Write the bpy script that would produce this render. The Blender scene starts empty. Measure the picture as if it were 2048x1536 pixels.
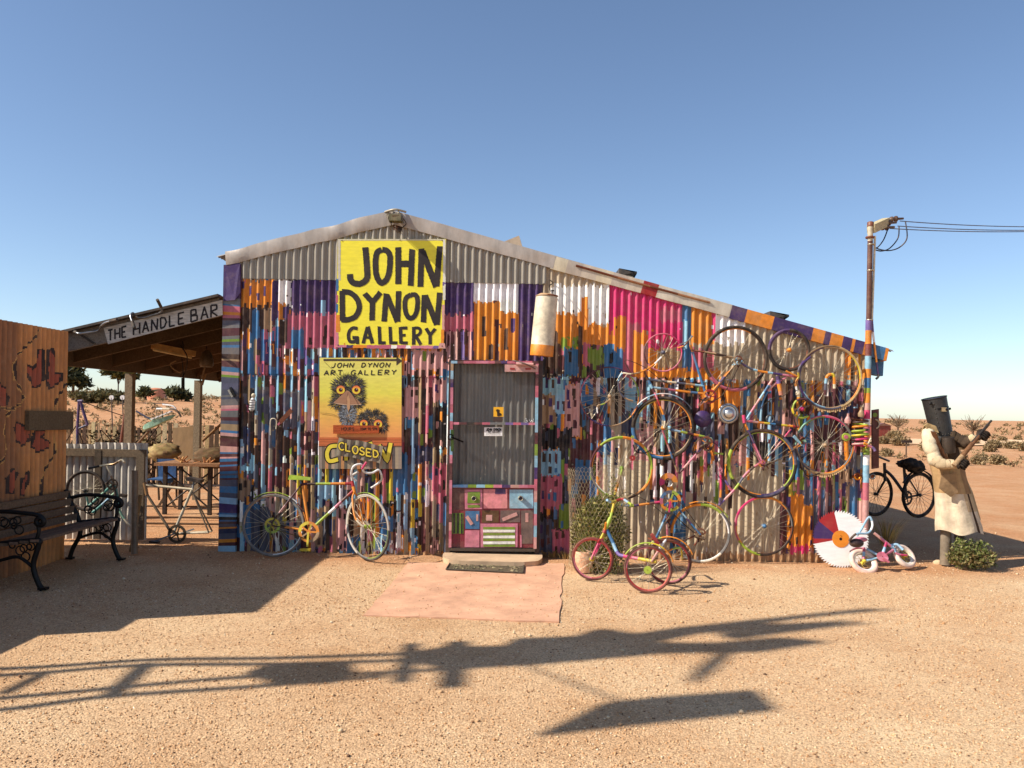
import bpy, math, random
import numpy as np
from mathutils import Vector, Matrix
R = math.radians
random.seed(7)
rng = np.random.default_rng(11)
scene = bpy.context.scene
col = scene.collection

# ------------------------------------------------------------------ camera
F = 1650.0                    # focal length in pixels of a 2048 px wide frame
EYE = 1.53
D0 = F / 189.0                # distance from the camera to the shed's front wall (wall plane Y = 0)
ROLL = R(1.1)
CR, SR = math.cos(ROLL), math.sin(ROLL)
cam_d = bpy.data.cameras.new('camera')
cam = bpy.data.objects.new('camera', cam_d)
col.objects.link(cam)
cam_d.sensor_width = 36
cam_d.lens = 36 * F / 2048
cam_d.shift_y = 54 / 2048
cam_d.clip_start = 0.05
cam_d.clip_end = 6000
cam.matrix_world = Matrix(((CR, -SR, 0, 0), (0, 0, -1, -D0), (SR, CR, 0, EYE), (0, 0, 0, 1)))
scene.camera = cam

# ------------------------------------------------------------------ sky, sun, exposure
SUN_EL, SUN_AZ = R(40), R(19)
world = bpy.data.worlds.new('World')
scene.world = world
world.use_nodes = True
wn = world.node_tree
wn.nodes.clear()
sky = wn.nodes.new('ShaderNodeTexSky')
sky.sky_type = 'NISHITA'
sky.sun_disc = False
sky.sun_elevation = SUN_EL
sky.sun_rotation = R(251)
sky.altitude = 0
sky.air_density = 0.8
sky.dust_density = 0.4
sky.ozone_density = 1.8
bg = wn.nodes.new('ShaderNodeBackground')
bg.inputs['Strength'].default_value = 0.114
wo = wn.nodes.new('ShaderNodeOutputWorld')
wn.links.new(sky.outputs[0], bg.inputs[0])
wn.links.new(bg.outputs[0], wo.inputs[0])
sun_d = bpy.data.lights.new('sun', 'SUN')
sun_d.energy = 5.0
sun_d.angle = R(0.53)
sun_d.color = (1.0, 0.93, 0.82)
sun = bpy.data.objects.new('sun', sun_d)
col.objects.link(sun)
sdir = Vector((math.cos(SUN_EL) * math.cos(SUN_AZ), math.cos(SUN_EL) * math.sin(SUN_AZ), -math.sin(SUN_EL)))
sun.rotation_euler = sdir.to_track_quat('-Z', 'Y').to_euler()
sun.location = (-8, -6, 9)
vs = scene.view_settings
vs.view_transform = 'Standard'
vs.look = 'None'
vs.exposure = 0.52
vs.gamma = 1
vs.use_curve_mapping = False
scene.cycles.use_denoising = True
scene.cycles.transparent_max_bounces = 12

# ------------------------------------------------------------------ measuring helpers: where a sight line meets a plane of the place
def ray(px, py):
    x, y = (px - 1024) / F, (822 - py) / F
    return x * CR - y * SR, x * SR + y * CR
def W(px, py, Y=0.0):
    a, b = ray(px, py); D = Y + D0
    return Vector((a * D, Y, EYE + b * D))
def G(px, py, z=0.0):
    a, b = ray(px, py); D = (z - EYE) / b
    return Vector((a * D, D - D0, z))
def WX(px, py, X):
    a, b = ray(px, py); D = X / a
    return Vector((X, D - D0, EYE + b * D))
def to_px(X, Z, Y=0.0):
    D = Y + D0; a = X / D; b = (Z - EYE) / D
    return 1024 + F * (a * CR + b * SR), 822 - F * (-a * SR + b * CR)
def mpp(Y=0.0): return (Y + D0) / F      # metres per photo pixel at depth Y

# ------------------------------------------------------------------ colour
def lin(r, g, b):
    f = lambda u: (u / 255 / 12.92) if u / 255 <= 0.04045 else ((u / 255 + 0.055) / 1.055) ** 2.4
    return (f(r), f(g), f(b))
PAL = dict(
    purple=(66, 44, 92), violet=(112, 90, 146), orange=(220, 134, 40), white=(238, 235, 230), magenta=(204, 48, 104),
    rose=(186, 96, 114), pale=(202, 150, 142), blue=(58, 108, 150), light=(140, 182, 202), green=(116, 140, 46),
    brown=(64, 42, 32), maroon=(84, 42, 46), tan=(164, 134, 100), black=(28, 24, 25), yellow=(204, 180, 52),
    slate=(82, 84, 100), red=(160, 40, 42), cream=(214, 200, 172), zinc=(142, 134, 122), grey=(112, 110, 108),
    beige=(178, 160, 134), lime=(156, 176, 58), mint=(136, 176, 150), navy=(40, 46, 78), rust=(112, 58, 34),
    steel=(150, 150, 150), darkgrey=(54, 52, 52), wood=(112, 96, 80), salmon=(204, 128, 102), aqua=(76, 140, 130),
    skyblue=(146, 182, 204), pink=(202, 122, 140))
C = {k: lin(*v) for k, v in PAL.items()}
def cc(c): return C[c] if isinstance(c, str) else (lin(*c) if max(c) > 1.0001 else tuple(c))
def vary(c, a=0.12):
    c = cc(c); k = 1 + random.uniform(-a, a)
    return tuple(max(0, min(1, u * k * (1 + random.uniform(-a, a) * 0.4))) for u in c)

# ------------------------------------------------------------------ materials (colour comes from the mesh's paint attribute)
def mat(name, rough=0.55, metal=0.0, nscale=14.0, namt=0.25, bump=0.0, bscale=90.0, stretch=None, spec=0.4, trans=0.0, fixed=None, dust=0.0, alpha=None):
    m = bpy.data.materials.new(name); m.use_nodes = True
    nt = m.node_tree; nt.nodes.clear(); N = nt.nodes.new; L = nt.links.new
    out = N('ShaderNodeOutputMaterial'); b = N('ShaderNodeBsdfPrincipled')
    b.inputs['Roughness'].default_value = rough; b.inputs['Metallic'].default_value = metal
    b.inputs['Specular IOR Level'].default_value = spec
    if fixed:
        a = N('ShaderNodeRGB'); a.outputs[0].default_value = (*cc(fixed), 1); src = a.outputs[0]
    else:
        a = N('ShaderNodeAttribute'); a.attribute_name = 'Col'; src = a.outputs['Color']
    tc = N('ShaderNodeTexCoord'); vec = tc.outputs['Object']
    if stretch:
        mp = N('ShaderNodeMapping'); mp.inputs['Scale'].default_value = stretch; L(vec, mp.inputs[0]); vec = mp.outputs[0]
    n = N('ShaderNodeTexNoise'); n.inputs['Scale'].default_value = nscale; n.inputs['Detail'].default_value = 6; n.inputs['Roughness'].default_value = 0.65
    L(vec, n.inputs['Vector'])
    mr = N('ShaderNodeMapRange'); mr.inputs['From Min'].default_value = 0.3; mr.inputs['From Max'].default_value = 0.7
    mr.inputs['To Min'].default_value = 1 - namt; mr.inputs['To Max'].default_value = 1 + namt * 0.5
    L(n.outputs['Fac'], mr.inputs['Value'])
    mx = N('ShaderNodeVectorMath'); mx.operation = 'SCALE'; L(src, mx.inputs[0]); L(mr.outputs[0], mx.inputs['Scale'])
    cout = mx.outputs[0]
    if dust:
        n2 = N('ShaderNodeTexNoise'); n2.inputs['Scale'].default_value = 5.0; n2.inputs['Detail'].default_value = 8; n2.inputs['Roughness'].default_value = 0.75
        L(tc.outputs['Object'], n2.inputs['Vector'])
        m2 = N('ShaderNodeMapRange'); m2.inputs['From Min'].default_value = 0.48; m2.inputs['From Max'].default_value = 0.75; m2.inputs['To Max'].default_value = dust
        L(n2.outputs['Fac'], m2.inputs['Value'])
        mixd = N('ShaderNodeMix'); mixd.data_type = 'RGBA'
        L(m2.outputs[0], mixd.inputs['Factor']); L(cout, mixd.inputs['A']); mixd.inputs['B'].default_value = (0.36, 0.24, 0.15, 1)
        cout = mixd.outputs['Result']
    L(cout, b.inputs['Base Color'])
    if bump:
        nb = N('ShaderNodeTexNoise'); nb.inputs['Scale'].default_value = bscale; nb.inputs['Detail'].default_value = 5; L(vec, nb.inputs['Vector'])
        bp = N('ShaderNodeBump'); bp.inputs['Strength'].default_value = bump; bp.inputs['Distance'].default_value = 0.01
        L(nb.outputs['Fac'], bp.inputs['Height']); L(bp.outputs[0], b.inputs['Normal'])
    sh = b.outputs[0]
    if trans:
        t = N('ShaderNodeBsdfTranslucent'); L(cout, t.inputs[0]); ms = N('ShaderNodeMixShader'); ms.inputs[0].default_value = trans
        L(sh, ms.inputs[1]); L(t.outputs[0], ms.inputs[2]); sh = ms.outputs[0]
    if alpha is not None:
        t = N('ShaderNodeBsdfTransparent'); ms = N('ShaderNodeMixShader'); ms.inputs[0].default_value = alpha
        L(t.outputs[0], ms.inputs[1]); L(sh, ms.inputs[2]); sh = ms.outputs[0]
    L(sh, out.inputs[0])
    return m
M = dict(
    wall=mat('painted_corrugated_iron', 0.5, 0, 26, 0.22, 0.12, 160, (1, 1, 0.45), 0.35, dust=0.35),
    zinc=mat('galvanised_iron', 0.42, 0.35, 7, 0.25, 0.08, 60, (1, 1, 0.3), 0.5, dust=0.2),
    tin=mat('weathered_tin', 0.48, 0.25, 9, 0.3, 0.1, 60, (1, 1, 0.3), 0.4, dust=0.4),
    paint=mat('chipped_paint', 0.45, 0, 14, 0.34, 0.25, 140, None, 0.45, dust=0.42),
    board=mat('painted_board', 0.55, 0, 8, 0.12, 0.06, 70, (1, 1, 4), 0.3, dust=0.12),
    wood=mat('weathered_wood', 0.85, 0, 9, 0.45, 0.5, 40, (6, 6, 6), 0.2, dust=0.15),
    plank=mat('grey_plank', 0.88, 0, 6, 0.5, 0.5, 30, (1.5, 1.5, 14), 0.2),
    metal=mat('bare_metal', 0.35, 0.85, 20, 0.3, 0.1, 90, None, 0.5),
    iron=mat('cast_iron', 0.5, 0.5, 20, 0.3, 0.2, 60, None, 0.5),
    rubber=mat('old_rubber', 0.75, 0, 20, 0.35, 0.2, 120, None, 0.25, dust=0.45),
    cloth=mat('stained_cloth', 0.92, 0, 6, 0.4, 1.0, 13, None, 0.1, dust=0.22),
    leaf=mat('leaves', 0.65, 0, 6, 0.3, 0, 60, None, 0.25, trans=0.25),
    bark=mat('bark', 0.9, 0, 12, 0.4, 0.5, 30, (1, 1, 0.3), 0.15),
    stone=mat('stone', 0.9, 0, 30, 0.25, 0.3, 60, None, 0.2),
    screen=mat('wire_screen', 0.7, 0.2, 40, 0.2, 0, 60, None, 0.2, alpha=0.32),
)

# ------------------------------------------------------------------ mesh builder
class MB:
    def __init__(s): s.v = []; s.f = []; s.c = []; s.sm = []
    def add(s, vs, fs, c, smooth=False):
        b = len(s.v); s.v.extend([tuple(v) for v in vs]); s.f.extend([tuple(b + i for i in f) for f in fs])
        if c and isinstance(c, list): s.c.extend([cc(x) for x in c])
        else: s.c.extend([cc(c)] * len(fs))
        s.sm.extend([smooth] * len(fs)); return s
    def hexa(s, p, c):      # 8 points: bottom loop, top loop
        return s.add(p, [(0, 3, 2, 1), (4, 5, 6, 7), (0, 1, 5, 4), (1, 2, 6, 5), (2, 3, 7, 6), (3, 0, 4, 7)], c)
    def box(s, lo, hi, c, ch=0.0):
        x0, y0, z0 = lo; x1, y1, z1 = hi
        return s.hexa([(x0, y0, z0), (x1, y0, z0), (x1, y1, z0), (x0, y1, z0), (x0, y0, z1), (x1, y0, z1), (x1, y1, z1), (x0, y1, z1)], c)
    def bar(s, a, b, w, h, c, up=(0, 0, 1)):     # a straight timber from a to b, w across, h along up
        a, b, up = Vector(a), Vector(b), Vector(up); d = (b - a).normalized()
        sd = d.cross(up).normalized() * (w / 2); u = sd.cross(d).normalized() * (h / 2)
        return s.hexa([a - sd - u, a + sd - u, b + sd - u, b - sd - u, a - sd + u, a + sd + u, b + sd + u, b - sd + u], c)
    def slab(s, pts, off, c, cs=None):           # polygon extruded by the vector off
        n = len(pts); off = Vector(off); P = [Vector(p) for p in pts]
        fs = [tuple(range(n)), tuple(range(2 * n - 1, n - 1, -1))] + [(i, i + n, (i + 1) % n + n, (i + 1) % n) for i in range(n)]
        return s.add(P + [p + off for p in P], fs, c if cs is None else cs)
    def tube(s, pts, r, c, n=8, curve=True, k=5, cap=True):
        P = [Vector(p) for p in pts]
        rr = list(r) if isinstance(r, (list, tuple)) else [r] * len(P)
        if curve and len(P) > 2:
            Q = []; q = []
            for i in range(len(P) - 1):
                p0, p1, p2, p3 = P[max(i - 1, 0)], P[i], P[i + 1], P[min(i + 2, len(P) - 1)]
                for j in range(k):
                    t = j / k
                    Q.append(0.5 * ((2 * p1) + (p2 - p0) * t + (2 * p0 - 5 * p1 + 4 * p2 - p3) * t * t + (3 * p1 - p0 - 3 * p2 + p3) * t ** 3))
                    q.append(rr[i] * (1 - t) + rr[i + 1] * t)
            Q.append(P[-1]); q.append(rr[-1]); P, rr = Q, q
        elif isinstance(c, list) and len(c) > len(P) - 1:
            m = max(1, math.ceil(len(c) / (len(P) - 1))); Q = []; q = []
            for i in range(len(P) - 1):
                for j in range(m): t = j / m; Q.append(P[i].lerp(P[i + 1], t)); q.append(rr[i] * (1 - t) + rr[i + 1] * t)
            Q.append(P[-1]); q.append(rr[-1]); P, rr = Q, q
        m = len(P); T = []
        for i in range(m):
            d = P[min(i + 1, m - 1)] - P[max(i - 1, 0)]; T.append(d.normalized() if d.length > 1e-9 else Vector((0, 0, 1)))
        a = Vector((0, 0, 1)) if abs(T[0].z) < 0.9 else Vector((1, 0, 0)); u = T[0].cross(a).normalized(); vs_ = []
        for i in range(m):
            u = (u - T[i] * u.dot(T[i])).normalized(); w = T[i].cross(u)
            for j in range(n):
                t = 2 * math.pi * j / n; vs_.append(P[i] + (u * math.cos(t) + w * math.sin(t)) * rr[i])
        fs = []; cs = []
        L = [0]
        for i in range(1, m): L.append(L[-1] + (P[i] - P[i - 1]).length)
        for i in range(m - 1):
            ci = c[min(len(c) - 1, int((L[i] + L[i + 1]) / 2 / max(L[-1], 1e-9) * len(c)))] if isinstance(c, list) else c
            for j in range(n): fs.append((i * n + j, i * n + (j + 1) % n, (i + 1) * n + (j + 1) % n, (i + 1) * n + j)); cs.append(ci)
        s.add(vs_, fs, cs, True)
        if cap:
            s.add(vs_[:n], [tuple(range(n - 1, -1, -1))], cs[0]); s.add(vs_[-n:], [tuple(range(n))], cs[-1])
        return s
    def torus(s, c, u, v, Ra, r, cols, n=40, m=8, a0=0.0, a1=None, flat=1.0):
        c, u, v = Vector(c), Vector(u).normalized(), Vector(v).normalized(); w = u.cross(v)
        full = a1 is None; a1 = a0 + 2 * math.pi if full else a1
        vs_ = []; fs = []; cs = []; k = n if full else n + 1
        for i in range(k):
            t = a0 + (a1 - a0) * i / n; d = u * math.cos(t) + v * math.sin(t)
            for j in range(m):
                p = 2 * math.pi * j / m; vs_.append(c + d * (Ra + r * math.cos(p)) + w * (r * flat * math.sin(p)))
        for i in range(n):
            ci = cols[int(i / n * len(cols))] if isinstance(cols, list) else cols
            for j in range(m):
                i2 = (i + 1) % k; fs.append((i * m + j, i2 * m + j, i2 * m + (j + 1) % m, i * m + (j + 1) % m)); cs.append(ci)
        return s.add(vs_, fs, cs, True)
    def ring(s, c, u, v, r0, r1, th, cols, n=32, teeth=0, tooth=0.0):     # flat annulus with thickness, optional teeth
        c, u, v = Vector(c), Vector(u).normalized(), Vector(v).normalized(); w = u.cross(v) * (th / 2)
        if teeth: n = teeth * 2
        vs_ = []; fs = []; cs = []
        for i in range(n):
            t = 2 * math.pi * i / n; d = u * math.cos(t) + v * math.sin(t); ro = r1 + (tooth if teeth and i % 2 else 0)
            vs_ += [c + d * r0 - w, c + d * ro - w, c + d * r0 + w, c + d * ro + w]
        for i in range(n):
            a, b = 4 * i, 4 * ((i + 1) % n); ci = cols[int(i / n * len(cols))] if isinstance(cols, list) else cols
            fs += [(a, b, b + 1, a + 1), (a + 2, a + 3, b + 3, b + 2), (a + 1, b + 1, b + 3, a + 3)]; cs += [ci] * 3
            if r0 > 1e-6: fs.append((a, a + 2, b + 2, b)); cs.append(ci)
        return s.add(vs_, fs, cs)
    def lathe(s, base, axis, prof, c, n=20, cols=None):     # prof: list of (radius, distance along axis)
        base, ax = Vector(base), Vector(axis).normalized(); a = Vector((0, 0, 1)) if abs(ax.z) < 0.9 else Vector((1, 0, 0))
        u = ax.cross(a).normalized(); w = ax.cross(u); vs_ = []; fs = []; cs = []
        for r, h in prof:
            for j in range(n): t = 2 * math.pi * j / n; vs_.append(base + ax * h + (u * math.cos(t) + w * math.sin(t)) * r)
        for i in range(len(prof) - 1):
            for j in range(n): fs.append((i * n + j, i * n + (j + 1) % n, (i + 1) * n + (j + 1) % n, (i + 1) * n + j)); cs.append(cols[i] if cols else c)
        s.add(vs_, fs, cs, True)
        s.add(vs_[:n], [tuple(range(n - 1, -1, -1))], cs[0]); s.add(vs_[-n:], [tuple(range(n))], cs[-1]); return s
    def ball(s, c, r, colr, n=10, m=6, sq=(1, 1, 1)):
        c = Vector(c); vs_ = []; fs = []
        for i in range(m + 1):
            p = math.pi * i / m
            for j in range(n): t = 2 * math.pi * j / n; vs_.append(c + Vector((math.sin(p) * math.cos(t) * r * sq[0], math.sin(p) * math.sin(t) * r * sq[1], math.cos(p) * r * sq[2])))
        for i in range(m):
            for j in range(n): fs.append((i * n + j, (i + 1) * n + j, (i + 1) * n + (j + 1) % n, i * n + (j + 1) % n))
        return s.add(vs_, fs, colr, True)
    def ribbon(s, fn, pts, w, c, curve=False, rag=0.06, step=4.0):     # a brush stroke on the surface fn(px, py)
        P = [np.array(p, float) for p in pts]
        if curve and len(P) > 2:
            Q = []
            for i in range(len(P) - 1):
                p0, p1, p2, p3 = P[max(i - 1, 0)], P[i], P[i + 1], P[min(i + 2, len(P) - 1)]
                for j in range(6): t = j / 6; Q.append(0.5 * ((2 * p1) + (p2 - p0) * t + (2 * p0 - 5 * p1 + 4 * p2 - p3) * t * t + (3 * p1 - p0 - 3 * p2 + p3) * t ** 3))
            Q.append(P[-1]); P = Q
        Q = [P[0]]
        for i in range(len(P) - 1):
            k = max(1, int(np.linalg.norm(P[i + 1] - P[i]) / step))
            for j in range(1, k + 1): Q.append(P[i] + (P[i + 1] - P[i]) * j / k)
        P = Q; m = len(P); vs_ = []
        for i in range(m):
            d = P[min(i + 1, m - 1)] - P[max(i - 1, 0)]; L = np.linalg.norm(d); d = d / L if L > 0 else np.array([1., 0.]); nrm = np.array([-d[1], d[0]])
            for sg in (1, -1):
                q = P[i] + nrm * sg * w / 2 * (1 + random.uniform(-rag, rag))
                if i in (0, m - 1): q = q + d * random.uniform(-rag, rag) * w * 1.5
                vs_.append(fn(q[0], q[1]))
        return s.add(vs_, [(2 * i, 2 * i + 1, 2 * i + 3, 2 * i + 2) for i in range(m - 1)], c)
    def build(s, name, m, parent=None, origin=None):
        V = np.array(s.v, float)
        if parent is not None: o0 = ORG[parent]
        elif origin is not None: o0 = Vector(origin)
        else:
            lo, hi = V.min(0), V.max(0); o0 = Vector(((lo[0] + hi[0]) / 2, (lo[1] + hi[1]) / 2, lo[2]))
        V = V - np.array(o0)
        me = bpy.data.meshes.new(name); me.from_pydata(V.tolist(), [], s.f)
        cnt = np.array([len(f) for f in s.f]); ca = np.repeat(np.array(s.c, np.float32), cnt, axis=0)
        ca = np.hstack([ca, np.ones((len(ca), 1), np.float32)])
        at = me.color_attributes.new('Col', 'FLOAT_COLOR', 'CORNER'); at.data.foreach_set('color', ca.ravel())
        me.polygons.foreach_set('use_smooth', np.array(s.sm, bool))
        me.materials.append(M[m] if isinstance(m, str) else m); me.update()
        o = bpy.data.objects.new(name, me); col.objects.link(o); ORG[o] = o0
        if parent is not None: o.parent = parent
        else: o.location = o0
        return o
ORG = {}
def tag(o, label, cat, group=None, kind=None):
    if label: o['label'] = label
    if cat: o['category'] = cat
    if group: o['group'] = group
    if kind: o['kind'] = kind
    return o
def thing(name, label, cat, loc, group=None):
    o = bpy.data.objects.new(name, None); col.objects.link(o); o.location = loc; o.empty_display_size = 0.1; ORG[o] = Vector(loc)
    return tag(o, label, cat, group)
def single(mb, name, m, label, cat, group=None): return tag(mb.build(name, m), label, cat, group)
def copy_thing(o, loc, rz, sc, label=None):
    r = o.copy(); col.objects.link(r); r.location = loc; r.rotation_euler = (0, 0, rz); r.scale = (sc,) * 3
    if label: r['label'] = label
    for ch in o.children:
        c = ch.copy(); col.objects.link(c); c.parent = r
    return r
XX, ZZ = Vector((1, 0, 0)), Vector((0, 0, 1))

# single-line alphabet for sign painting: strokes in a unit box, y down
FONT = {
 'A': [[(0, 1), (.5, 0), (1, 1)], [(.2, .65), (.8, .65)]], 'B': [[(0, 0), (0, 1)], [(0, 0), (.7, .05), (.75, .4), (0, .48)], [(0, .48), (.9, .55), (.9, .95), (0, 1)]],
 'C': [[(.95, .15), (.6, 0), (.15, .2), (0, .6), (.25, .95), (.65, 1), (.95, .85)]], 'D': [[(0, 0), (.05, 1)], [(0, 0), (.7, .1), (.95, .5), (.65, .9), (.05, 1)]],
 'E': [[(.9, 0), (0, 0), (0, 1), (.9, 1)], [(0, .5), (.7, .5)]], 'G': [[(.95, .15), (.55, 0), (.1, .25), (0, .65), (.3, 1), (.75, .95), (.95, .6), (.55, .6)]],
 'H': [[(0, 0), (0, 1)], [(1, 0), (1, 1)], [(0, .5), (1, .5)]], 'J': [[(.8, 0), (.75, .75), (.45, 1), (0, .85)]], 'L': [[(0, 0), (0, 1), (.85, 1)]],
 'M': [[(0, 1), (.1, 0), (.5, .7), (.9, 0), (1, 1)]], 'N': [[(0, 1), (.05, 0), (.9, 1), (1, 0)]], 'O': [[(.5, 0), (.1, .2), (0, .6), (.3, 1), (.75, .95), (1, .5), (.85, .1), (.5, 0)]],
 'P': [[(0, 0), (0, 1)], [(0, 0), (.85, .1), (.85, .45), (0, .55)]], 'R': [[(0, 0), (0, 1)], [(0, 0), (.85, .08), (.85, .42), (0, .52), (.95, 1)]],
 'S': [[(.9, .12), (.45, 0), (.1, .2), (.25, .45), (.8, .6), (.85, .88), (.45, 1), (0, .88)]], 'T': [[(0, 0), (1, 0)], [(.5, 0), (.5, 1)]],
 'U': [[(0, 0), (.05, .8), (.45, 1), (.9, .8), (1, 0)]], 'Y': [[(0, 0), (.5, .5), (.45, 1)], [(1, 0), (.5, .5)]], '1': [[(.2, .15), (.5, 0), (.5, 1)]],
 '0': [[(.5, 0), (.05, .3), (.1, .8), (.5, 1), (.95, .7), (.9, .25), (.5, 0)]], '5': [[(.9, 0), (.15, 0), (.1, .45), (.7, .4), (.9, .75), (.5, 1), (0, .9)]], ' ': []}
def letters(mb, fn, s, x0, y0, x1, y1, h, w, c, shear=0.0, rag=0.07, gap=0.3):
    """s painted along the line (x0,y0)-(x1,y1) (the tops of the letters), h tall"""
    n = len(s); cw = 1 / (n - gap); k = 0
    for i, ch in enumerate(s):
        for st in FONT[ch]:
            k += 1
            pts = []
            for (a, b) in st:
                t = (i + a * (1 - gap)) * cw; pts.append((x0 + (x1 - x0) * t - shear * b * h, y0 + (y1 - y0) * t + b * h))
            mb.ribbon(fn, pts, w, c, curve=ch in 'OGCSJU05', rag=rag, step=max(1.0, w * 0.6))

# ================================================================== GROUND AND PLAIN
def sstep(a, b, x):
    t = np.clip((x - a) / (b - a), 0, 1); return t * t * (3 - 2 * t)
def hgt(x, y):
    x = np.asarray(x, float); y = np.asarray(y, float); D = y + D0
    far = sstep(22, 95, D) * (1 - 0.65 * sstep(110, 600, D))
    left = 1 / (1 + np.exp((x + 0.10 * D) / (3 + 0.12 * np.maximum(D, 1))))
    z = far * (0.55 + 2.0 * left)
    z = z + sstep(9, 30, D) * 0.10 * (np.sin(x * 0.31 + 1.3) * np.sin(y * 0.23 + x * 0.07) + 0.5 * np.sin(x * 0.9 + y * 0.4))
    z = z + sstep(40, 120, D) * 0.22 * np.sin(x * 0.05 + 2) * np.sin(y * 0.041)
    near = 1 - sstep(9, 14, D)
    return z + near * 0.002 * (np.sin(x * 2.1 + y) + np.sin(y * 2.7 - x * 0.6))
gm = bpy.data.materials.new('desert_ground'); gm.use_nodes = True
nt = gm.node_tree; nt.nodes.clear(); N = nt.nodes.new; L = nt.links.new
out = N('ShaderNodeOutputMaterial'); b = N('ShaderNodeBsdfPrincipled'); b.inputs['Roughness'].default_value = 0.95; b.inputs['Specular IOR Level'].default_value = 0.1
tc = N('ShaderNodeTexCoord')
def noise(sc, det, ro=0.6):
    n = N('ShaderNodeTexNoise'); n.inputs['Scale'].default_value = sc; n.inputs['Detail'].default_value = det; n.inputs['Roughness'].default_value = ro; L(tc.outputs['Object'], n.inputs['Vector']); return n.outputs['Fac']
def ramp(f, stops):
    r = N('ShaderNodeValToRGB'); L(f, r.inputs[0]); e = r.color_ramp.elements
    while len(e) < len(stops): e.new(0.5)
    for q, (p, c) in zip(e, stops): q.position = p; q.color = (*c, 1)
    return r.outputs[0]
base = ramp(noise(0.55, 8, 0.7), [(0.3, lin(184, 142, 102)), (0.48, lin(202, 166, 128)), (0.7, lin(214, 184, 146))])
grain = ramp(noise(130, 3, 0.8), [(0.28, (0.60, 0.58, 0.56)), (0.5, (0.98, 0.98, 0.98)), (0.72, (1.22, 1.2, 1.17))])
vo = N('ShaderNodeTexVoronoi'); vo.inputs['Scale'].default_value = 95; L(tc.outputs['Object'], vo.inputs['Vector'])
peb = ramp(vo.outputs['Color'], [(0.1, (0.72, 0.70, 0.68)), (0.5, (1, 1, 1)), (0.9, (1.22, 1.24, 1.24))])
def mul(a, c):
    m = N('ShaderNodeMix'); m.data_type = 'RGBA'; m.blend_type = 'MULTIPLY'; m.inputs['Factor'].default_value = 1; L(a, m.inputs['A']); L(c, m.inputs['B']); return m.outputs['Result']
sx = N('ShaderNodeSeparateXYZ'); L(tc.outputs['Object'], sx.inputs[0])
fr_ = N('ShaderNodeMapRange'); fr_.interpolation_type = 'SMOOTHSTEP'; fr_.inputs['From Min'].default_value = 8; fr_.inputs['From Max'].default_value = 26; L(sx.outputs['Y'], fr_.inputs['Value'])
red = ramp(noise(0.16, 9, 0.72), [(0.3, lin(184, 144, 108)), (0.5, lin(204, 166, 128)), (0.7, lin(216, 186, 150))])
soil = N('ShaderNodeMix'); soil.data_type = 'RGBA'; L(fr_.outputs[0], soil.inputs['Factor']); L(base, soil.inputs['A']); L(red, soil.inputs['B'])
nr = N('ShaderNodeMapRange'); nr.interpolation_type = 'SMOOTHSTEP'; nr.inputs['From Min'].default_value = -1.0; nr.inputs['From Max'].default_value = -0.25; L(sx.outputs['Y'], nr.inputs['Value'])
nm = N('ShaderNodeMath'); nm.operation = 'MULTIPLY'; L(nr.outputs[0], nm.inputs[0]); L(noise(1.7, 4), nm.inputs[1])
soil2 = N('ShaderNodeMix'); soil2.data_type = 'RGBA'; L(nm.outputs[0], soil2.inputs['Factor']); L(soil.outputs['Result'], soil2.inputs['A']); soil2.inputs['B'].default_value = (*lin(178, 114, 70), 1)
L(mul(mul(soil2.outputs['Result'], grain), peb), b.inputs['Base Color'])
hm = N('ShaderNodeMath'); hm.operation = 'MULTIPLY_ADD'; L(vo.outputs['Distance'], hm.inputs[0]); hm.inputs[1].default_value = -0.9; L(noise(60, 5, 0.8), hm.inputs[2])
bp = N('ShaderNodeBump'); bp.inputs['Strength'].default_value = 0.55; bp.inputs['Distance'].default_value = 0.012; L(hm.outputs[0], bp.inputs['Height']); L(bp.outputs[0], b.inputs['Normal'])
L(b.outputs[0], out.inputs[0])
def axis(fine, near, far):
    a = list(np.arange(-near, near + 1e-6, fine)); x = near; st = fine
    while x < far: st *= 1.22; x += st; a.append(x); a.insert(0, -x)
    return np.array(a)
ax_ = axis(0.35, 16, 4000); ay_ = axis(0.35, 16, 4000)
gx, gy = np.meshgrid(ax_, ay_); gz = hgt(gx, gy) - 0.012
nx = len(ax_)
idx = np.arange(nx * nx).reshape(nx, nx)
fq = np.stack([idx[:-1, :-1], idx[:-1, 1:], idx[1:, 1:], idx[1:, :-1]], -1).reshape(-1, 4)
me = bpy.data.meshes.new('ground'); me.from_pydata(np.stack([gx, gy, gz], -1).reshape(-1, 3).tolist(), [], fq.tolist()); me.materials.append(gm)
me.polygons.foreach_set('use_smooth', np.ones(len(fq), bool))
ground = bpy.data.objects.new('ground', me); col.objects.link(ground); ground['kind'] = 'structure'

# pale dirt track across the plain on the right
mb = MB()
for i in range(40):
    xa, xb = 9 + i * 2.2, 9 + (i + 1) * 2.2
    for k in range(3):
        ys = [34 + 1.2 * math.sin(x * 0.13) + 0.09 * x for x in (xa, xb)]
        w0, w1 = k * 2.4, (k + 1) * 2.4
        P = [(xa, ys[0] + w0), (xb, ys[1] + w0), (xb, ys[1] + w1), (xa, ys[0] + w1)]
        mb.add([(x, y, float(hgt(x, y)) + 0.05) for x, y in P], [(0, 1, 2, 3)], vary((226, 188, 148), 0.06))
o = mb.build('dirt_road', 'stone'); o['kind'] = 'structure'

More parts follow.
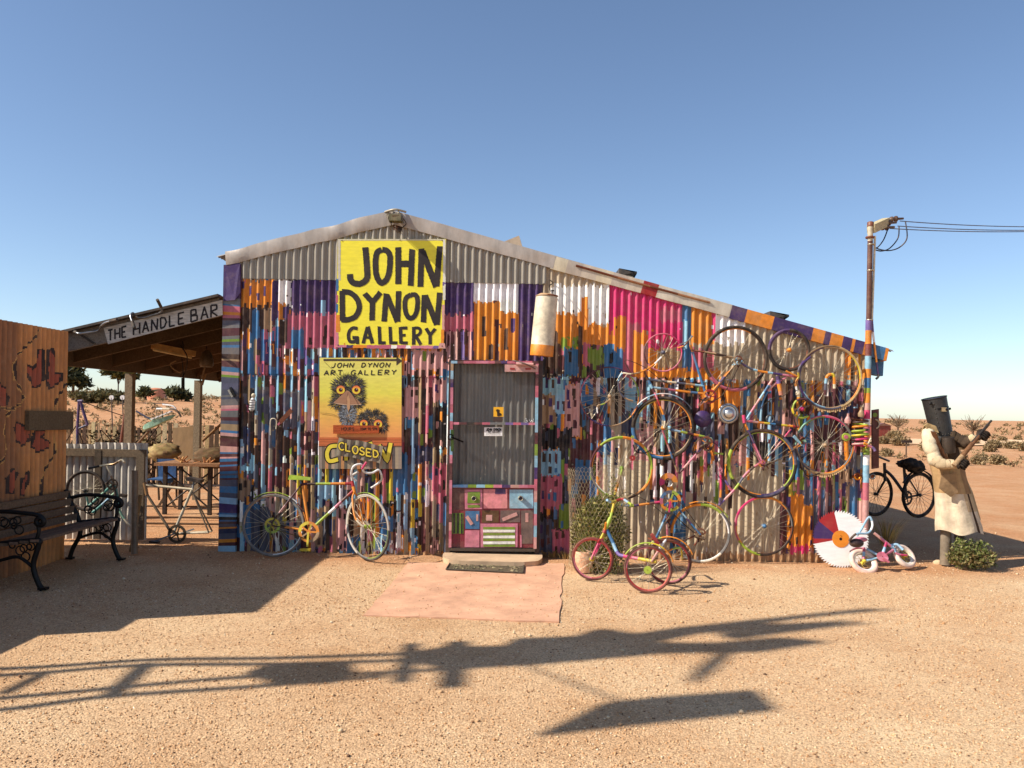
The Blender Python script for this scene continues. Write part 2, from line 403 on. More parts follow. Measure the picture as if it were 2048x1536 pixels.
# pebbles: thousands of small stones lying on the yard
PAD = [G(727, 1229), G(1117, 1242), G(1128, 1126), G(818, 1124)]
def in_pad(x, y):
    ins = np.ones(len(x), bool)
    for i in range(4):
        a, c = PAD[i], PAD[(i + 1) % 4]; ins &= ((c.x - a.x) * (y - a.y) - (c.y - a.y) * (x - a.x)) > 0
    return ins
def pebbles(n, smin, smax, ylo, yhi, pw):
    y = ylo + (yhi - ylo) * rng.random(n) ** pw; half = 0.68 * (y + D0) + 0.6
    x = (rng.random(n) * 2 - 1) * half
    k = (~in_pad(x, y) | (rng.random(n) < .10)) & ~((y > -0.05) & (x > -3.1) & (x < 3.85)); x, y = x[k], y[k]; n = len(x)
    s = smin + (smax - smin) * rng.random(n) ** 3
    octa = np.array([(1, 0, 0), (-1, 0, 0), (0, 1, 0), (0, -1, 0), (0, 0, 1), (0, 0, -1)], float)
    P = octa[None] * (s[:, None, None] * (0.6 + 0.6 * rng.random((n, 6, 1)))) * np.array([1, 1, 0.75])
    t = rng.random(n) * 6.28; c, sn = np.cos(t)[:, None], np.sin(t)[:, None]
    Q = np.stack([P[..., 0] * c - P[..., 1] * sn, P[..., 0] * sn + P[..., 1] * c, P[..., 2]], -1)
    Q += np.stack([x, y, np.where(in_pad(x, y), -.003, hgt(x, y) - 0.012) + s * 0.3], -1)[:, None]
    Fo = np.array([(0, 2, 4), (2, 1, 4), (1, 3, 4), (3, 0, 4), (2, 0, 5), (1, 2, 5), (3, 1, 5), (0, 3, 5)])
    Fa = (Fo[None] + np.arange(n)[:, None, None] * 6).reshape(-1, 3)
    tones = np.array([lin(206, 166, 124), lin(190, 144, 100), lin(224, 194, 154), lin(136, 100, 72), lin(104, 78, 60), lin(228, 208, 176)])
    cl = tones[rng.choice(6, n, p=[.40, .25, .22, .06, .02, .05])]
    return Q.reshape(-1, 3), Fa, np.repeat(cl, 8, axis=0)
parts = [pebbles(62000, 0.003, 0.0085, -5.75, -1.5, 1.15), pebbles(26000, 0.0035, 0.010, -2.6, 1.2, 1.0), pebbles(700, 0.007, 0.019, -5.6, 3.0, 0.9)]
V = []; Fs = []; Cs = []; off = 0
for v_, f_, c_ in parts: V.append(v_); Fs.append(f_ + off); Cs.append(c_); off += len(v_)
V, Fs, Cs = np.vstack(V), np.vstack(Fs), np.vstack(Cs)
me = bpy.data.meshes.new('gravel'); me.vertices.add(len(V)); me.vertices.foreach_set('co', V.ravel()); me.loops.add(len(Fs) * 3); me.loops.foreach_set('vertex_index', Fs.ravel().astype(np.int32))
me.polygons.add(len(Fs)); me.polygons.foreach_set('loop_start', np.arange(0, len(Fs) * 3, 3, dtype=np.int32)); me.update(calc_edges=True)
at = me.color_attributes.new('Col', 'FLOAT_COLOR', 'CORNER'); ca = np.repeat(Cs, 3, axis=0); at.data.foreach_set('color', np.hstack([ca, np.ones((len(ca), 1))]).astype(np.float32).ravel())
me.materials.append(M['stone'])
o = bpy.data.objects.new('gravel', me); col.objects.link(o); tag(o, 'loose tan gravel strewn over the sandy yard', 'gravel', kind='stuff')

# concrete apron, doorstep, door mat
mb = MB(); N_ = 14
edge = []
for i in range(4):
    a, c = PAD[i], PAD[(i + 1) % 4]
    for j in range(N_): q = a.lerp(c, j / N_); edge.append(Vector((q.x + random.uniform(-.012, .012), q.y + random.uniform(-.012, .012), -0.003)))
mb.slab(edge, (0, 0, -0.05), (214, 164, 132))
pad_mat = mat('pink_concrete', 0.9, 0, 4, 0.3, 0.35, 90, None, 0.15, dust=0.25)
o = mb.build('concrete_path', pad_mat); o['kind'] = 'structure'
mb = MB()
Pa = [W(884, 1103, -0.35), W(1086, 1108, -0.35)]
lo = [(Pa[0].x + .05, -.02)] + [((Pa[0].x + Pa[1].x) / 2 - (Pa[1].x - Pa[0].x) / 2 * abs(math.cos(t_)) ** .35 * (1 if math.cos(t_) > 0 else -1), -.02 - .58 * math.sin(t_) ** .45 + random.uniform(-.012, .012)) for t_ in np.linspace(.05, math.pi - .05, 18)] + [(Pa[1].x, -.02)]
mb.slab([(x, y, 0.045) for x, y in lo], (0, 0, -0.07), (198, 168, 136))
tag(mb.build('doorstep', pad_mat), 'low rounded concrete step in front of the screen door', 'doorstep')
mat_t = thing('door_mat', 'dark openwork rubber mat lying on the pale concrete apron', 'doormat', G(968, 1135, 0.0))
mq = [G(892, 1140, .001), G(1046, 1147, .001), G(1048, 1130, .001), G(902, 1124, .001)]
mb = MB(); mb.slab(mq, (0, 0, 0.004), (88, 78, 60)); mb.build('backing', 'rubber', mat_t)
mb = MB()
for i in range(4): mb.tube([mq[i] + ZZ * .008, mq[(i + 1) % 4] + ZZ * .008], 0.007, (74, 68, 58), 6)
mb.build('border', 'rubber', mat_t)
mb = MB()
for i in range(90):
    a, c_ = random.uniform(.05, .95), random.uniform(.12, .88)
    p = mq[0].lerp(mq[1], a).lerp(mq[3].lerp(mq[2], a), c_) + ZZ * .006
    t = random.uniform(0, 6.28); q = p + Vector((math.cos(t), math.sin(t), 0)) * 0.035
    mb.tube([p, p.lerp(q, .5) + Vector((-math.sin(t), math.cos(t), 0)) * .012, q], 0.006, random.choice([(150, 138, 104), (128, 116, 86), (80, 72, 58)]), 5, k=2)
mb.build('scrollwork', 'rubber', mat_t)['kind'] = 'stuff'

# ================================================================== THE GALLERY SHED
PITCH, AMP = 0.0755, 0.0142
XREF = W(489, 600).x
def corr(x): return AMP * np.cos(2 * np.pi * (x - XREF) / PITCH)
# --- the mural, laid out in wall coordinates (measured in photo pixels at the wall plane)
RX0, RY0, RWd, RH = 430, 500, 1330, 640
ras = np.zeros((RH, RWd, 3), np.float32); ras[:] = C['zinc']
def rect(x0, y0, x1, y1, c, rag=3.0, var=0.1):
    c = vary(c, var) if var else cc(c)
    xa, xb = int(max(0, x0 - RX0)), int(min(RWd, x1 - RX0))
    if xb <= xa: return
    t0 = t1 = 0.0
    for x in range(xa, xb):
        if (x - xa) % 3 == 0: t0, t1 = random.uniform(-rag, rag), random.uniform(-rag, rag)
        ya, yb = int(max(0, y0 - RY0 + t0)), int(min(RH, y1 - RY0 + t1))
        if yb > ya: ras[ya:yb, x] = c
PXP = 14.27; PX0 = 489.0
def colx(i): return PX0 + i * PXP - 9.0     # left side of ridge i
LIGHTS = ['pale', 'pale', 'tan', 'light', 'beige', 'light', 'orange', 'tan', 'beige', 'rose', 'pale', 'white', 'brown', 'light', 'white']
DARKS = ['maroon', 'maroon', 'brown', 'slate', 'blue', 'maroon', 'black', 'black', 'maroon', 'brown', 'orange', 'brown', 'black', 'navy', 'green', 'rose', 'brown']  # shade put into the colour: dark palette for valleys, light palette for sunlit ridges
def bricks(x0, x1, y0, y1, lights=LIGHTS, darks=DARKS, hl=(45, 140), hd=(14, 50), jb=0):
    i0 = int((x0 - PX0) / PXP) - 1; i1 = int((x1 - PX0) / PXP) + 2
    for i in range(i0, i1):
        a = colx(i)
        for (xa, xb, pal_, hh) in ((a, a + 7.2, lights, hl), (a + 7.2, a + PXP, darks, hd)):
            if xb <= x0 or xa >= x1: continue
            y = y0 - random.uniform(0, 20); ye = y1 + random.uniform(-jb, jb * .6)
            while y < ye:
                h = random.uniform(*hh); rect(max(xa, x0), max(y, y0), min(xb, x1), min(y + h, ye), random.choice(pal_), 1.5, 0.16)
                if h > 32 and random.random() < 0.5: rect(xa + 2, max(y, y0) + 6, xb - 2, min(max(y, y0) + 6 + random.uniform(10, 24), y1), random.choice(darks if random.random() < .7 else lights), 1)
                y += h
def windows(x0, x1, y0, y1, cols, w=7, h=(16, 28), gx=14.3, gy=44, p=0.6):
    y = y0
    while y < y1 - 10:
        x = x0 + random.uniform(2, 7)
        while x < x1 - w:
            if random.random() < p: yy = y + random.uniform(-6, 8); rect(x, yy, x + w, min(y1, yy + random.uniform(*h)), random.choice(cols), 1.2)
            x += gx
        y += gy
rect(430, 500, 1760, 1140, 'zinc', 0, 0)
rect(1085, 500, 1760, 775, 'beige', 2, 0)
rect(1180, 740, 1640, 1140, (186, 168, 140), 2, 0)
bricks(470, 900, 560, 1120); bricks(880, 1085, 600, 1120)
bricks(470, 680, 655, 752, ['tan', 'light', 'blue', 'pale', 'rose', 'orange'], ['brown', 'maroon', 'black', 'blue', 'rose', 'purple'], (40, 90), (25, 60))
rect(470, 940, 905, 1120, 'maroon', 4); bricks(470, 905, 930, 1125, LIGHTS + ['orange', 'yellow', 'tan'], DARKS + ['blue', 'slate'], (40, 130), (20, 60))
rect(486, 1010, 520, 1085, 'blue', 4); rect(500, 1018, 540, 1110, 'slate', 4); rect(508, 1040, 530, 1100, 'light', 3); rect(521, 1045, 526, 1076, 'black', 1)
windows(478, 560, 705, 750, ['rose', 'orange', 'rose', 'pale'], 8)
# top band
rect(478, 560, 546, 618, 'orange', 7); rect(478, 612, 546, 660, 'brown', 8); rect(505, 622, 520, 676, 'blue', 4); rect(530, 620, 546, 664, 'tan', 4)
windows(480, 545, 568, 606, ['purple', 'brown'], 6, (14, 26), 14.3, 24, .4)
rect(545, 560, 561, 640, 'purple', 4); rect(558, 560, 584, 612, 'white', 4); rect(558, 608, 572, 642, 'orange', 3); rect(566, 612, 578, 640, 'purple', 3)
rect(560, 640, 580, 690, 'brown', 4); rect(582, 560, 676, 634, 'purple', 6); rect(642, 600, 652, 690, 'light', 3)
rect(576, 628, 676, 700, 'rose', 5); rect(583, 658, 608, 712, 'blue', 4); windows(585, 670, 645, 690, ['purple', 'maroon', 'brown'], 6, (18, 28), 14.3, 30, .6)
rect(570, 700, 700, 752, 'maroon', 4); bricks(570, 680, 698, 752, ['light', 'pale', 'violet', 'white'], ['brown', 'maroon', 'orange', 'rose', 'blue'], (20, 50), (12, 30))
rect(676, 694, 900, 716, 'blue', 3); bricks(676, 900, 694, 752, ['light', 'pale', 'orange', 'light', 'pale'], ['brown', 'maroon', 'orange', 'blue'], (20, 60), (12, 40))
rect(826, 700, 905, 740, 'pale', 4); windows(826, 900, 706, 740, ['blue', 'brown', 'green'], 7)
rect(886, 562, 950, 634, 'purple', 5); rect(886, 630, 950, 668, 'rose', 6); rect(886, 662, 962, 724, 'brown', 5)
bricks(888, 950, 664, 724, ['pale', 'pale', 'violet'], ['brown', 'maroon', 'rust', 'purple'], (60, 80), (18, 40))
rect(948, 562, 1038, 606, 'white', 5); rect(1000, 600, 1038, 628, 'white', 5); rect(948, 603, 1001, 724, 'orange', 4); rect(1000, 625, 1038, 724, 'orange', 4)
for (x, y, h) in ((964, 634, 38), (990, 640, 84), (1022, 636, 30), (1008, 660, 40), (978, 690, 30)): rect(x, y, x + 8, y + h, random.choice(['brown', 'purple', 'maroon']), 1.5)
rect(1037, 562, 1086, 724, 'purple', 4)
rect(1102, 572, 1232, 632, 'white', 5); rect(1170, 628, 1232, 652, 'white', 6); rect(1102, 628, 1172, 694, 'orange', 6); rect(1160, 650, 1232, 700, 'orange', 6); rect(1163, 592, 1176, 700, 'orange', 4)
bricks(1086, 1245, 690, 756, DARKS, DARKS, (20, 45), (18, 45))
rect(1092, 664, 1116, 740, 'brown', 4); rect(1098, 676, 1108, 696, 'orange', 2); rect(1122, 676, 1156, 698, 'green', 4); rect(1134, 678, 1144, 694, 'orange', 2); rect(1128, 697, 1157, 752, 'blue', 4); rect(1137, 705, 1143, 726, 'black', 1)
rect(1166, 688, 1180, 732, 'rose', 4); rect(1175, 698, 1206, 728, 'green', 4); rect(1156, 652, 1165, 740, 'brown', 3); rect(1208, 690, 1246, 758, 'blue', 4); rect(1219, 706, 1226, 727, 'black', 1)
rect(1218, 560, 1368, 668, 'magenta', 7); rect(1245, 645, 1282, 760, 'rose', 5); rect(1228, 636, 1252, 700, 'orange', 5); rect(1266, 664, 1322, 760, 'orange', 6); rect(1282, 690, 1296, 740, 'pale', 3)
rect(1296, 660, 1366, 700, 'magenta', 6); rect(1314, 700, 1366, 760, 'tan', 5); rect(1330, 735, 1366, 760, 'rose', 3); rect(1318, 618, 1367, 644, 'rose', 5); rect(1365, 600, 1384, 762, 'blue', 3); rect(1366, 640, 1374, 700, 'light', 3)
rect(1382, 606, 1427, 690, 'orange', 4); rect(1382, 700, 1427, 762, 'rose', 6); rect(1424, 618, 1431, 682, 'magenta', 2); rect(1430, 622, 1490, 690, 'white', 6); rect(1300, 740, 1440, 765, 'orange', 5)
bricks(1690, 1750, 640, 760, ['orange', 'orange', 'tan', 'pale'], ['orange', 'brown', 'tan'], (40, 80), (30, 60))
# right of the door: painted town of narrow houses
bricks(1078, 1205, 756, 1120, DARKS + ['pale'], DARKS, (18, 50), (16, 46))
for (x, y, w, h, c) in ((1086, 756, 52, 36, 'light'), (1082, 790, 30, 60, 'tan'), (1110, 792, 30, 38, 'light'), (1130, 770, 30, 104, 'pale'), (1160, 760, 42, 46, 'light'), (1084, 858, 60, 40, 'black'), (1080, 900, 42, 52, 'light'), (1078, 952, 46, 66, 'rose'), (1140, 876, 50, 50, 'maroon'), (1150, 918, 30, 46, 'blue'), (1076, 1040, 30, 76, 'slate'), (1104, 1060, 36, 60, 'rose'), (1118, 1010, 20, 50, 'green')):
    rect(x, y, x + w, y + h, c, 4); windows(x + 1, x + w - 1, y + 4, y + h - 4, ['brown', 'maroon', 'purple', 'blue'] if c != 'black' else ['green', 'slate', 'rose'], 6, (12, 22), 12, 30, .75)
bricks(1180, 1400, 756, 890, LIGHTS, DARKS + ['tan'], (30, 90), (18, 50), 50); bricks(1300, 1470, 760, 985, LIGHTS + ['blue', 'orange'], DARKS + ['tan', 'orange', 'blue'], (30, 90), (18, 60), 60)
bricks(1440, 1760, 762, 965, LIGHTS + ['blue', 'orange'], DARKS + ['rose', 'maroon', 'blue', 'tan'], (30, 90), (18, 60), 60)
rect(1380, 770, 1480, 830, 'orange', 6); windows(1380, 1480, 774, 826, ['blue', 'brown', 'maroon'], 8)
rect(1486, 760, 1500, 815, 'blue', 2); rect(1630, 790, 1720, 880, 'maroon', 5); windows(1630, 1720, 795, 880, ['pale', 'blue', 'light', 'brown'], 9, (20, 40), 14.3, 30, .7)
rect(1340, 985, 1372, 1130, 'blue', 3); rect(1354, 985, 1362, 1060, 'light', 3)
for x in range(1200, 1460, 15): rect(x, 900 + random.uniform(-20, 60), x + 6, 960 + random.uniform(-30, 60), random.choice(['yellow', 'pale', 'white', 'rose']), 4)
bricks(1568, 1760, 940, 1130, ['orange', 'tan', 'blue', 'rose', 'pale', 'yellow'], ['brown', 'maroon', 'purple', 'green', 'slate', 'blue'], (40, 110), (30, 80))
rect(1572, 990, 1628, 1098, 'orange', 6); windows(1572, 1628, 995, 1090, ['brown', 'maroon', 'purple'], 6, (24, 36), 14, 40, .7); rect(1580, 1092, 1618, 1112, 'magenta', 4); rect(1560, 985, 1574, 1112, 'maroon', 3)
rect(1608, 945, 1626, 1010, 'blue', 4); rect(1700, 930, 1716, 1040, 'blue', 4); rect(1716, 1000, 1740, 1120, 'pale', 4)
BLD = ['maroon', 'rose', 'slate', 'tan', 'brown', 'black', 'black', 'pale', 'light', 'blue', 'maroon', 'navy', 'brown', 'pale', 'slate', 'grey']
def buildings(n, x0, x1, y0, y1, pal_=BLD):
    for _ in range(n):
        c = random.choice(pal_); i = random.randint(int((x0 - PX0) / PXP), int((x1 - PX0) / PXP) - 1); x = colx(i) + random.choice([0, 7.2]); w = random.choice([7.2, 14.3, 21.4, 28.6]); y = random.uniform(y0, y1 - 30); h = random.uniform(28, 85)
        rect(x, y, min(x + w, x1), min(y1, y + h), c, 3.5, .15)
        dk = c in ('black', 'brown', 'maroon', 'navy', 'slate', 'blue', 'grey')
        windows(x + 1, min(x + w, x1), y + 5, min(y1, y + h) - 3, ['pale', 'rose', 'green', 'light', 'orange', 'tan', 'slate'] if dk else ['maroon', 'brown', 'black', 'purple', 'navy'], 5.5, (10, 22), 9, 30, .55)
buildings(62, 472, 900, 757, 1000); buildings(26, 472, 900, 990, 1110, BLD + ['light', 'blue', 'orange', 'tan', 'yellow', 'pale']); buildings(40, 1180, 1560, 757, 930); buildings(24, 1560, 1740, 757, 1010)
rect(486, 1010, 520, 1085, 'blue', 4); rect(500, 1018, 540, 1110, 'slate', 4); rect(521, 1045, 526, 1076, 'black', 1)
rect(430, 1106, 1760, 1140, (170, 130, 92), 5, 0)
# scattered chips and drips down to bare metal
for _ in range(380):
    x, y = random.uniform(470, 1745), random.uniform(570, 1115); rect(x, y, x + random.choice([2, 2, 3, 4]), y + random.uniform(2, 9), random.choice(['zinc', 'white', 'tan', 'brown']), 1)

TOPL = [(448, 512), (785, 424), (1778, 702)]
TW = [W(x, y) for x, y in TOPL]
def roof_z(x):
    if x < TW[1].x: a, c_ = TW[0], TW[1]
    else: a, c_ = TW[1], TW[2]
    return a.z + (c_.z - a.z) * (x - a.x) / (c_.x - a.x)
XL, XR = W(442, 900).x, W(1738, 900).x
shed = thing('gallery_shed', 'corrugated iron gallery shed with a mural-painted front wall and low gable', 'shed', ((XL + XR) / 2, 0, 0))
def wall_sheet(x0, x1, zb, zt, Y, flat=False, painted=True, base='zinc', phase=0.0):
    n = max(2, int(round((x1 - x0) / (PITCH / 8)))); xs = np.linspace(x0, x1, n + 1)
    zt_ = np.array([zt(x) if callable(zt) else zt for x in xs]); zb_ = np.full(n + 1, float(zb)) + np.array([random.uniform(-.004, .004) for _ in xs])
    rows = max(2, int((zt_.max() - zb) / 0.015)); t = np.linspace(0, 1, rows + 1)[:, None]
    Z = zb_[None] * (1 - t) + zt_[None] * t; X = np.repeat(xs[None], rows + 1, 0); Yv = Y - np.repeat(corr(xs + phase)[None], rows + 1, 0)
    Yv = Yv + 0.0022 * np.sin(X * 5.1 + Y * 100) * np.sin(Z * 4.3 + X)
    V = np.stack([X, Yv, Z], -1).reshape(-1, 3); id_ = np.arange((rows + 1) * (n + 1)).reshape(rows + 1, n + 1)
    fq = np.stack([id_[:-1, :-1], id_[:-1, 1:], id_[1:, 1:], id_[1:, :-1]], -1).reshape(-1, 4)
    mb = MB(); mb.v = V.tolist(); mb.f = [tuple(f) for f in fq.tolist()]; mb.sm = [True] * len(fq)
    if painted:
        xc = (X[:-1, :-1] + X[1:, 1:]) / 2; zc = (Z[:-1, :-1] + Z[1:, 1:]) / 2
        D = D0; a = xc / D; b_ = (zc - EYE) / D
        px = 1024 + F * (a * CR + b_ * SR); py = 822 - F * (-a * SR + b_ * CR)
        ix = np.clip((px - RX0).astype(int), 0, RWd - 1); iy = np.clip((py - RY0).astype(int), 0, RH - 1)
        mb.c = ras[iy, ix].reshape(-1, 3).tolist()
    else: mb.c = [cc(base)] * len(fq)
    return mb
def tier(x0, x1, zb, zt, Y, width=0.76, **k):
    n = max(1, round((x1 - x0) / width)); w = (x1 - x0) / n
    for i in range(n):
        dy = -0.0015 if i % 2 else 0.0
        wall_sheet(x0 + i * w - (0.012 if i else 0), x0 + (i + 1) * w, zb, zt, Y + dy, **k).build('wall_sheet', 'wall' if k.get('painted', True) else 'zinc', shed)
ZL = W(1000, 757).z; ZG = W(780, 563).z
XG0, XG1 = W(472, 600).x, W(1092, 600).x
tier(XG0, XR - .02, -0.03, ZL + 0.03, 0.004)                                     # bottom row
tier(XG0, XG1, ZL, ZG + 0.03, -0.011)                                           # middle row
tier(XG1, XR - .02, ZL, lambda x: roof_z(x) - 0.02, -0.011)                     # lean-to side goes up to the roof
tier(XG0, XG1, ZG, lambda x: roof_z(x) - 0.02, -0.021, painted=False, base=(152, 143, 129))   # bare gable
# left corner flashing with painted bands
mb = MB(); z = -0.02; top = roof_z(XL) - .1
xa0, xa1 = W(440, 1000).x, W(474, 1000).x
bands = []
while z < top:
    h = random.choice([0.018, 0.026, 0.034, 0.05, 0.065]); zz = min(top, z + h)
    py = to_px(XL, z)[1]
    c = 'purple' if py < 600 else random.choice(['blue', 'slate', 'black', 'light', 'maroon', 'orange', 'navy', 'purple']) if py > 990 else random.choice(['blue', 'maroon', 'pale', 'orange', 'green', 'rose', 'slate', 'slate', 'tan', 'maroon', 'grey', 'pale', 'brown', 'blue'])
    bands.append((z, zz, vary(c))); z = zz
for z0, z1, c in bands:
    sl_ = .012 * math.sin(z0 * 9); sl2 = .012 * math.sin(z1 * 9)
    mb.add([(xa0, -.028, z0), (xa1, -.030, z0 + sl_), (xa1, -.030, z1 + sl2), (xa0, -.028, z1), (xa0 - .004, .16, z0), (xa0 - .004, .16, z1), (xa1 + .004, .002, z0 + sl_), (xa1 + .004, .002, z1 + sl2)],
           [(0, 1, 2, 3), (4, 0, 3, 5), (1, 6, 7, 2)], c)
o = mb.build('corner_flashing', 'wall', shed); o['label'] = 'corner strip painted in many short horizontal bands'
mb = MB(); q = [W(448, 530, -.036), W(480, 526, -.036), W(481, 585, -.042), W(470, 600, -.055), W(447, 602, -.036)]
mb.slab(q, (0, .004, 0), 'purple'); o = mb.build('flashing_flap', 'wall', shed)
# back and side walls, roof
mb = MB(); DEPTH = 7.0
def side(mb, x, sgn, base):
    n = 220; ys = np.linspace(0.01, DEPTH, n + 1); zt = roof_z(x) - .03
    for i in range(n):
        a = x + sgn * AMP * math.cos(2 * math.pi * ys[i] / PITCH); c_ = x + sgn * AMP * math.cos(2 * math.pi * ys[i + 1] / PITCH)
        mb.add([(a, ys[i], -.03), (c_, ys[i + 1], -.03), (c_, ys[i + 1], zt), (a, ys[i], zt)], [(0, 1, 2, 3)], base, True)
side(mb, XL + .02, -1, (150, 140, 128)); mb.build('side_wall', 'tin', shed)
mb = MB(); side(mb, XR - .03, 1, (150, 120, 104)); mb.build('side_wall', 'tin', shed)
mb = MB(); mb.slab([(XL, DEPTH, 0), (XR, DEPTH, 0), (XR, DEPTH, roof_z(XR)), (TW[1].x, DEPTH, roof_z(TW[1].x)), (XL, DEPTH, roof_z(XL))], (0, .02, 0), 'zinc'); mb.build('back_wall', 'tin', shed)
for (x0, x1) in ((XL - .08, TW[1].x), (TW[1].x, TW[2].x + .04)):
    mb = MB(); m_ = 180; ys = np.linspace(-.03, DEPTH + .1, m_ + 1)
    for i in range(m_):
        z0, z1 = (AMP * math.cos(2 * math.pi * y / PITCH) + .012 for y in (ys[i], ys[i + 1]))
        mb.add([(x0, ys[i], roof_z(x0) + z0), (x1, ys[i], roof_z(x1) + z0), (x1, ys[i + 1], roof_z(x1) + z1), (x0, ys[i + 1], roof_z(x0) + z1)], [(0, 1, 2, 3)], (164, 158, 150), True)
    mb.build('roof', 'tin', shed)
# barge boards (front trim of the roof), bent and dented
def barge(top, bot, Y0, th, cols, mname, name='barge_board', dent=0.0, n=30, lip=True, label=None):
    (ax, ay), (bx, by) = top; (cx, cy), (dx, dy) = bot; mb = MB(); P = []
    for i in range(n + 1):
        t = i / n; e = dent * (math.sin(t * 17) * math.sin(t * 5 + 1) + 0.25 * math.sin(t * 31))
        u = W(ax + (bx - ax) * t, ay + (by - ay) * t + e * 60, Y0 - .004); m_ = W(ax + (bx - ax) * t * .5 + (cx + (dx - cx) * t) * .5 - ax * .5 + ax * .5 - (bx - ax) * 0, (ay + (by - ay) * t) * .5 + (cy + (dy - cy) * t) * .5, Y0 - .012 - e * .8)
        m_ = (u + W(cx + (dx - cx) * t, cy + (dy - cy) * t, Y0)) / 2; m_.y = Y0 - .004 - abs(e) * .8
        l = W(cx + (dx - cx) * t, cy + (dy - cy) * t + e * 40, Y0)
        P.append((u, m_, l))
    ci = [cols[min(len(cols) - 1, int(i / n * len(cols)))] for i in range(n)]
    fv = []; lipv = []; und = []
    for (u_, m_, l_) in P: fv += [u_, m_, l_]; lipv += [u_ + Vector((0, th, .006)), u_]; und += [l_, l_ + Vector((0, th, 0))]
    mb.add(fv, [(3 * i + k, 3 * i + k + 1, 3 * i + k + 4, 3 * i + k + 3) for i in range(n) for k in (0, 1)], [c for c in ci for _ in (0, 1)], mname == 'tin')
    for vv in (lipv, und): mb.add(vv, [(2 * i, 2 * i + 1, 2 * i + 3, 2 * i + 2) for i in range(n)], list(ci))
    o = mb.build(name, mname, shed)
    if label: o['label'] = label
    return o
barge(((450, 503), (786, 420)), ((452, 530), (787, 449)), -.040, .1, [(176, 166, 156)], 'tin', dent=.03)
barge(((785, 420), (1112, 512)), ((786, 448), (1106, 537)), -.042, .1, [(178, 168, 158)], 'tin', dent=.008)
barge(((1107, 511), (1470, 611)), ((1100, 537), (1462, 635)), -.040, .1, ['cream', (190, 176, 160), (206, 192, 172)] * 2 + ['red'] + [(206, 196, 178)] * 5, 'tin', dent=.008, n=48)
mb = MB(); mb.tube([W(1152, 531, -.054), W(1300, 573, -.054), W(1420, 605, -.054)], .012, ['rust', (150, 96, 60), 'rust', (170, 120, 84)], 6); o = mb.build('gutter_seam', 'tin', shed); o['label'] = 'rusty seam along the old gutter'
pc = ['purple'] * 4 + ['orange'] * 8 + ['purple'] * 12 + ['orange'] * 4 + ['purple'] + ['orange'] * 4 + ['purple'] * 3 + ['orange', 'purple', 'purple', 'orange', 'orange'] + ['blue'] * 5 + ['orange']
barge(((1465, 610), (1778, 697)), ((1458, 636), (1773, 722)), -.045, .12, [vary(c, .06) for c in pc], 'paint', n=52, label='wooden barge board painted in orange and purple blocks')
mb = MB(); q = [W(1742, 708, .05), W(1768, 716, .05), W(1766, 752, .05), W(1742, 748, .05)]; mb.slab(q, (0, .12, 0), 'blue'); mb.build('downpipe_box', 'paint', shed)
# roof vents and a loose sheet standing above the roof line
for (x, y, w, h, c, yy, nm) in ((1252, 549, 32, 6, (60, 58, 56), .35, 'vent_cap'), (1550, 634, 34, 7, (70, 66, 62), .45, 'vent_cap')):
    mb = MB(); p = W(x, y, yy); s_ = mpp(yy); sl = -.28
    def sl_box(cx, z0, z1, hw, dp, c):
        mb.hexa([(cx - hw, yy - dp, z0 - sl * -hw), (cx + hw, yy - dp, z0 - sl * -hw * -1), (cx + hw, yy + dp, z0 + sl * hw), (cx - hw, yy + dp, z0 - sl * hw), (cx - hw, yy - dp, z1 - sl * hw), (cx + hw, yy - dp, z1 + sl * hw), (cx + hw, yy + dp, z1 + sl * hw), (cx - hw, yy + dp, z1 - sl * hw)], c)
    sl_box(p.x, p.z - .09, p.z - .02, w * s_ * .35, .10, (190, 176, 150)); sl_box(p.x, p.z - .02, p.z + h * s_ * .4, w * s_ * .55, .16, c)
    mb.build(nm, 'tin', shed)
mb = MB(); mb.slab([W(1006, 484, .3), W(1038, 471, .3), W(1044, 492, .3), W(1030, 496, .3)], (0.02, .25, 0), (206, 180, 150)); mb.build('ridge_patch', 'tin', shed)
# floodlight on the gable peak
fl = thing('floodlight', 'small rusty floodlight bolted under the gable peak with loose wires', 'floodlight', W(790, 450, -.06))
mb = MB(); a, b_ = W(779, 429, -.2), W(803, 442, -.2); mb.hexa([(a.x, -.26, b_.z - .01), (b_.x, -.26, b_.z - .01), (b_.x + .01, -.10, b_.z), (a.x - .01, -.10, b_.z), (a.x, -.23, a.z), (b_.x, -.23, a.z), (b_.x, -.10, a.z + .01), (a.x, -.10, a.z + .01)], (88, 80, 52)); mb.build('lamp_body', 'tin', fl)
mb = MB(); mb.tube([W(785, 422, -.05), W(785, 428, -.15)], .01, (150, 140, 120), 6); mb.tube([W(797, 422, -.05), W(797, 428, -.15)], .01, (150, 140, 120), 6); mb.tube([W(770, 424, -.04), W(790, 419, -.1), W(812, 424, -.04)], .012, (170, 160, 140), 6); mb.bar(W(790, 428, -.04), W(791, 433, -.24), .07, .03, (120, 110, 92)); mb.bar(W(775, 430, -.05), W(779, 436, -.2), .03, .03, (120, 110, 92)); mb.build('bracket', 'tin', fl)
mb = MB(); mb.tube([W(806, 436, -.2), W(812, 448, -.1), W(800, 458, -.03)], .005, (40, 36, 32), 5); mb.tube([W(782, 444, -.2), W(784, 452, -.12), W(796, 458, -.03)], .005, (40, 36, 32), 5); mb.build('wire', 'rubber', fl)
mb = MB(); mb.ring(W(796, 455, -.03), XX, ZZ, 0, .05, .01, [(58, 34, 24), (90, 52, 34), (40, 26, 20)], 12); mb.build('hole_disc', 'tin', fl)  # dark disc coloured as the hole beneath the floodlight

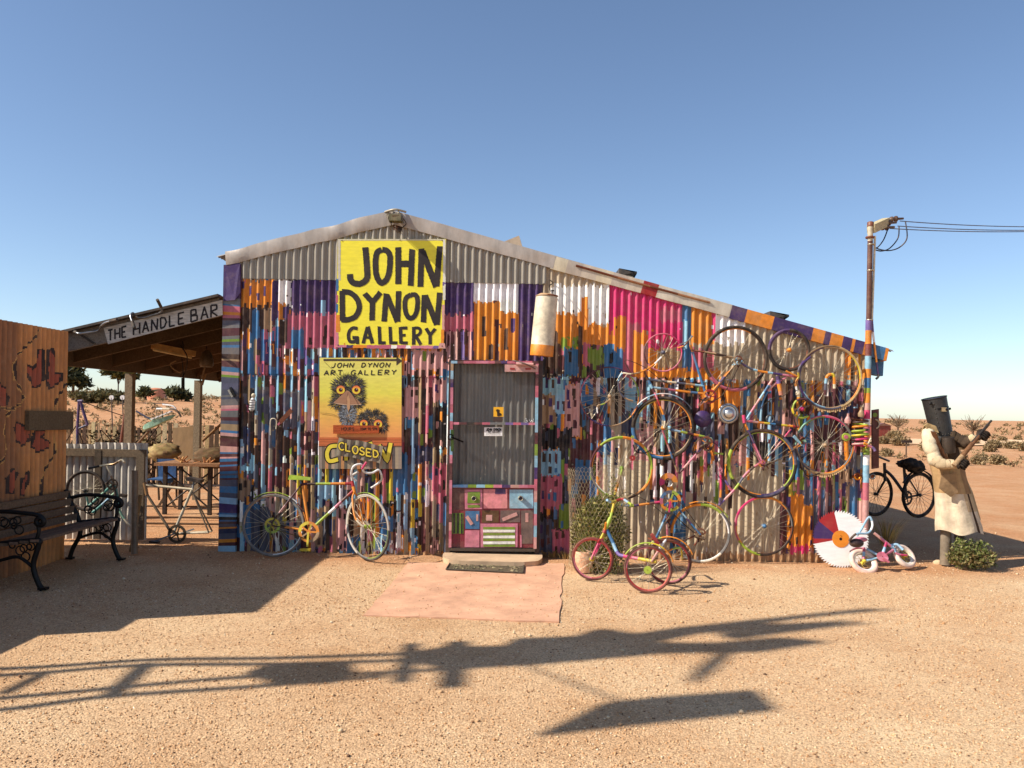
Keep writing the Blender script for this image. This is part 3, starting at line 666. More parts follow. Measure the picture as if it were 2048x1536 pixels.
# ================================================================== SIGNS
def plane(Y):
    return lambda x, y: W(x, y, Y - random.uniform(0, .0006))
INK = (44, 38, 36)
sg = thing('yellow_sign', 'big square yellow board with black brush lettering JOHN DYNON GALLERY', 'sign', W(782, 696, -.03))
mb = MB(); Ys = -.046
q = [(676, 478), (892, 478), (887, 697), (672, 694)]
mb.slab([W(x, y, Ys) for x, y in q], (0, .012, 0), (236, 222, 62)); mb.build('board', 'board', sg)
mb = MB(); f = plane(Ys - .001)
for (x0, y0, x1, y1, c) in ((676, 479, 681, 560, (190, 184, 170)), (676, 478, 890, 481, (196, 188, 160)), (886, 480, 891, 600, (214, 210, 196)), (672, 558, 677, 582, 'blue'), (672, 590, 676, 606, 'rose'), (672, 608, 676, 625, 'blue'), (672, 630, 680, 664, 'orange'), (672, 664, 677, 692, 'pink'), (672, 690, 694, 695, 'pink'), (694, 690, 706, 696, 'purple'), (706, 690, 734, 696, 'orange'), (734, 690, 782, 697, 'rose'), (782, 690, 794, 697, 'white'), (794, 690, 812, 697, 'pink'), (812, 691, 822, 697, 'white'), (822, 691, 866, 697, 'pink'), (866, 691, 878, 697, 'violet'), (878, 686, 889, 697, 'pale'), (882, 660, 888, 686, 'orange'), (884, 610, 889, 660, 'pale'), (885, 564, 891, 580, 'violet'), (688, 686, 690, 692, 'orange')):
    mb.ribbon(f, [((x0 + x1) / 2, y0), ((x0 + x1) / 2, y1)] if y1 - y0 > x1 - x0 else [(x0, (y0 + y1) / 2), (x1, (y0 + y1) / 2)], min(x1 - x0, y1 - y0) if True else 0, c, rag=.18, step=3)
mb.build('paint_border', 'board', sg)
S6 = lambda L_: [(670 + x / 6.678, 470 + y / 6.678) for x, y in L_]
BIG = [(82, [(405, 160), (430, 480), (420, 590), (340, 650), (250, 640), (205, 590), (200, 520)], 1), (78, [(630, 195), (560, 240), (540, 400), (560, 560), (620, 640), (690, 590), (725, 480), (735, 300), (700, 215), (630, 195)], 1),
  (80, [(845, 160), (845, 650)], 0), (80, [(1030, 190), (1010, 685)], 0), (88, [(850, 385), (1020, 385)], 0), (80, [(1155, 180), (1140, 700)], 0), (84, [(1165, 210), (1350, 690)], 0), (78, [(1400, 155), (1355, 690)], 0),
  (75, [(95, 740), (100, 1150)], 0), (75, [(95, 760), (200, 770), (290, 850), (325, 960), (280, 1080), (180, 1130), (90, 1130)], 1), (75, [(395, 780), (500, 900), (495, 1140)], 0), (75, [(610, 765), (505, 895)], 0),
  (74, [(685, 780), (655, 1155)], 0), (76, [(690, 800), (835, 1160)], 0), (74, [(850, 745), (835, 1155)], 0), (66, [(1015, 800), (945, 850), (935, 980), (965, 1080), (1020, 1110), (1075, 1060), (1100, 960), (1100, 850), (1070, 800), (1015, 800)], 1),
  (75, [(1195, 800), (1180, 1170)], 0), (78, [(1200, 800), (1360, 1200)], 0), (75, [(1400, 765), (1360, 1200)], 0),
  (46, [(300, 1252), (240, 1242), (190, 1290), (180, 1360), (200, 1420), (250, 1425), (300, 1400)], 1), (46, [(235, 1372), (315, 1372)], 0), (46, [(298, 1360), (300, 1455)], 0), (48, [(435, 1225), (375, 1450)], 0), (50, [(438, 1225), (500, 1450)], 0), (36, [(395, 1370), (480, 1370)], 0),
  (46, [(590, 1220), (600, 1440)], 0), (42, [(580, 1440), (680, 1440)], 0), (46, [(735, 1225), (745, 1440)], 0), (42, [(725, 1440), (830, 1440)], 0), (48, [(872, 1230), (882, 1450)], 0), (42, [(870, 1245), (965, 1240)], 0), (38, [(875, 1340), (945, 1338)], 0), (42, [(875, 1440), (970, 1442)], 0),
  (48, [(1052, 1230), (1050, 1465)], 0), (40, [(1050, 1245), (1120, 1245), (1142, 1290), (1110, 1335), (1055, 1350)], 1), (44, [(1075, 1345), (1147, 1465)], 0), (46, [(1215, 1245), (1270, 1335), (1270, 1465)], 0), (44, [(1340, 1250), (1272, 1335)], 0)]
mb = MB(); f = plane(Ys - .002)
for w, pts, cu in BIG: mb.ribbon(f, S6(pts), w / 6.678, INK, curve=bool(cu), rag=.07, step=1.6)
mb.build('lettering', 'board', sg)
mb = MB()
for (x, y) in ((684, 481), (800, 480), (884, 481), (676, 690), (884, 692)): mb.lathe(W(x, y, Ys), (0, -1, 0), [(.006, 0), (.006, .004), (.002, .006)], (90, 80, 70), 8)
mb.build('screws', 'metal', sg)

# --- the emu sign
es = thing('emu_sign', 'tall yellow and orange board painted with two shaggy emus and opening hours', 'sign', W(720, 936, -.03))
S1 = lambda L_: [(630 + x / 6.268, 700 + y / 6.268) for x, y in L_]
e1 = lambda x, y: (630 + x / 6.268, 700 + y / 6.268)
Ye = -.046
mb = MB(); cn = [e1(55, 95), e1(1090, 95), e1(1085, 1495), e1(45, 1490)]
mb.slab([W(x, y, Ye + .0015) for x, y in cn], (0, .012, 0), (110, 70, 50)); mb.build('board', 'board', es)
mb = MB(); NB = 60; grad = [(0, (220, 206, 104)), (.12, (222, 214, 104)), (.32, (222, 212, 84)), (.42, (226, 190, 84)), (.6, (230, 168, 88)), (.72, (228, 152, 92)), (.8, (206, 120, 60)), (1, (206, 120, 60))]
def gcol(t):
    for (a, ca_), (b_, cb) in zip(grad, grad[1:]):
        if t <= b_: k = (t - a) / (b_ - a); return tuple(u * (1 - k) + v * k for u, v in zip(ca_, cb))
for i in range(NB):
    ya, yb = 97 + 1390 * i / NB, 97 + 1390 * (i + 1) / NB
    for j in range(12):
        x0, x1 = 57 + 1028 * j / 12, 57 + 1028 * (j + 1) / 12
        mb.add([W(*e1(x0, ya), Ye), W(*e1(x1, ya), Ye), W(*e1(x1, yb), Ye), W(*e1(x0, yb), Ye)], [(0, 1, 2, 3)], vary(gcol((i + .5) / NB), .03))
mb.build('painted_face', 'board', es)
mb = MB(); f = plane(Ye - .001)
poly = lambda pts, c, fn: mb.add([fn(*e1(x, y)) for x, y in pts], [tuple(range(len(pts)))], c)
poly([(48, 1095), (1085, 1095), (1085, 1205), (46, 1205)], (196, 106, 60), f)
for k in range(26):
    x = 46 + k * 40; poly([(x, 1205), (x + 40, 1205), (x + 40, 1490), (x, 1490)], vary([(150, 138, 120), (110, 96, 84), (196, 140, 90), (92, 84, 78), (170, 150, 126)][k % 5], .15), f)
f = plane(Ye - .0018)
for yy in (1120, 1150, 1190): mb.ribbon(f, [e1(50, yy), e1(1080, yy + 8)], .5, (130, 66, 40), rag=.3, step=5)
mb.ribbon(f, [e1(46, 1208), e1(1085, 1212)], 1.6, (60, 40, 32), rag=.2)
mb.build('painted_fence', 'board', es)
def fuzz(mb, cx, cy, rx, ry, n, lmin, lmax, Yf, greys):
    for k in range(n):
        t = random.uniform(0, 2 * math.pi); q = math.sqrt(random.random()); x, y = cx + rx * q * math.cos(t), cy + ry * q * math.sin(t)
        a = t + random.uniform(-.5, .5); l = random.uniform(lmin, lmax); w = random.uniform(2.5, 6)
        g = random.choice(greys); x2, y2 = x + l * math.cos(a), y + l * math.sin(a)
        Yk = Yf - random.uniform(0, .0022)
        mb.add([W(*e1(x - w * math.sin(a), y + w * math.cos(a)), Yk), W(*e1(x + w * math.sin(a), y - w * math.cos(a)), Yk), W(*e1(x2, y2), Yk)], [(0, 1, 2)], g)
GR = [(30, 28, 28), (44, 42, 42), (70, 68, 66), (100, 98, 94), (26, 24, 24), (52, 48, 44)]
mb = MB()
for (cx, cy, rx, ry, n) in ((415, 450, 195, 118, 640), (400, 660, 215, 80, 420), (320, 560, 100, 125, 220), (510, 560, 100, 125, 220)): fuzz(mb, cx, cy, rx, ry, n, 24, 75, Ye - .002, GR)
fuzz(mb, 410, 810, 95, 130, 700, 20, 60, Ye - .0022, [(120, 126, 134), (90, 94, 100), (60, 60, 62), (150, 154, 158)])
mb.build('emu_head', 'board', es)
mb = MB()
for (cx, cy, rx, ry, n) in ((720, 860, 160, 100, 560), (850, 960, 50, 70, 150), (600, 870, 60, 60, 110)): fuzz(mb, cx, cy, rx, ry, n, 22, 65, Ye - .003, GR)
mb.build('emu_head', 'board', es)
mb = MB(); f = plane(Ye - .0065)
poly([(230, 660), (400, 505), (430, 520), (585, 680), (520, 690), (440, 685), (400, 690), (300, 685)], (158, 116, 88), f)
f = plane(Ye - .0072); poly([(400, 600), (415, 560), (440, 620), (438, 730), (415, 770), (402, 720)], (186, 142, 104), f)
mb.ribbon(f, [e1(400, 690), e1(402, 600), e1(415, 530)], .8, (90, 60, 46)); mb.ribbon(f, [e1(235, 665), e1(400, 690), e1(580, 684)], .8, (220, 190, 160), rag=.3)
mb.build('beak', 'board', es)
def eye(cx, cy, r):
    for (rr, c, d, sc) in ((r * 1.08, (58, 36, 30), .0065, 1), (r, (226, 120, 66), .007, 1), (r * .92, (222, 206, 60), .0074, .8), (r * .55, (214, 120, 40), .0078, 1), (r * .42, (46, 26, 22), .0082, 1)):
        oy = r * .14 if sc < 1 else 0
        mb.add([W(*e1(cx + rr * math.cos(t) * 1.0, cy + oy + rr * math.sin(t) * sc), Ye - d) for t in np.linspace(0, 2 * math.pi, 18)[:-1]], [tuple(range(17))], c)
    mb.add([W(*e1(cx + r * .12 + r * .1 * math.cos(t), cy - r * .2 + r * .1 * math.sin(t)), Ye - .0086) for t in np.linspace(0, 6.28, 9)[:-1]], [tuple(range(8))], 'white')
for (x, y, r) in ((322, 500, 54), (517, 500, 54), (612, 925, 50), (790, 928, 54)): mb = MB(); eye(x, y, r); mb.build('eye', 'board', es)
mb = MB(); f = plane(Ye - .001)
mb.ribbon(f, [e1(105, 125), e1(1025, 125)], 4.2, (70, 56, 40), rag=.06); mb.add([f(*e1(x, y)) for x, y in ((1020, 82), (1095, 135), (1020, 195))], [(0, 1, 2)], (60, 48, 36)); mb.build('arrow', 'board', es)
mb = MB(); f = plane(Ye - .0016)
letters(mb, f, 'JOHN DYNON', *e1(215, 165), *e1(945, 160), 8.8, 2.0, (40, 34, 28), .25, gap=.35); letters(mb, f, 'ART GALLERY', *e1(120, 258), *e1(1020, 250), 9.2, 2.1, (40, 34, 28), .12, gap=.35)
mb.build('lettering', 'board', es)
mb = MB()
for (w, c, d) in ((12.5, (38, 26, 20), .002), (7.6, (226, 204, 66), .003)):
    f = plane(Ye - d)
    mb.ribbon(f, [e1(x, y) for x, y in ((280, 1200), (190, 1215), (150, 1300), (180, 1390), (290, 1370))], w, c, curve=True, rag=.04)
    mb.ribbon(f, [e1(395, 1200), e1(390, 1385)], w, c, rag=.04); mb.ribbon(f, [e1(x, y) for x, y in ((620, 1390), (620, 1200), (720, 1170))], w, c, rag=.04)
    mb.ribbon(f, [e1(x, y) for x, y in ((800, 1190), (905, 1395), (950, 1165))], w, c, rag=.04)
mb.build('lettering', 'board', es)
mb = MB(); hb = [e1(228, 942), e1(800, 948), e1(800, 1045), e1(228, 1050)]
mb.slab([W(x, y, Ye - .03) for x, y in hb], (0, .018, 0), (176, 84, 46)); pl = mb.build('hours_plank', 'plank', es)
mb = MB(); f = plane(Ye - .031); letters(mb, f, 'HOURS', *e1(330, 970), *e1(490, 968), 6, 1.0, (58, 26, 18), gap=.3); letters(mb, f, '10AM TO 5PM', *e1(565, 970), *e1(775, 972), 5.6, .8, (58, 26, 18), gap=.25); mb.build('lettering', 'board', pl)
cs_ = thing('closed_plate', 'bent scrap of corrugated iron lettered CLOSED hung across the word OPEN', 'sign', W(715, 925, -.06))
mb = MB(); A, B_, Cc, Dd = ((300, 1095), (855, 1200), (815, 1420), (255, 1310))
nC = 48; vs_ = []
for i in range(nC + 1):
    t = i / nC; dy = .007 * math.cos(t * 2 * math.pi * 5.5); tp = (A[0] + (B_[0] - A[0]) * t, A[1] + (B_[1] - A[1]) * t + 8 * math.sin(t * 9)); bt = (Dd[0] + (Cc[0] - Dd[0]) * t, Dd[1] + (Cc[1] - Dd[1]) * t + 7 * math.sin(t * 13))
    vs_ += [W(*e1(*tp), Ye - .03 + dy), W(*e1(*bt), Ye - .032 + dy)]
mb.add(vs_, [(2 * i, 2 * i + 1, 2 * i + 3, 2 * i + 2) for i in range(nC)], [vary((128, 116, 100), .25) for _ in range(nC)], True); mb.build('plate', 'tin', cs_)
mb = MB()
for (w, c, d) in ((5.4, (38, 26, 20), .041), (2.8, (228, 200, 70), .043)):
    f = plane(Ye - d); n_ = len('CLOSED')
    for i, ch in enumerate('CLOSED'):
        x0, y0 = 300 + i * 86, 1165 + i * 17 - (12 if i in (0, 1) else 0)
        for st in FONT[ch]: mb.ribbon(f, [e1(x0 + a * 66, y0 + b_ * 92 + a * 12) for a, b_ in st], w, c, curve=ch in 'COS', rag=.05, step=1.5)
mb.build('lettering', 'board', cs_)
single(MB().tube([W(*e1(x, y), Ye - d) for x, y, d in ((120, 150, .004), (300, 340, .006), (520, 640, .011), (545, 760, .012))], .0016, (40, 34, 30), 5), 'dangling_wire', 'rubber', 'thin dark wire drooping over the taller painted emu', 'wire')
single(MB().tube([W(*e1(x, y), Ye - d) for x, y, d in ((70, 790, .006), (200, 800, .008), (330, 850, .009), (470, 890, .012))], .0016, (60, 50, 40), 5), 'dangling_wire', 'rubber', 'rusty wire strung from the left edge of the emu board', 'wire')

# ================================================================== SCREEN DOOR
dr = MB(); k8 = 3.748
d8 = lambda x, y: (880 + x / k8, 710 + y / k8)
YF, YI = -.17, -.03
def segbar(mb, a, b_, w, th, cols, Y):      # painted frame bar made of colour blocks
    n = len(cols); a, b_ = W(*a, Y), W(*b_, Y)
    for i in range(n): mb.bar(a.lerp(b_, i / n), a.lerp(b_, (i + 1) / n), w, th, vary(cols[i], .08), up=(0, 1, 0))
FC = ['pink', 'maroon', 'light', 'rose', 'purple', 'pale', 'maroon', 'rose', 'tan', 'pink', 'slate', 'rose', 'light', 'maroon']
def fcs(n): return [random.choice(FC) for _ in range(n)]
wf = mpp(YF)
dm = MB()
segbar(dm, d8(92, 55), d8(76, 1440), 20 / k8 * wf, .05, fcs(22), YF); segbar(dm, d8(728, 58), d8(712, 1450), 22 / k8 * wf, .05, ['pink', 'maroon', 'rose', 'light', 'light', 'light', 'maroon', 'green', 'light', 'purple', 'rose', 'pale', 'light', 'pink', 'light', 'pale'], YF)
segbar(dm, d8(84, 54), d8(738, 56), 20 / k8 * wf, .05, fcs(14), YF - .002)
door = dm.build('door', 'paint', shed); door['label'] = 'screen door with a colour-block painted frame and lower panel'
m2 = MB(); segbar(m2, d8(85, 512), d8(722, 516), 18 / k8 * wf, .04, ['pink', 'maroon', 'black', 'maroon', 'rose', 'grey', 'grey', 'violet', 'rose', 'violet', 'pink'], YF - .001); m2.build('mid_rail', 'paint', door)
m2 = MB(); segbar(m2, d8(82, 982), d8(720, 985), 20 / k8 * wf, .04, ['blue', 'blue', 'green', 'light', 'lime', 'pink', 'purple', 'pale', 'pink', 'rose'], YF - .001); m2.build('lower_rail', 'paint', door)
m2 = MB()
for (xa, xb) in ((66, 76), (738, 750)):
    p, q = W(*d8(xa, 40), YF), W(*d8(xb - 4, 1470), YF); m2.box((min(p.x, q.x), YF + .02, -.01), (max(p.x, q.x), 0.0, p.z), (60, 40, 38))
p, q = W(*d8(66, 36), YF), W(*d8(750, 46), YF); m2.box((p.x, YF + .02, q.z), (q.x, 0, p.z), 'maroon'); m2.build('door_case', 'paint', shed)
p, q = W(*d8(80, 60), YI), W(*d8(735, 1450), YI)
wall_sheet(p.x, q.x, 0.03, p.z, YI - .01, painted=False, base=(150, 147, 138), phase=.02).build('inner_door', 'tin', shed)
m2 = MB(); m2.add([W(*d8(95, 60), YF + .012), W(*d8(722, 60), YF + .012), W(*d8(712, 985), YF + .012), W(*d8(84, 985), YF + .012)], [(0, 1, 2, 3)], (92, 92, 92)); m2.build('wire_screen', 'screen', door)
m2 = MB(); m2.slab([W(*d8(x, y), YF + .006) for x, y in ((82, 985), (712, 985), (706, 1445), (78, 1445))], (0, .02, 0), (120, 34, 48)); lp = m2.build('kick_panel', 'paint', door)
def dpan(x0, y0, x1, y1, c, lift=.004, name='painted_patch', host=None):
    b_ = MB(); b_.slab([W(*d8(x + random.uniform(-2, 2), y + random.uniform(-2, 2)), YF + .006 - lift) for x, y in ((x0, y0), (x1, y0), (x1, y1), (x0, y1))], (0, lift + .002, 0), vary(c, .05)); return b_.build(name, 'paint', door)
for a in ((90, 1003, 180, 1160, 'maroon'), (186, 1010, 318, 1155, 'pink'), (326, 1005, 505, 1150, (226, 140, 146)), (520, 1010, 700, 1150, 'light'), (88, 1185, 176, 1340, (96, 128, 40)), (190, 1170, 296, 1305, 'blue'), (314, 1165, 440, 1255, (92, 64, 34)), (452, 1165, 600, 1255, (104, 84, 80)), (608, 1165, 696, 1415, (104, 84, 80)), (186, 1315, 296, 1440, 'pink'), (304, 1265, 582, 1442, 'pink')): dpan(*a)
for a in ((206, 1026, 300, 1112, 'green'), (208, 1124, 298, 1145, 'green'), (414, 1003, 490, 1040, 'purple'), (98, 1188, 112, 1336, 'black'), (128, 1188, 142, 1336, 'black'), (158, 1188, 166, 1336, 'black'), (345, 1200, 390, 1242, 'pale'), (640, 1185, 662, 1255, 'pale'), (272, 1196, 288, 1245, 'pale'), (600, 1350, 612, 1440, 'pink')): dpan(*a, lift=.007)
for i in range(7): dpan(324, 1288 + i * 22, 562, 1288 + i * 22 + 20, 'green' if i % 2 == 0 else 'white', lift=.007, name='painted_stripe')
for (x0, y0, x1, y1) in ((200, 1210, 240, 1270), (468, 1235, 578, 1190)):
    b_ = MB(); b_.bar(W(*d8(x0, y0), YF - .002), W(*d8(x1, y1), YF - .002), .035, .006, 'pale', up=(0, 1, 0)); b_.build('painted_stripe', 'paint', door)
for (x, y) in ((255, 1072), (603, 1070)):
    b_ = MB(); p = W(*d8(x, y), YF + .004); b_.torus(p + Vector((0, -.05, 0)), XX, ZZ, .022, .003, 'cream', 16, 5); b_.lathe(p, (0, -1, 0), [(.024, 0), (.024, .05)], (190, 180, 150), 14); b_.ring(p + Vector((0, -.0515, 0)), XX, ZZ, 0, .02, .001, (56, 54, 62), 14); b_.build('can', 'metal', door)
b_ = MB(); p = W(*d8(90, 615), YF - .01); b_.bar(W(*d8(92, 560), YF - .028), W(*d8(92, 720), YF - .028), .03, .02, (84, 104, 60), up=(0, 1, 0)); b_.tube([p + Vector((0, -.02, 0)), p + Vector((0, -.06, 0)), p + Vector((.02, -.07, -.005)), W(*d8(175, 652), YF - .07)], .009, (24, 22, 22), 6); b_.torus(p + Vector((-.01, -.06, 0)), XX, ZZ, .028, .006, (30, 28, 28), 14, 6); b_.build('handle', 'metal', door)
b_ = MB(); b_.bar(W(*d8(72, 1455), YF - .004), W(*d8(712, 1462), YF - .004), .03, .03, (96, 90, 84), up=(0, 1, 0)); b_.build('bottom_sweep', 'metal', door)
b_ = MB(); b_.bar(W(*d8(485, 98), YF - .03), W(*d8(735, 102), YF - .03), .075, .02, 'pale', up=(0, 1, 0)); plq = b_.build('closer_plate', 'paint', door)
b_ = MB(); b_.bar(W(*d8(525, 102), YF - .042), W(*d8(560, 104), YF - .042), .02, .004, 'red', up=(0, 1, 0)); b_.bar(W(*d8(640, 104), YF - .042), W(*d8(680, 104), YF - .042), .02, .004, 'red', up=(0, 1, 0)); b_.tube([W(*d8(570, 66), YF - .06), W(*d8(700, 72), YF - .06)], .018, 'pale', 8); b_.tube([W(*d8(545, 40), YF - .02), W(*d8(640, 66), YF - .09), W(*d8(715, 105), YF - .04)], .006, (80, 70, 64), 6); b_.build('closer_arm', 'paint', door)
b_ = MB(); f = plane(YF + .010)
b_.add([f(*d8(x, y)) for x, y in ((401, 390), (476, 390), (476, 462), (401, 462))], [(0, 1, 2, 3)], (232, 172, 40)); b_.add([W(*d8(x, y), YF + .008) for x, y in ((418, 412), (432, 405), (448, 412), (446, 432), (458, 438), (466, 452), (440, 460), (428, 456), (428, 432))], [tuple(range(9))], (50, 36, 20)); b_.add([f(*d8(x, y)) for x, y in ((401, 464), (470, 464), (470, 500), (401, 500))], [(0, 1, 2, 3)], (76, 58, 52)); o = b_.build('sticker', 'board', door); o['label'] = 'small orange sticker with a dark figure'
b_ = MB(); f = plane(YF + .008)
b_.add([W(*d8(x, y), YF + .010) for x, y in ((331, 542), (467, 542), (467, 607), (331, 607))], [(0, 1, 2, 3)], 'white'); letters(b_, f, 'JOHN DYNON', *d8(345, 550), *d8(458, 550), 5, 1.5, (20, 20, 20), gap=.15); letters(b_, f, 'ART GALLERY', *d8(360, 572), *d8(452, 572), 2.6, .8, (20, 20, 20), gap=.2)
for yy in (586, 596): b_.ribbon(f, [d8(345, yy), d8(455, yy + 2)], .5, (80, 80, 80), rag=.8, step=1)
o = b_.build('name_card', 'board', door); o['label'] = 'white card with black printed gallery name'
b_ = MB()
for _ in range(26): x, y = random.uniform(300, 640), random.uniform(600, 940); b_.ribbon(plane(YF + .009), [d8(x, y), d8(x + random.uniform(-20, 20), y + random.uniform(4, 30))], random.uniform(.3, 1.0), (150, 140, 124), rag=.4, step=2)
for _ in range(14): p = W(*d8(random.uniform(645, 705), random.uniform(470, 505)), YF + .004); b_.ball(p, .004, 'white', 6, 4)
b_.build('scratches', 'board', door)

# hot-water cylinder hung above the door's right side
cy = thing('tank_cylinder', 'white enamel cylinder with rusty rim hung beside the door top', 'cylinder', W(1086, 714, -.2))
p0, p1 = W(1083, 712, -.22), W(1094, 590, -.24); axv = p1 - p0; Lc = axv.length
b_ = MB(); b_.lathe(p0, axv, [(.118, 0), (.12, .012), (.12, .11), (.119, .112), (.118, Lc * .5), (.113, Lc - .03), (.106, Lc - .01), (.07, Lc + .012)], 'cream', 24, ['orange', 'orange', 'orange', 'cream', 'cream', 'cream', (190, 150, 110)]); b_.build('tank', 'paint', cy)
b_ = MB(); b_.torus(p0 + axv * ((Lc - .012) / Lc), XX, Vector((0, 1, 0)), .110, .008, ['rust', (150, 90, 54), 'tan', 'rust'], 24, 6); b_.build('rim', 'paint', cy)
b_ = MB(); b_.tube([W(1098, 588, -.24), W(1099, 572, -.2), W(1106, 566, -.1), W(1100, 560, -.01)], .006, (80, 70, 60), 6); b_.lathe(W(1104, 592, -.24), (0.1, 0, 1), [(.004, 0), (.004, .05), (.016, .05), (.016, .06)], (40, 38, 36), 10); b_.tube([W(1085, 592, -.24), W(1086, 575, -.12), W(1088, 565, -.01)], .006, (90, 80, 66), 6); b_.build('hanger', 'metal', cy)

# ================================================================== BICYCLES
def wheel(host, c, Rr, u, v, rim, tyre, tr=.016, hub='steel', spoke=(196, 184, 160), nsp=28, hubw=.045, label=None, part=True, rimr=.008, fringe=False):
    c, u, v = Vector(c), Vector(u).normalized(), Vector(v).normalized(); w = u.cross(v)
    mb = MB(); Rb = Rr - (tr * 1.9 if tyre is not None else rimr); mb.torus(c, u, v, Rb, rimr, [vary(x, .08) for x in rim], 48, 7, flat=1.2)
    if part: hst = mb.build('wheel', 'paint', host)
    else: mb.build('rim', 'paint', host); hst = host
    if label: hst['label'] = label
    if tyre is not None:
        mb = MB(); mb.torus(c, u, v, Rr - tr, tr, tyre if isinstance(tyre, list) else [tyre], 48, 8); mb.build('tyre', 'rubber', hst)
    mb = MB(); ph = random.uniform(0, 6)
    for i in range(nsp):
        t = ph + 2 * math.pi * i / nsp; s_ = 1 if i % 2 else -1; t2 = t + (1.1 if (i // 2) % 2 else -1.1)
        a = c + (u * math.cos(t2) + v * math.sin(t2)) * .02 + w * hubw * .45 * s_; b_ = c + (u * math.cos(t) + v * math.sin(t)) * (Rb - rimr * .5)
        mb.tube([a, b_], .0021, spoke, 4, cap=False)
    mb.build('spokes', 'metal', hst)
    mb = MB(); mb.lathe(c - w * hubw / 2, w, [(.008, -.015), (.022, 0), (.022, .006), (.012, .008), (.012, hubw - .008), (.022, hubw - .006), (.022, hubw), (.008, hubw + .015)], hub, 12); mb.build('hub', 'paint', hst)
    return hst
def chainring(host, c, u, v, r, cols, name='chainring', teeth=36, m='paint'):
    mb = MB(); mb.ring(c, u, v, r * .72, r, .005, cols, teeth=teeth, tooth=.004); mb.ring(c, u, v, 0, r * .22, .008, cols[0] if isinstance(cols, list) else cols, 12)
    u, v = Vector(u).normalized(), Vector(v).normalized()
    for i in range(5):
        t = 6.283 * i / 5; d = u * math.cos(t) + v * math.sin(t); mb.bar(Vector(c) + d * r * .15, Vector(c) + d * r * .8, r * .16, .005, cols[i % len(cols)] if isinstance(cols, list) else cols, up=u.cross(v))
    return mb.build(name, m, host)
def fender(host, c, u, v, Ra, a0, a1, cols, w=.022):
    mb = MB(); mb.torus(c, u, v, Ra, .006, [vary(x, .06) for x in cols], 30, 6, R(a0), R(a1), flat=3.4); return mb.build('fender', 'paint', host)
TY = (48, 42, 38)

# --- yellow road bike leaning on the wall
def yb(px, py): return W(px, py, -.36 + .0013 * (1112 - py))
bk = thing('leaning_bicycle', 'orange and lime road bicycle leaning on the wall below the emu sign', 'bicycle', yb(640, 1115))
lean = (yb(600, 950) - yb(600, 1112)).normalized()
wheel(bk, yb(547, 1050), .325, XX, lean, ['grey', 'tan', 'grey', 'white'], [(120, 112, 104)], .013, 'yellow')
fu = Vector((math.cos(R(40)), -math.sin(R(40)), 0)); fc = W(735, 1054, -.36)
wheel(bk, fc, .338, fu, lean + Vector((0, 0, .02)), ['tan', 'cream', 'grey', 'green'], [(164, 156, 146), (184, 178, 168), (70, 66, 62)], .013, 'lime', hubw=.06)
fender(bk, yb(547, 1050), XX, lean, .336, 62, 128, ['lime', 'lime', 'green']); fender(bk, yb(547, 1050), XX, lean, .337, 5, 62, ['orange', 'maroon', 'white'])
fender(bk, fc, fu, lean, .35, 55, 110, ['lime', 'green'])
fr = MB()
fr.tube([yb(603, 968), yb(705, 967)], .014, ['maroon', 'brown', 'lime', 'lime', 'orange', 'orange', 'red'], 10); fr.tube([yb(605, 972), yb(619, 1062)], .014, ['orange'], 10)
fr.tube([yb(619, 1062), yb(708, 980)], .015, ['pale', 'lime', 'lime', 'white', 'pink', 'maroon', 'red'], 10)
for s_ in (-1, 1):
    o_ = Vector((0, .045 * s_, 0)); fr.tube([yb(602, 970), yb(552, 1036) + o_, yb(547, 1050) + o_], .008, ['maroon', 'maroon', 'pale', 'brown'], 7); fr.tube([yb(619, 1062), yb(547, 1050) + o_], .008, ['orange', 'orange', 'brown'], 7)
fr.tube([yb(704, 962), yb(709, 985)], .018, ['red', 'orange'], 10); fr.build('frame', 'paint', bk)
fk = MB(); wl = fu.cross(lean).normalized()
for s_ in (-1, 1): fk.tube([yb(709, 985), yb(711, 998) + wl * .04 * s_, W(718, 1036, -.33) + wl * .05 * s_, fc + wl * .05 * s_], .010, ['orange', 'orange', 'orange', 'cream'], 8)
fk.build('fork', 'paint', bk)
hb_ = MB()
hb_.tube([yb(705, 965), yb(704, 952), W(716, 944, -.2)], .012, (190, 186, 180), 8)
hb_.tube([W(713, 962, -.24), W(703, 951, -.27), W(707, 933, -.30), W(723, 929, -.28), W(728, 944, -.22), W(744, 946, -.17), W(758, 940, -.14), W(764, 957, -.12), W(757, 966, -.14), W(742, 976, -.15)], .011, ['white'] * 6 + ['cream', 'white'], 8); hb_.tube([W(724, 938, -.29), W(731, 927, -.3), W(733, 924, -.3)], .012, 'magenta', 8)
hb_.build('handlebar', 'paint', bk)
sd_ = MB(); a = yb(581, 952); b_ = yb(622, 957)
for i in range(8):
    t0, t1 = i / 8, (i + 1) / 8
    wd = lambda t: .075 * (1 - t) ** 1.2 + .022; hh = lambda t: .030 - .012 * t
    p, q = a.lerp(b_, t0), a.lerp(b_, t1)
    sd_.hexa([p + Vector((0, -wd(t0), -hh(t0))), q + Vector((0, -wd(t1), -hh(t1))), q + Vector((0, wd(t1), -hh(t1))), p + Vector((0, wd(t0), -hh(t0))), p + Vector((0, -wd(t0) * .5, .012)), q + Vector((0, -wd(t1) * .5, .008)), q + Vector((0, wd(t1) * .5, .008)), p + Vector((0, wd(t0) * .5, .012))], 'lime')
sd_.build('saddle', 'paint', bk)
mb = MB(); mb.tube([yb(602, 968), yb(600, 957)], .011, 'steel', 8); mb.build('seat_post', 'metal', bk)
chainring(bk, yb(619, 1063) + Vector((0, -.03, 0)), XX, lean, .105, ['orange', 'yellow', 'orange', 'tan']); chainring(bk, yb(547, 1050) + Vector((0, -.04, 0)), XX, lean, .078, ['yellow', 'lime'], 'sprocket', 28)
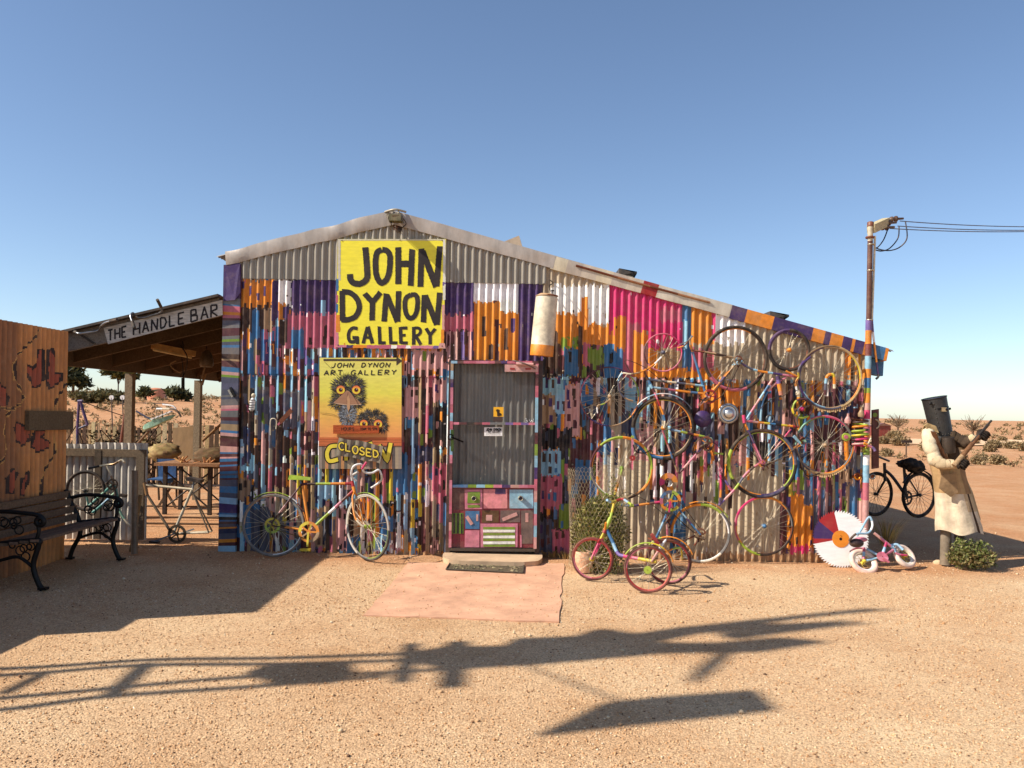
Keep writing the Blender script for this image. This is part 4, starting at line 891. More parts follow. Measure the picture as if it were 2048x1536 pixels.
mb = MB(); mb.bar(yb(619, 1063) + Vector((0, -.05, 0)), yb(617, 1092) + Vector((0, -.05, 0)), .02, .012, 'yellow', up=(0, 1, 0)); mb.build('crank', 'paint', bk)
mb = MB(); mb.bar(yb(606, 1096) + Vector((0, -.11, 0)), yb(626, 1096) + Vector((0, -.11, 0)), .06, .02, 'yellow'); mb.build('pedal', 'paint', bk)
mb = MB(); mb.bar(yb(619, 1063) + Vector((0, .05, 0)), yb(636, 1038) + Vector((0, .05, 0)), .018, .012, 'steel', up=(0, 1, 0)); mb.bar(yb(630, 1038) + Vector((0, .08, 0)), yb(644, 1036) + Vector((0, .08, 0)), .05, .02, 'grey'); mb.build('pedal', 'metal', bk)
mb = MB(); mb.tube([yb(619, 1078) + Vector((0, -.035, 0)), yb(580, 1066) + Vector((0, -.04, 0)), yb(550, 1058) + Vector((0, -.04, 0))], .004, (110, 96, 40), 5); mb.tube([yb(545, 1048) + Vector((0, -.05, 0)), yb(543, 1068) + Vector((0, -.05, 0)), yb(545, 1080) + Vector((0, -.05, 0))], .007, (120, 110, 50), 6); mb.build('chain', 'metal', bk)

# --- tricycle in front of the caged shrub
gf, gn, gr = G(1184, 1161), G(1295, 1186), G(1336, 1169)
tk = thing('tricycle', 'red wheeled old tricycle with blue frame standing on the gravel', 'tricycle', (gf + gn + gr) / 3)
WR = .205; ax1, ax2 = gn + ZZ * WR, gr + ZZ * WR; axd = (ax2 - ax1); fw = Vector((axd.y, -axd.x, 0)).normalized()
cf = gf + ZZ * .198; fdir = Vector((.93, -.36, 0)).normalized()
wheel(tk, cf, .198, fdir, ZZ, ['red', 'red', 'rose', 'red'], [(120, 58, 52), (92, 50, 46)], .012, 'yellow', nsp=20)
wheel(tk, ax1, WR, Vector((.98, -.2, 0)), ZZ, ['red', 'rose', 'red', (200, 90, 80)], [(96, 60, 54), (120, 70, 60)], .012, 'yellow', nsp=20, hubw=.06); wheel(tk, ax2, WR, Vector((.98, -.2, 0)), ZZ, ['red', 'maroon', 'red', 'rose'], [(80, 44, 42)], .012, 'yellow', nsp=20)
mb = MB(); mb.ring(ax1 + Vector((-.01, -.05, 0)), Vector((.98, -.2, 0)), ZZ, .006, .034, .006, 'lime', 18); mb.build('hub_cap', 'paint', tk)
hd = W(1208, 1066, cf.y + .02); ht = W(1221, 1036, cf.y + .05); st = W(1229, 1003, cf.y + .08); mid = (ax1 + ax2) / 2
mb = MB(); mb.tube([hd.lerp(ht, .3), W(1224, 1081, cf.y), W(1236, 1107, cf.y - .06), W(1254, 1113, cf.y - .12), mid + Vector((-.02, 0, .03))], .016, ['blue', 'blue', 'skyblue', 'violet', 'magenta', 'rose', 'yellow', 'yellow'], 10); mb.tube([hd, ht], .020, ['red', 'lime', 'lime', 'lime'], 10); mb.tube([ax1 - axd * .05, ax2 + axd * .05], .011, 'tan', 8)
mb.tube([mid + Vector((-.06, 0, .03)), mid + Vector((.03, -.02, .19)), mid + Vector((.06, 0, .22))], .011, ['pale', 'white'], 8); mb.build('frame', 'paint', tk)
mb = MB(); fl_ = Vector((-fdir.y, fdir.x, 0))
for s_ in (-1, 1): mb.tube([hd + fl_ * .02 * s_, hd.lerp(cf, .4) + fl_ * .045 * s_, cf + fl_ * .045 * s_], .011, ['yellow', 'magenta', 'magenta', 'rose'], 8)
mb.tube([W(1196, 1085, cf.y - .05), hd, W(1212, 1045, cf.y - .02)], .010, ['red', 'orange'], 8); mb.build('fork', 'paint', tk)
mb = MB(); mb.tube([ht, st], .012, ['lime', 'yellow', 'yellow'], 8); mb.tube([W(1214, 1000, cf.y - .16), W(1222, 1005, cf.y - .06), st, W(1244, 998, cf.y + .12), W(1255, 1004, cf.y + .02), W(1264, 1010, cf.y - .1)], .012, ['skyblue', 'yellow', 'yellow', 'red', 'skyblue', 'lime'], 8); mb.build('handlebar', 'paint', tk)
for (a_, nm) in ((ax1, 0), (ax2, 1)): fender(tk, a_, Vector((.98, -.2, 0)), ZZ, WR + .018, 20, 150, ['orange', 'yellow', 'lime', 'lime'] if nm == 0 else ['orange', 'orange', 'lime'])
mb = MB(); mb.bar(W(1303, 1068, mid.y - .05), W(1316, 1088, mid.y - .05), .03, .03, 'red', up=(0, 1, 0)); mb.bar(W(1300, 1078, mid.y), W(1345, 1082, mid.y + .05), .09, .015, 'rust'); mb.build('seat', 'paint', tk)
mb = MB(); mb.tube([mid + Vector((.02, 0, .1)), mid + Vector((.2, .1, .14)), mid + Vector((.25, .2, .02))], .009, ['orange', 'lime', 'yellow'], 7); mb.build('brace', 'paint', tk)

# --- bicycle pile fixed to the right half of the wall
def wl_(x, y, Y=-.07): return W(x, y, Y)
def wr(r, Y=-.07): return r * mpp(Y)
TILT = lambda: (Vector((1, random.uniform(-.06, .06), random.uniform(-.02, .02))).normalized())
def vt(u): return (ZZ - u * ZZ.dot(u)).normalized()
A_ = thing('wall_bicycle', 'blue and tan bicycle hung nose down with a dark rear tyre up high', 'bicycle', wl_(1330, 920, -.1), 'bicycles fixed to the wall')
u = TILT(); wheel(A_, wl_(1471, 717, -.10), wr(66), u, vt(u), ['brown', 'orange', 'brown', 'pink', 'brown', 'rust'], [TY, TY, (60, 48, 40), 'rose', TY], .018, 'light')
u = TILT(); wheel(A_, wl_(1326, 856, -.16), wr(63), u, vt(u), ['orange', 'yellow', 'brown', 'orange', 'tan'], [(44, 38, 36), (34, 30, 28), 'blue', (40, 36, 34)], .020, 'orange')
fender(A_, wl_(1326, 856, -.16), XX, ZZ, wr(68), 35, 160, ['slate', 'light', 'white', 'skyblue', 'white', 'navy'])
mb = MB()
mb.tube([wl_(1297, 759, -.13), wl_(1408, 772, -.11)], .012, ['slate', 'grey', 'cream', 'slate', 'tan', 'light'], 8); mb.tube([wl_(1306, 775, -.13), wl_(1410, 788, -.11)], .013, ['light', 'slate', 'rose', 'orange', 'orange', 'blue', 'orange'], 8); mb.tube([wl_(1381, 690, -.09), wl_(1410, 782, -.11), wl_(1419, 793, -.12)], .014, ['orange', 'blue', 'blue', 'blue', 'light'], 8)
mb.tube([wl_(1292, 752, -.13), wl_(1309, 785, -.14)], .016, ['brown', 'blue', 'light', 'maroon'], 8)
for s_ in (-1, 1):
    o_ = Vector((0, .05 * s_, 0)); mb.tube([wl_(1421, 787, -.11), wl_(1476, 720, -.10) + o_], .009, ['orange', 'orange', 'purple', 'orange', 'tan', 'light'], 7); mb.tube([wl_(1383, 700, -.1), wl_(1430, 708, -.1) + o_, wl_(1474, 718, -.1) + o_], .008, ['rust', 'tan', 'brown', 'tan'], 7)
mb.build('frame', 'paint', A_)
mb = MB()
for s_ in (-1, 1): mb.tube([wl_(1309, 785, -.14), wl_(1313, 798, -.15) + Vector((0, .045 * s_, 0)), wl_(1327, 836, -.16) + Vector((0, .05 * s_, 0)), wl_(1326, 856, -.16) + Vector((0, .05 * s_, 0))], .010, ['rose', 'red', 'orange', 'blue', 'cream'], 8)
mb.build('fork', 'paint', A_)
mb = MB(); mb.tube([wl_(1323, 714, -.12), wl_(1305, 731, -.14), wl_(1284, 743, -.15), wl_(1262, 748, -.16), wl_(1245, 747, -.15), wl_(1237, 762, -.14), wl_(1240, 784, -.13), wl_(1252, 797, -.13), wl_(1266, 802, -.13)], .009, ['white', 'orange', 'orange', 'tan', 'cream', 'light', 'slate', 'slate', 'tan'], 8); mb.tube([wl_(1292, 752, -.13), wl_(1289, 742, -.14)], .011, 'rust', 8); mb.build('handlebar', 'paint', A_)
mb = MB(); mb.tube([wl_(1381, 692, -.09), wl_(1380, 676, -.09)], .010, 'tan', 8); mb.tube([wl_(1355, 696, -.1), wl_(1370, 690, -.12), wl_(1384, 671, -.12)], .008, ['orange', 'rust', 'grey'], 7); mb.tube([wl_(1358, 690, -.14), wl_(1374, 683, -.14), wl_(1386, 672, -.13)], .006, 'grey', 6); mb.build('seat_post', 'paint', A_)
chainring(A_, wl_(1419, 793, -.14), XX, ZZ, wr(14), ['red', 'orange', 'red'], teeth=30)
mb = MB(); mb.bar(wl_(1419, 793, -.16), wl_(1397, 812, -.16), .016, .012, 'pale', up=(0, 1, 0)); mb.build('crank', 'paint', A_)

B2 = thing('wall_bicycle', 'pink and blue drop-handlebar bicycle hung upright with an orange rim low down', 'bicycle', wl_(1524, 1000, -.1), 'bicycles fixed to the wall')
u = TILT(); wheel(B2, wl_(1524, 927, -.14), wr(69), u, vt(u), ['orange', 'yellow', 'lime', 'orange', 'tan', 'orange', 'purple', 'lime'], ['slate', 'brown', TY, 'lime', TY, 'navy', TY], .019, 'rose')
mb = MB()
mb.tube([wl_(1476, 722, -.13), wl_(1506, 739, -.13), wl_(1555, 748, -.13), wl_(1597, 754, -.13)], .012, ['purple', 'slate', 'light', 'orange', 'light', 'purple', 'pink', 'rose'], 8); mb.tube([wl_(1546, 757, -.13), wl_(1493, 838, -.13)], .012, ['pale', 'blue', 'light', 'pale', 'pink', 'light'], 8); mb.tube([wl_(1572, 755, -.12), wl_(1545, 772, -.12), wl_(1526, 802, -.12), wl_(1521, 842, -.12)], .012, ['pink', 'pale', 'blue', 'blue', 'light'], 8)
mb.tube([wl_(1493, 842, -.13), wl_(1597, 854, -.13)], .012, ['rose', 'pale', 'orange', 'yellow', 'blue', 'black', 'yellow', 'orange', 'red'], 8); mb.tube([wl_(1487, 830, -.13), wl_(1489, 846, -.13)], .018, 'magenta', 8)
mb.tube([wl_(1555, 752, -.14), wl_(1562, 790, -.14)], .022, ['purple', 'violet', 'orange', 'orange', 'salmon'], 10); mb.tube([wl_(1582, 858, -.12), wl_(1526, 928, -.13)], .009, ['magenta', 'rose', 'pale', 'purple', 'orange'], 7); mb.build('frame', 'paint', B2)
mb = MB()
for s_ in (-1, 1): mb.tube([wl_(1490, 846, -.13), wl_(1524, 928, -.14) + Vector((0, .05 * s_, 0))], .010, ['orange', 'purple', 'purple', 'rose', 'pink', 'pink'], 8)
mb.build('fork', 'paint', B2)
mb = MB(); mb.tube([wl_(1621, 714, -.16), wl_(1603, 729, -.18), wl_(1597, 742, -.18), wl_(1597, 754, -.16), wl_(1592, 765, -.17), wl_(1593, 778, -.18), wl_(1596, 786, -.18)], .012, ['purple', 'purple', 'slate', 'yellow', 'orange', 'white'], 8); mb.ball(wl_(1596, 787, -.18), .026, 'cream', 12, 8); mb.tube([wl_(1572, 742, -.16), wl_(1597, 754, -.16)], .010, 'orange', 7); mb.build('handlebar', 'paint', B2)
mb = MB(); mb.tube([wl_(1523, 925, -.17), wl_(1505, 936, -.17), wl_(1490, 950, -.17), wl_(1469, 979, -.16), wl_(1438, 1010, -.15)], .013, ['rose', 'brown', 'pink', 'slate', 'lime', 'pink', 'pale', 'violet'], 8); mb.build('stay', 'paint', B2)
mb = MB(); mb.tube([wl_(1597, 854, -.13), wl_(1594, 838, -.14), wl_(1600, 828, -.15)], .008, 'grey', 6); mb.bar(wl_(1587, 872, -.16), wl_(1605, 890, -.16), .03, .014, 'light', up=(0, 1, 0)); mb.bar(wl_(1584, 898, -.16), wl_(1608, 886, -.16), .022, .012, 'orange', up=(0, 1, 0)); mb.ring(wl_(1607, 884, -.17), XX, ZZ, .01, .03, .01, ['mint', 'lime', 'slate'], 12); mb.build('pedal', 'paint', B2)

C2 = thing('wall_bicycle', 'bicycle fixed low on the wall behind the tricycle, orange and blue tubes', 'bicycle', wl_(1330, 1120, -.1), 'bicycles fixed to the wall')
u = TILT(); wheel(C2, wl_(1243, 936, -.18), wr(64, -.18), u, vt(u), ['lime', 'orange', 'orange', 'lime', 'maroon', 'orange', 'slate', 'white', 'lime', 'tan', 'orange', 'lime'], ['lime', 'orange', 'lime', 'maroon', 'grey', 'green', 'brown', 'orange'], .012, 'green', nsp=32)
u = TILT(); wheel(C2, wl_(1401, 1066, -.16), wr(60, -.16), u, vt(u), ['white', 'lime', 'orange', 'orange', 'tan', 'grey', 'white', 'grey'], ['grey', 'lime', 'orange', 'orange', 'brown', 'grey', 'cream', 'grey'], .012, 'tan', nsp=32)
fender(C2, wl_(1401, 1066, -.16), XX, ZZ, wr(63, -.16), 15, 112, ['grey', 'lime', 'orange', 'orange', 'tan', 'orange'])
mb = MB(); mb.tube([wl_(1257, 1013, -.2), wl_(1319, 1004, -.18)], .013, ['lime', 'purple', 'orange', 'orange', 'maroon', 'magenta'], 8); mb.tube([wl_(1341, 1002, -.17), wl_(1330, 1036, -.17), wl_(1312, 1076, -.17)], .013, ['maroon', 'blue', 'blue', 'skyblue', 'blue'], 8)
for s_ in (-1, 1): mb.tube([wl_(1354, 1014, -.17), wl_(1399, 1068, -.16) + Vector((0, .05 * s_, 0))], .009, ['blue', 'light', 'purple', 'blue', 'blue'], 7)
mb.tube([wl_(1333, 1034, -.18), wl_(1335, 1070, -.18)], .012, ['blue', 'pale', 'rose'], 8); mb.tube([wl_(1318, 1078, -.17), wl_(1360, 1082, -.17), wl_(1401, 1067, -.17)], .009, ['maroon', 'brown', 'rust'], 7); mb.tube([wl_(1226, 993, -.2), wl_(1232, 1006, -.2), wl_(1258, 1012, -.2)], .014, ['orange', 'lime', 'blue'], 8); mb.build('frame', 'paint', C2)
mb = MB()
for s_ in (-1, 1): mb.tube([wl_(1229, 994, -.2), wl_(1234, 972, -.19) + Vector((0, .05 * s_, 0)), wl_(1243, 937, -.18) + Vector((0, .05 * s_, 0))], .010, ['yellow', 'orange', 'tan', 'lime'], 8)
mb.build('fork', 'paint', C2)
chainring(C2, wl_(1341, 1002, -.2), XX, ZZ, wr(21, -.2), ['orange', 'lime', 'slate', 'blue', 'rose', 'orange', 'lime', 'yellow', 'maroon'], teeth=44)
mb = MB(); mb.bar(wl_(1341, 1002, -.22), wl_(1338, 1024, -.22), .018, .012, 'magenta', up=(0, 1, 0)); mb.bar(wl_(1330, 1026, -.26), wl_(1346, 1028, -.26), .05, .02, 'darkgrey'); mb.build('crank', 'paint', C2)

D2 = thing('bicycle_frame', 'bare pink bicycle frame without wheels in the middle of the wall pile', 'bicycle frame', wl_(1400, 1010, -.1), 'bicycles fixed to the wall')
mb = MB(); mb.tube([wl_(1340, 859, -.2), wl_(1397, 871, -.18), wl_(1418, 876, -.16)], .013, ['blue', 'skyblue', 'lime', 'orange', 'maroon', 'orange', 'lime', 'light'], 8); mb.tube([wl_(1418, 878, -.15), wl_(1439, 933, -.15), wl_(1450, 960, -.15), wl_(1464, 982, -.15)], .013, ['rose', 'orange', 'purple', 'pale', 'pink', 'maroon', 'violet', 'rose'], 8); mb.tube([wl_(1406, 893, -.15), wl_(1358, 947, -.16)], .012, ['violet', 'pink', 'pink', 'pale', 'maroon'], 8); mb.tube([wl_(1325, 861, -.2), wl_(1355, 944, -.17)], .010, ['rose', 'red', 'pale', 'blue', 'brown', 'tan'], 8); mb.tube([wl_(1440, 939, -.16), wl_(1442, 972, -.16), wl_(1440, 1006, -.16)], .013, ['pink', 'magenta', 'magenta', 'orange', 'purple'], 8); mb.tube([wl_(1416, 892, -.15), wl_(1406, 893, -.15), wl_(1398, 900, -.15)], .012, 'rust', 8); mb.build('tubes', 'paint', D2)
mb = MB(); mb.ball(wl_(1420, 880, -.17), .03, 'mint', 10, 6); mb.bar(wl_(1428, 906, -.17), wl_(1446, 908, -.17), .02, .02, 'lime', up=(0, 1, 0)); mb.torus(wl_(1441, 940, -.18), XX, ZZ, .018, .006, 'pink', 12, 6); mb.build('clamp', 'paint', D2)

def cable(host, pts, c=(34, 30, 28), r=.0035): MB().tube([wl_(x, y, Y) for x, y, Y in pts], r, c, 5).build('cable', 'rubber', host)
cable(A_, [(1262, 746, -.18), (1250, 720, -.2), (1290, 735, -.2), (1330, 765, -.15), (1380, 780, -.13)]); cable(A_, [(1245, 748, -.16), (1228, 775, -.18), (1260, 790, -.18), (1300, 782, -.16)]); cable(A_, [(1419, 795, -.16), (1440, 770, -.15), (1474, 724, -.14)], (60, 46, 36), .005); cable(A_, [(1412, 805, -.16), (1445, 790, -.15), (1480, 728, -.14)], (60, 46, 36), .005)
cable(B2, [(1597, 756, -.18), (1570, 790, -.2), (1540, 800, -.18), (1495, 842, -.15)]); cable(B2, [(1595, 782, -.2), (1575, 770, -.22), (1560, 755, -.16)]); cable(B2, [(1490, 846, -.15), (1476, 880, -.18), (1500, 900, -.17), (1520, 925, -.16)]); cable(B2, [(1600, 888, -.18), (1570, 912, -.17), (1530, 932, -.16)], (70, 54, 40), .006)
cable(C2, [(1341, 1022, -.2), (1370, 1050, -.19), (1400, 1074, -.18)], (60, 46, 36), .005); cable(C2, [(1345, 985, -.2), (1376, 1025, -.19), (1402, 1060, -.18)], (60, 46, 36), .005); cable(C2, [(1232, 1004, -.22), (1250, 985, -.24), (1290, 1000, -.2), (1330, 1030, -.18)]); cable(D2, [(1420, 880, -.17), (1440, 900, -.18), (1430, 940, -.17), (1450, 965, -.17)]); cable(D2, [(1330, 862, -.22), (1370, 850, -.2), (1400, 862, -.19), (1420, 880, -.18)])
cable(D2, [(1418, 876, -.18), (1400, 905, -.18), (1385, 900, -.18), (1396, 880, -.18), (1418, 872, -.18)], (84, 60, 40), .006)
for (hh_, x, y) in ((A_, 1405, 800), (A_, 1476, 726), (B2, 1600, 880), (B2, 1530, 930), (C2, 1334, 1040), (C2, 1398, 1076), (D2, 1408, 890), (D2, 1422, 900)):
    mbj = MB(); p9 = wl_(x, y, -.2)
    for _ in range(7): q9 = p9 + Vector((random.uniform(-.05, .05), random.uniform(-.02, .02), random.uniform(-.06, .06))); mbj.tube([p9, q9, q9 + Vector((random.uniform(-.03, .03), 0, random.uniform(-.03, .03)))], random.uniform(.005, .010), random.choice([(50, 40, 34), (84, 64, 48), (120, 100, 78), 'rust', 'maroon']), 6, k=2)
    mbj.build('derailleur', 'iron', hh_)
cable(A_, [(1322, 858, -.2), (1300, 900, -.18), (1275, 905, -.22), (1266, 890, -.22)], (40, 34, 30), .006); cable(B2, [(1620, 860, -.14), (1600, 900, -.16), (1612, 950, -.14), (1640, 946, -.12)], (50, 42, 36), .007); cable(B2, [(1612, 800, -.14), (1588, 830, -.16), (1596, 870, -.16), (1580, 900, -.16)], (44, 38, 34), .006)
for (hh_, x, y, r, cs9) in ((A_, 1476, 720, .045, ['rust', 'tan', 'light']), (C2, 1401, 1067, .055, ['rust', 'tan']), (B2, 1524, 927, .035, ['rose', 'orange']), (D2, 1412, 886, .07, ['rust', 'maroon', 'orange'])): chainring(hh_, wl_(x, y, -.2), XX, ZZ, r, cs9, 'sprocket', 22)
def loose(lbl, x, y, r, rim, tyre, tr, hub, Y=-.08, nsp=28, fr_=None, spoke=(196, 184, 160), rimr=.008):
    t = thing('loose_wheel', lbl, 'wheel', wl_(x, y + r, Y), 'loose bicycle wheels fixed to the wall'); u = TILT(); wheel(t, wl_(x, y, Y), wr(r, Y), u, vt(u), rim, tyre, tr, hub, nsp=nsp, part=False, spoke=spoke, rimr=rimr)
    if fr_:
        mb = MB(); a0, a1 = fr_
        for k in range(22):
            t_ = R(a0 + (a1 - a0) * k / 21); p = wl_(x, y, Y) + (XX * math.cos(t_) + ZZ * math.sin(t_)) * (wr(r, Y) - .005); mb.bar(p, p + Vector((random.uniform(-.004, .004), -.004, -random.uniform(.02, .04))), .012, .004, vary((206, 172, 124), .15), up=(0, 1, 0))
        mb.build('fringe', 'cloth', t)
    return t
loose('small pink-rimmed wheel high up under the magenta paint', 1326, 705, 39, ['magenta', 'rose', 'maroon', 'pink', 'rose'], None, .01, 'slate', -.05, 20)
w2t = loose('thin purple and gold rim without a tyre, leftmost of the wall wheels', 1219, 793, 60, ['green', 'purple', 'maroon', 'rose', 'maroon', 'purple', 'tan', 'orange'], None, .01, 'tan', -.1, 28, rimr=.007)
mb = MB(); mb.tube([wl_(1219, 800, -.14), wl_(1207, 808, -.16), wl_(1195, 812, -.16), wl_(1196, 830, -.15), wl_(1203, 847, -.14)], .007, ['tan', 'lime', 'tan', 'white', 'maroon', 'red'], 7); mb.lathe(wl_(1220, 806, -.13), (0, 0, 1), [(.016, -.03), (.02, 0), (.014, .05)], 'tan', 12); mb.build('crank', 'paint', w2t)
loose('small wheel with a knobbly dark tyre under the purple barge board', 1578, 700, 43, ['brown', 'purple', 'brown', 'rust'], [TY, 'purple', TY, (58, 48, 42)], .017, 'orange', -.09, 20)
loose('upper of two wheels with a tattered tan tyre, beside the pole', 1660, 755, 65, ['yellow', 'tan', 'purple', 'slate', 'light', 'tan', 'orange'], [(190, 160, 116), (120, 96, 70), 'purple', 'slate', (186, 158, 110)], .012, 'slate', -.10, 30, (235, 310))
loose('lower of two wheels with a tattered tan tyre, beside the coil spring', 1649, 890, 60, ['grey', 'magenta', 'green', 'slate', 'tan', 'tan', 'orange', 'grey'], ['grey', 'rose', 'mint', 'slate', (190, 160, 116), 'orange'], .010, 'tan', -.09, 30, (230, 315))
loose('wheel with a pink and orange upper rim standing at the wall foot', 1528, 1052, 60, ['grey', 'orange', 'orange', 'rose', 'magenta', 'orange', 'lime', 'brown', 'brown', 'rust'], [TY, 'orange', 'magenta', 'rose', 'lime', TY, TY], .010, 'blue', -.13, 28)

# --- odd parts nailed between the wheels
def disc(lbl, name, cat, x, y, r, Y, prof, cols, m='metal'):
    mb = MB(); mb.lathe(wl_(x, y, Y), (0, -1, 0), [(a * r * mpp(Y), b_) for a, b_ in prof], 'steel', 24, cols); return single(mb, name, m, lbl, cat)
disc('shiny round silver hubcap in the middle of the bicycle pile', 'hubcap', 'hubcap', 1456, 827, 21, -.07, [(1, 0), (1, .012), (.8, .03), (.72, .022), (.45, .03), (.4, .05), (.1, .055)], ['steel', (190, 190, 188), (90, 90, 92), (200, 200, 198), (120, 120, 122), (210, 210, 208)])
disc('purple painted disc left of the silver hubcap', 'painted_disc', 'disc', 1405, 838, 17, -.07, [(1, 0), (1, .012), (.2, .02)], ['maroon', 'purple'], 'paint')
t = thing('sprocket_disc', 'thick orange and magenta ring above the big chainring', 'gear', wl_(1337, 982, -.12)); mb = MB(); mb.ring(wl_(1337, 964, -.12), XX, ZZ, wr(8), wr(18), .02, ['orange', 'salmon', 'orange', 'magenta', 'rust', 'orange', 'tan'], 28); mb.build('ring', 'paint', t); mb = MB(); mb.torus(wl_(1338, 966, -.14), XX, ZZ, wr(7), .006, ['tan', 'brown', 'white'], 18, 6); mb.build('inner_ring', 'metal', t)
t = thing('pulley', 'small yellow and green pulley wheel under the tattered wheels', 'pulley', wl_(1604, 838, -.1)); mb = MB(); mb.torus(wl_(1604, 817, -.1), XX, ZZ, wr(19), .012, ['maroon', 'maroon', 'lime', 'yellow', 'lime', 'maroon'], 28, 7, flat=2.0); mb.build('rim', 'paint', t); mb = MB()
for k in range(4): tt = .4 + k * 1.57; mb.bar(wl_(1604, 817, -.1), wl_(1604 + 18 * math.cos(tt), 817 - 18 * math.sin(tt), -.1), .016, .008, 'brown', up=(0, 1, 0))
mb.ball(wl_(1604, 818, -.13), .024, 'magenta', 10, 6); mb.build('spokes', 'paint', t)
single(MB().tube([wl_(1650, 790, -.13), wl_(1652, 762, -.14), wl_(1655, 752, -.15), wl_(1662, 749, -.15), wl_(1668, 754, -.15), wl_(1669, 790, -.13)], .016, ['maroon', 'slate', 'light', 'orange', 'yellow', 'orange', 'cream', 'maroon'], 9), 'shackle', 'paint', 'orange and blue U-shaped fork crown on the upper tattered wheel', 'fork')
single(MB().bar(wl_(1265, 874, -.21), wl_(1265, 912, -.21), .02, .014, 'pink', up=(0, 1, 0)).ring(wl_(1265, 916, -.21), XX, ZZ, .006, .03, .014, 'red', 16).ring(wl_(1265, 874, -.215), XX, ZZ, .006, .016, .012, 'lime', 12), 'crank_arm', 'paint', 'pink and red crank arm hung over the lime and orange wheel', 'crank')
sp = MB(); hx = []
for k in range(90): t_ = k / 89 * 6.283 * 6.5; p = wl_(1720, 893 - k / 89 * 56, -.105); hx.append(p + Vector((math.cos(t_) * .078, math.sin(t_) * .07, 0)))
sp.tube(hx, .011, ['magenta', 'pale', 'maroon', 'magenta', 'yellow', 'lime', 'lime', 'brown', 'orange', 'lime', 'brown', 'rust'], 7, curve=False); single(sp, 'coil_spring', 'paint', 'stubby colour-striped coil spring fixed beside the pole', 'spring')
single(MB().tube([wl_(1726, 903, -.1), wl_(1735, 890, -.2), wl_(1742, 876, -.22)], .009, ['lime', 'yellow', 'cream'], 7).tube([wl_(1728, 886, -.2), wl_(1746, 896, -.2), wl_(1750, 902, -.2)], .014, ['orange', 'pink', 'violet'], 8), 'pipe_bracket', 'paint', 'pastel crossed pipe ends sticking out below the spring', 'bracket')
single(MB().ring(wl_(1692, 874, -.1), XX, ZZ, 0, wr(8), .03, 'lime', 18).ring(wl_(1692, 874, -.12), XX, ZZ, 0, wr(4), .02, 'rose', 14).tube([wl_(1692, 882, -.08), wl_(1694, 920, -.06)], .024, 'orange', 8), 'tap_wheel', 'paint', 'round lime tap wheel on an orange pipe', 'tap')
single(MB().torus(wl_(1715, 953, -.06), XX, ZZ, .03, .012, ['rust', 'orange'], 14, 6).torus(wl_(1745, 953, -.06), XX, ZZ, .026, .008, ['grey', 'steel'], 14, 6).bar(wl_(1704, 953, -.05), wl_(1750, 953, -.05), .03, .012, 'rust', up=(0, 1, 0)), 'pipe_clamp', 'metal', 'rusty pipe clamp across the foot of the pole', 'clamp')
single(MB().torus(wl_(1540, 838, -.03), XX, ZZ, .04, .008, 'grey', 16, 6).tube([wl_(1600, 838, -.1), wl_(1596, 820, -.12), wl_(1604, 812, -.12)], .008, 'steel', 7), 'brake_lever', 'metal', 'bare metal brake lever hooked under the pulley', 'brake lever')
junk = [('horn_bell', 'bell', 'small tan brass horn above the coil spring', 1722, 825, 'tan'), ('light_bulb', 'bulb', 'dusty glass bulb above the lower tattered wheel', 1695, 838, 'pale')]
for nm, ct, lb, x, y, c in junk: single(MB().lathe(wl_(x, y + 8, -.1), (0, -.15, 1), [(.03, 0), (.034, .03), (.02, .06), (.012, .075), (.012, .1)], c, 14), nm, 'paint', lb, ct)
# small finds on the left half of the wall
t = thing('wrapped_doll', 'small white rag-wrapped doll hanging on the left of the wall', 'doll', W(502, 825, -.03)); mb = MB(); mb.lathe(W(503, 822, -.035), (.1, 0, 1), [(.015, 0), (.03, .02), (.026, .07), (.032, .10), (.02, .13), (.012, .14)], 'white', 12); mb.build('body', 'cloth', t); mb = MB(); mb.ball(W(507, 791, -.035), .024, 'cream', 10, 7); mb.build('head', 'cloth', t); mb = MB()
for k in range(5): mb.torus(W(502 + k * .8, 820 - k * 5, -.035), XX, Vector((0, 1, 0)), .031, .003, (60, 50, 44), 14, 4)
mb.build('binding', 'cloth', t)
single(MB().tube([W(541, 870, -.02), W(541, 842, -.035), W(547, 837, -.04), W(553, 842, -.035), W(552, 858, -.025)], .006, 'cream', 7), 'hook', 'paint', 'pale bent wire hook painted onto the left wall', 'hook')
single(MB().bar(W(560, 845, -.03), W(583, 820, -.045), .045, .02, 'rust', up=(0, 1, 0)).bar(W(556, 850, -.03), W(566, 838, -.03), .02, .02, 'rose', up=(0, 1, 0)), 'scraper', 'paint', 'orange-brown scraper blade nailed to the left wall', 'scraper')
single(MB().bar(W(461, 775, -.04), W(470, 792, -.05), .02, .03, (60, 54, 48), up=(0, 1, 0)).bar(W(457, 780, -.04), W(465, 794, -.06), .02, .012, (150, 140, 124), up=(0, 1, 0)), 'wall_clip', 'metal', 'grey metal clip on the striped corner strip', 'clip')

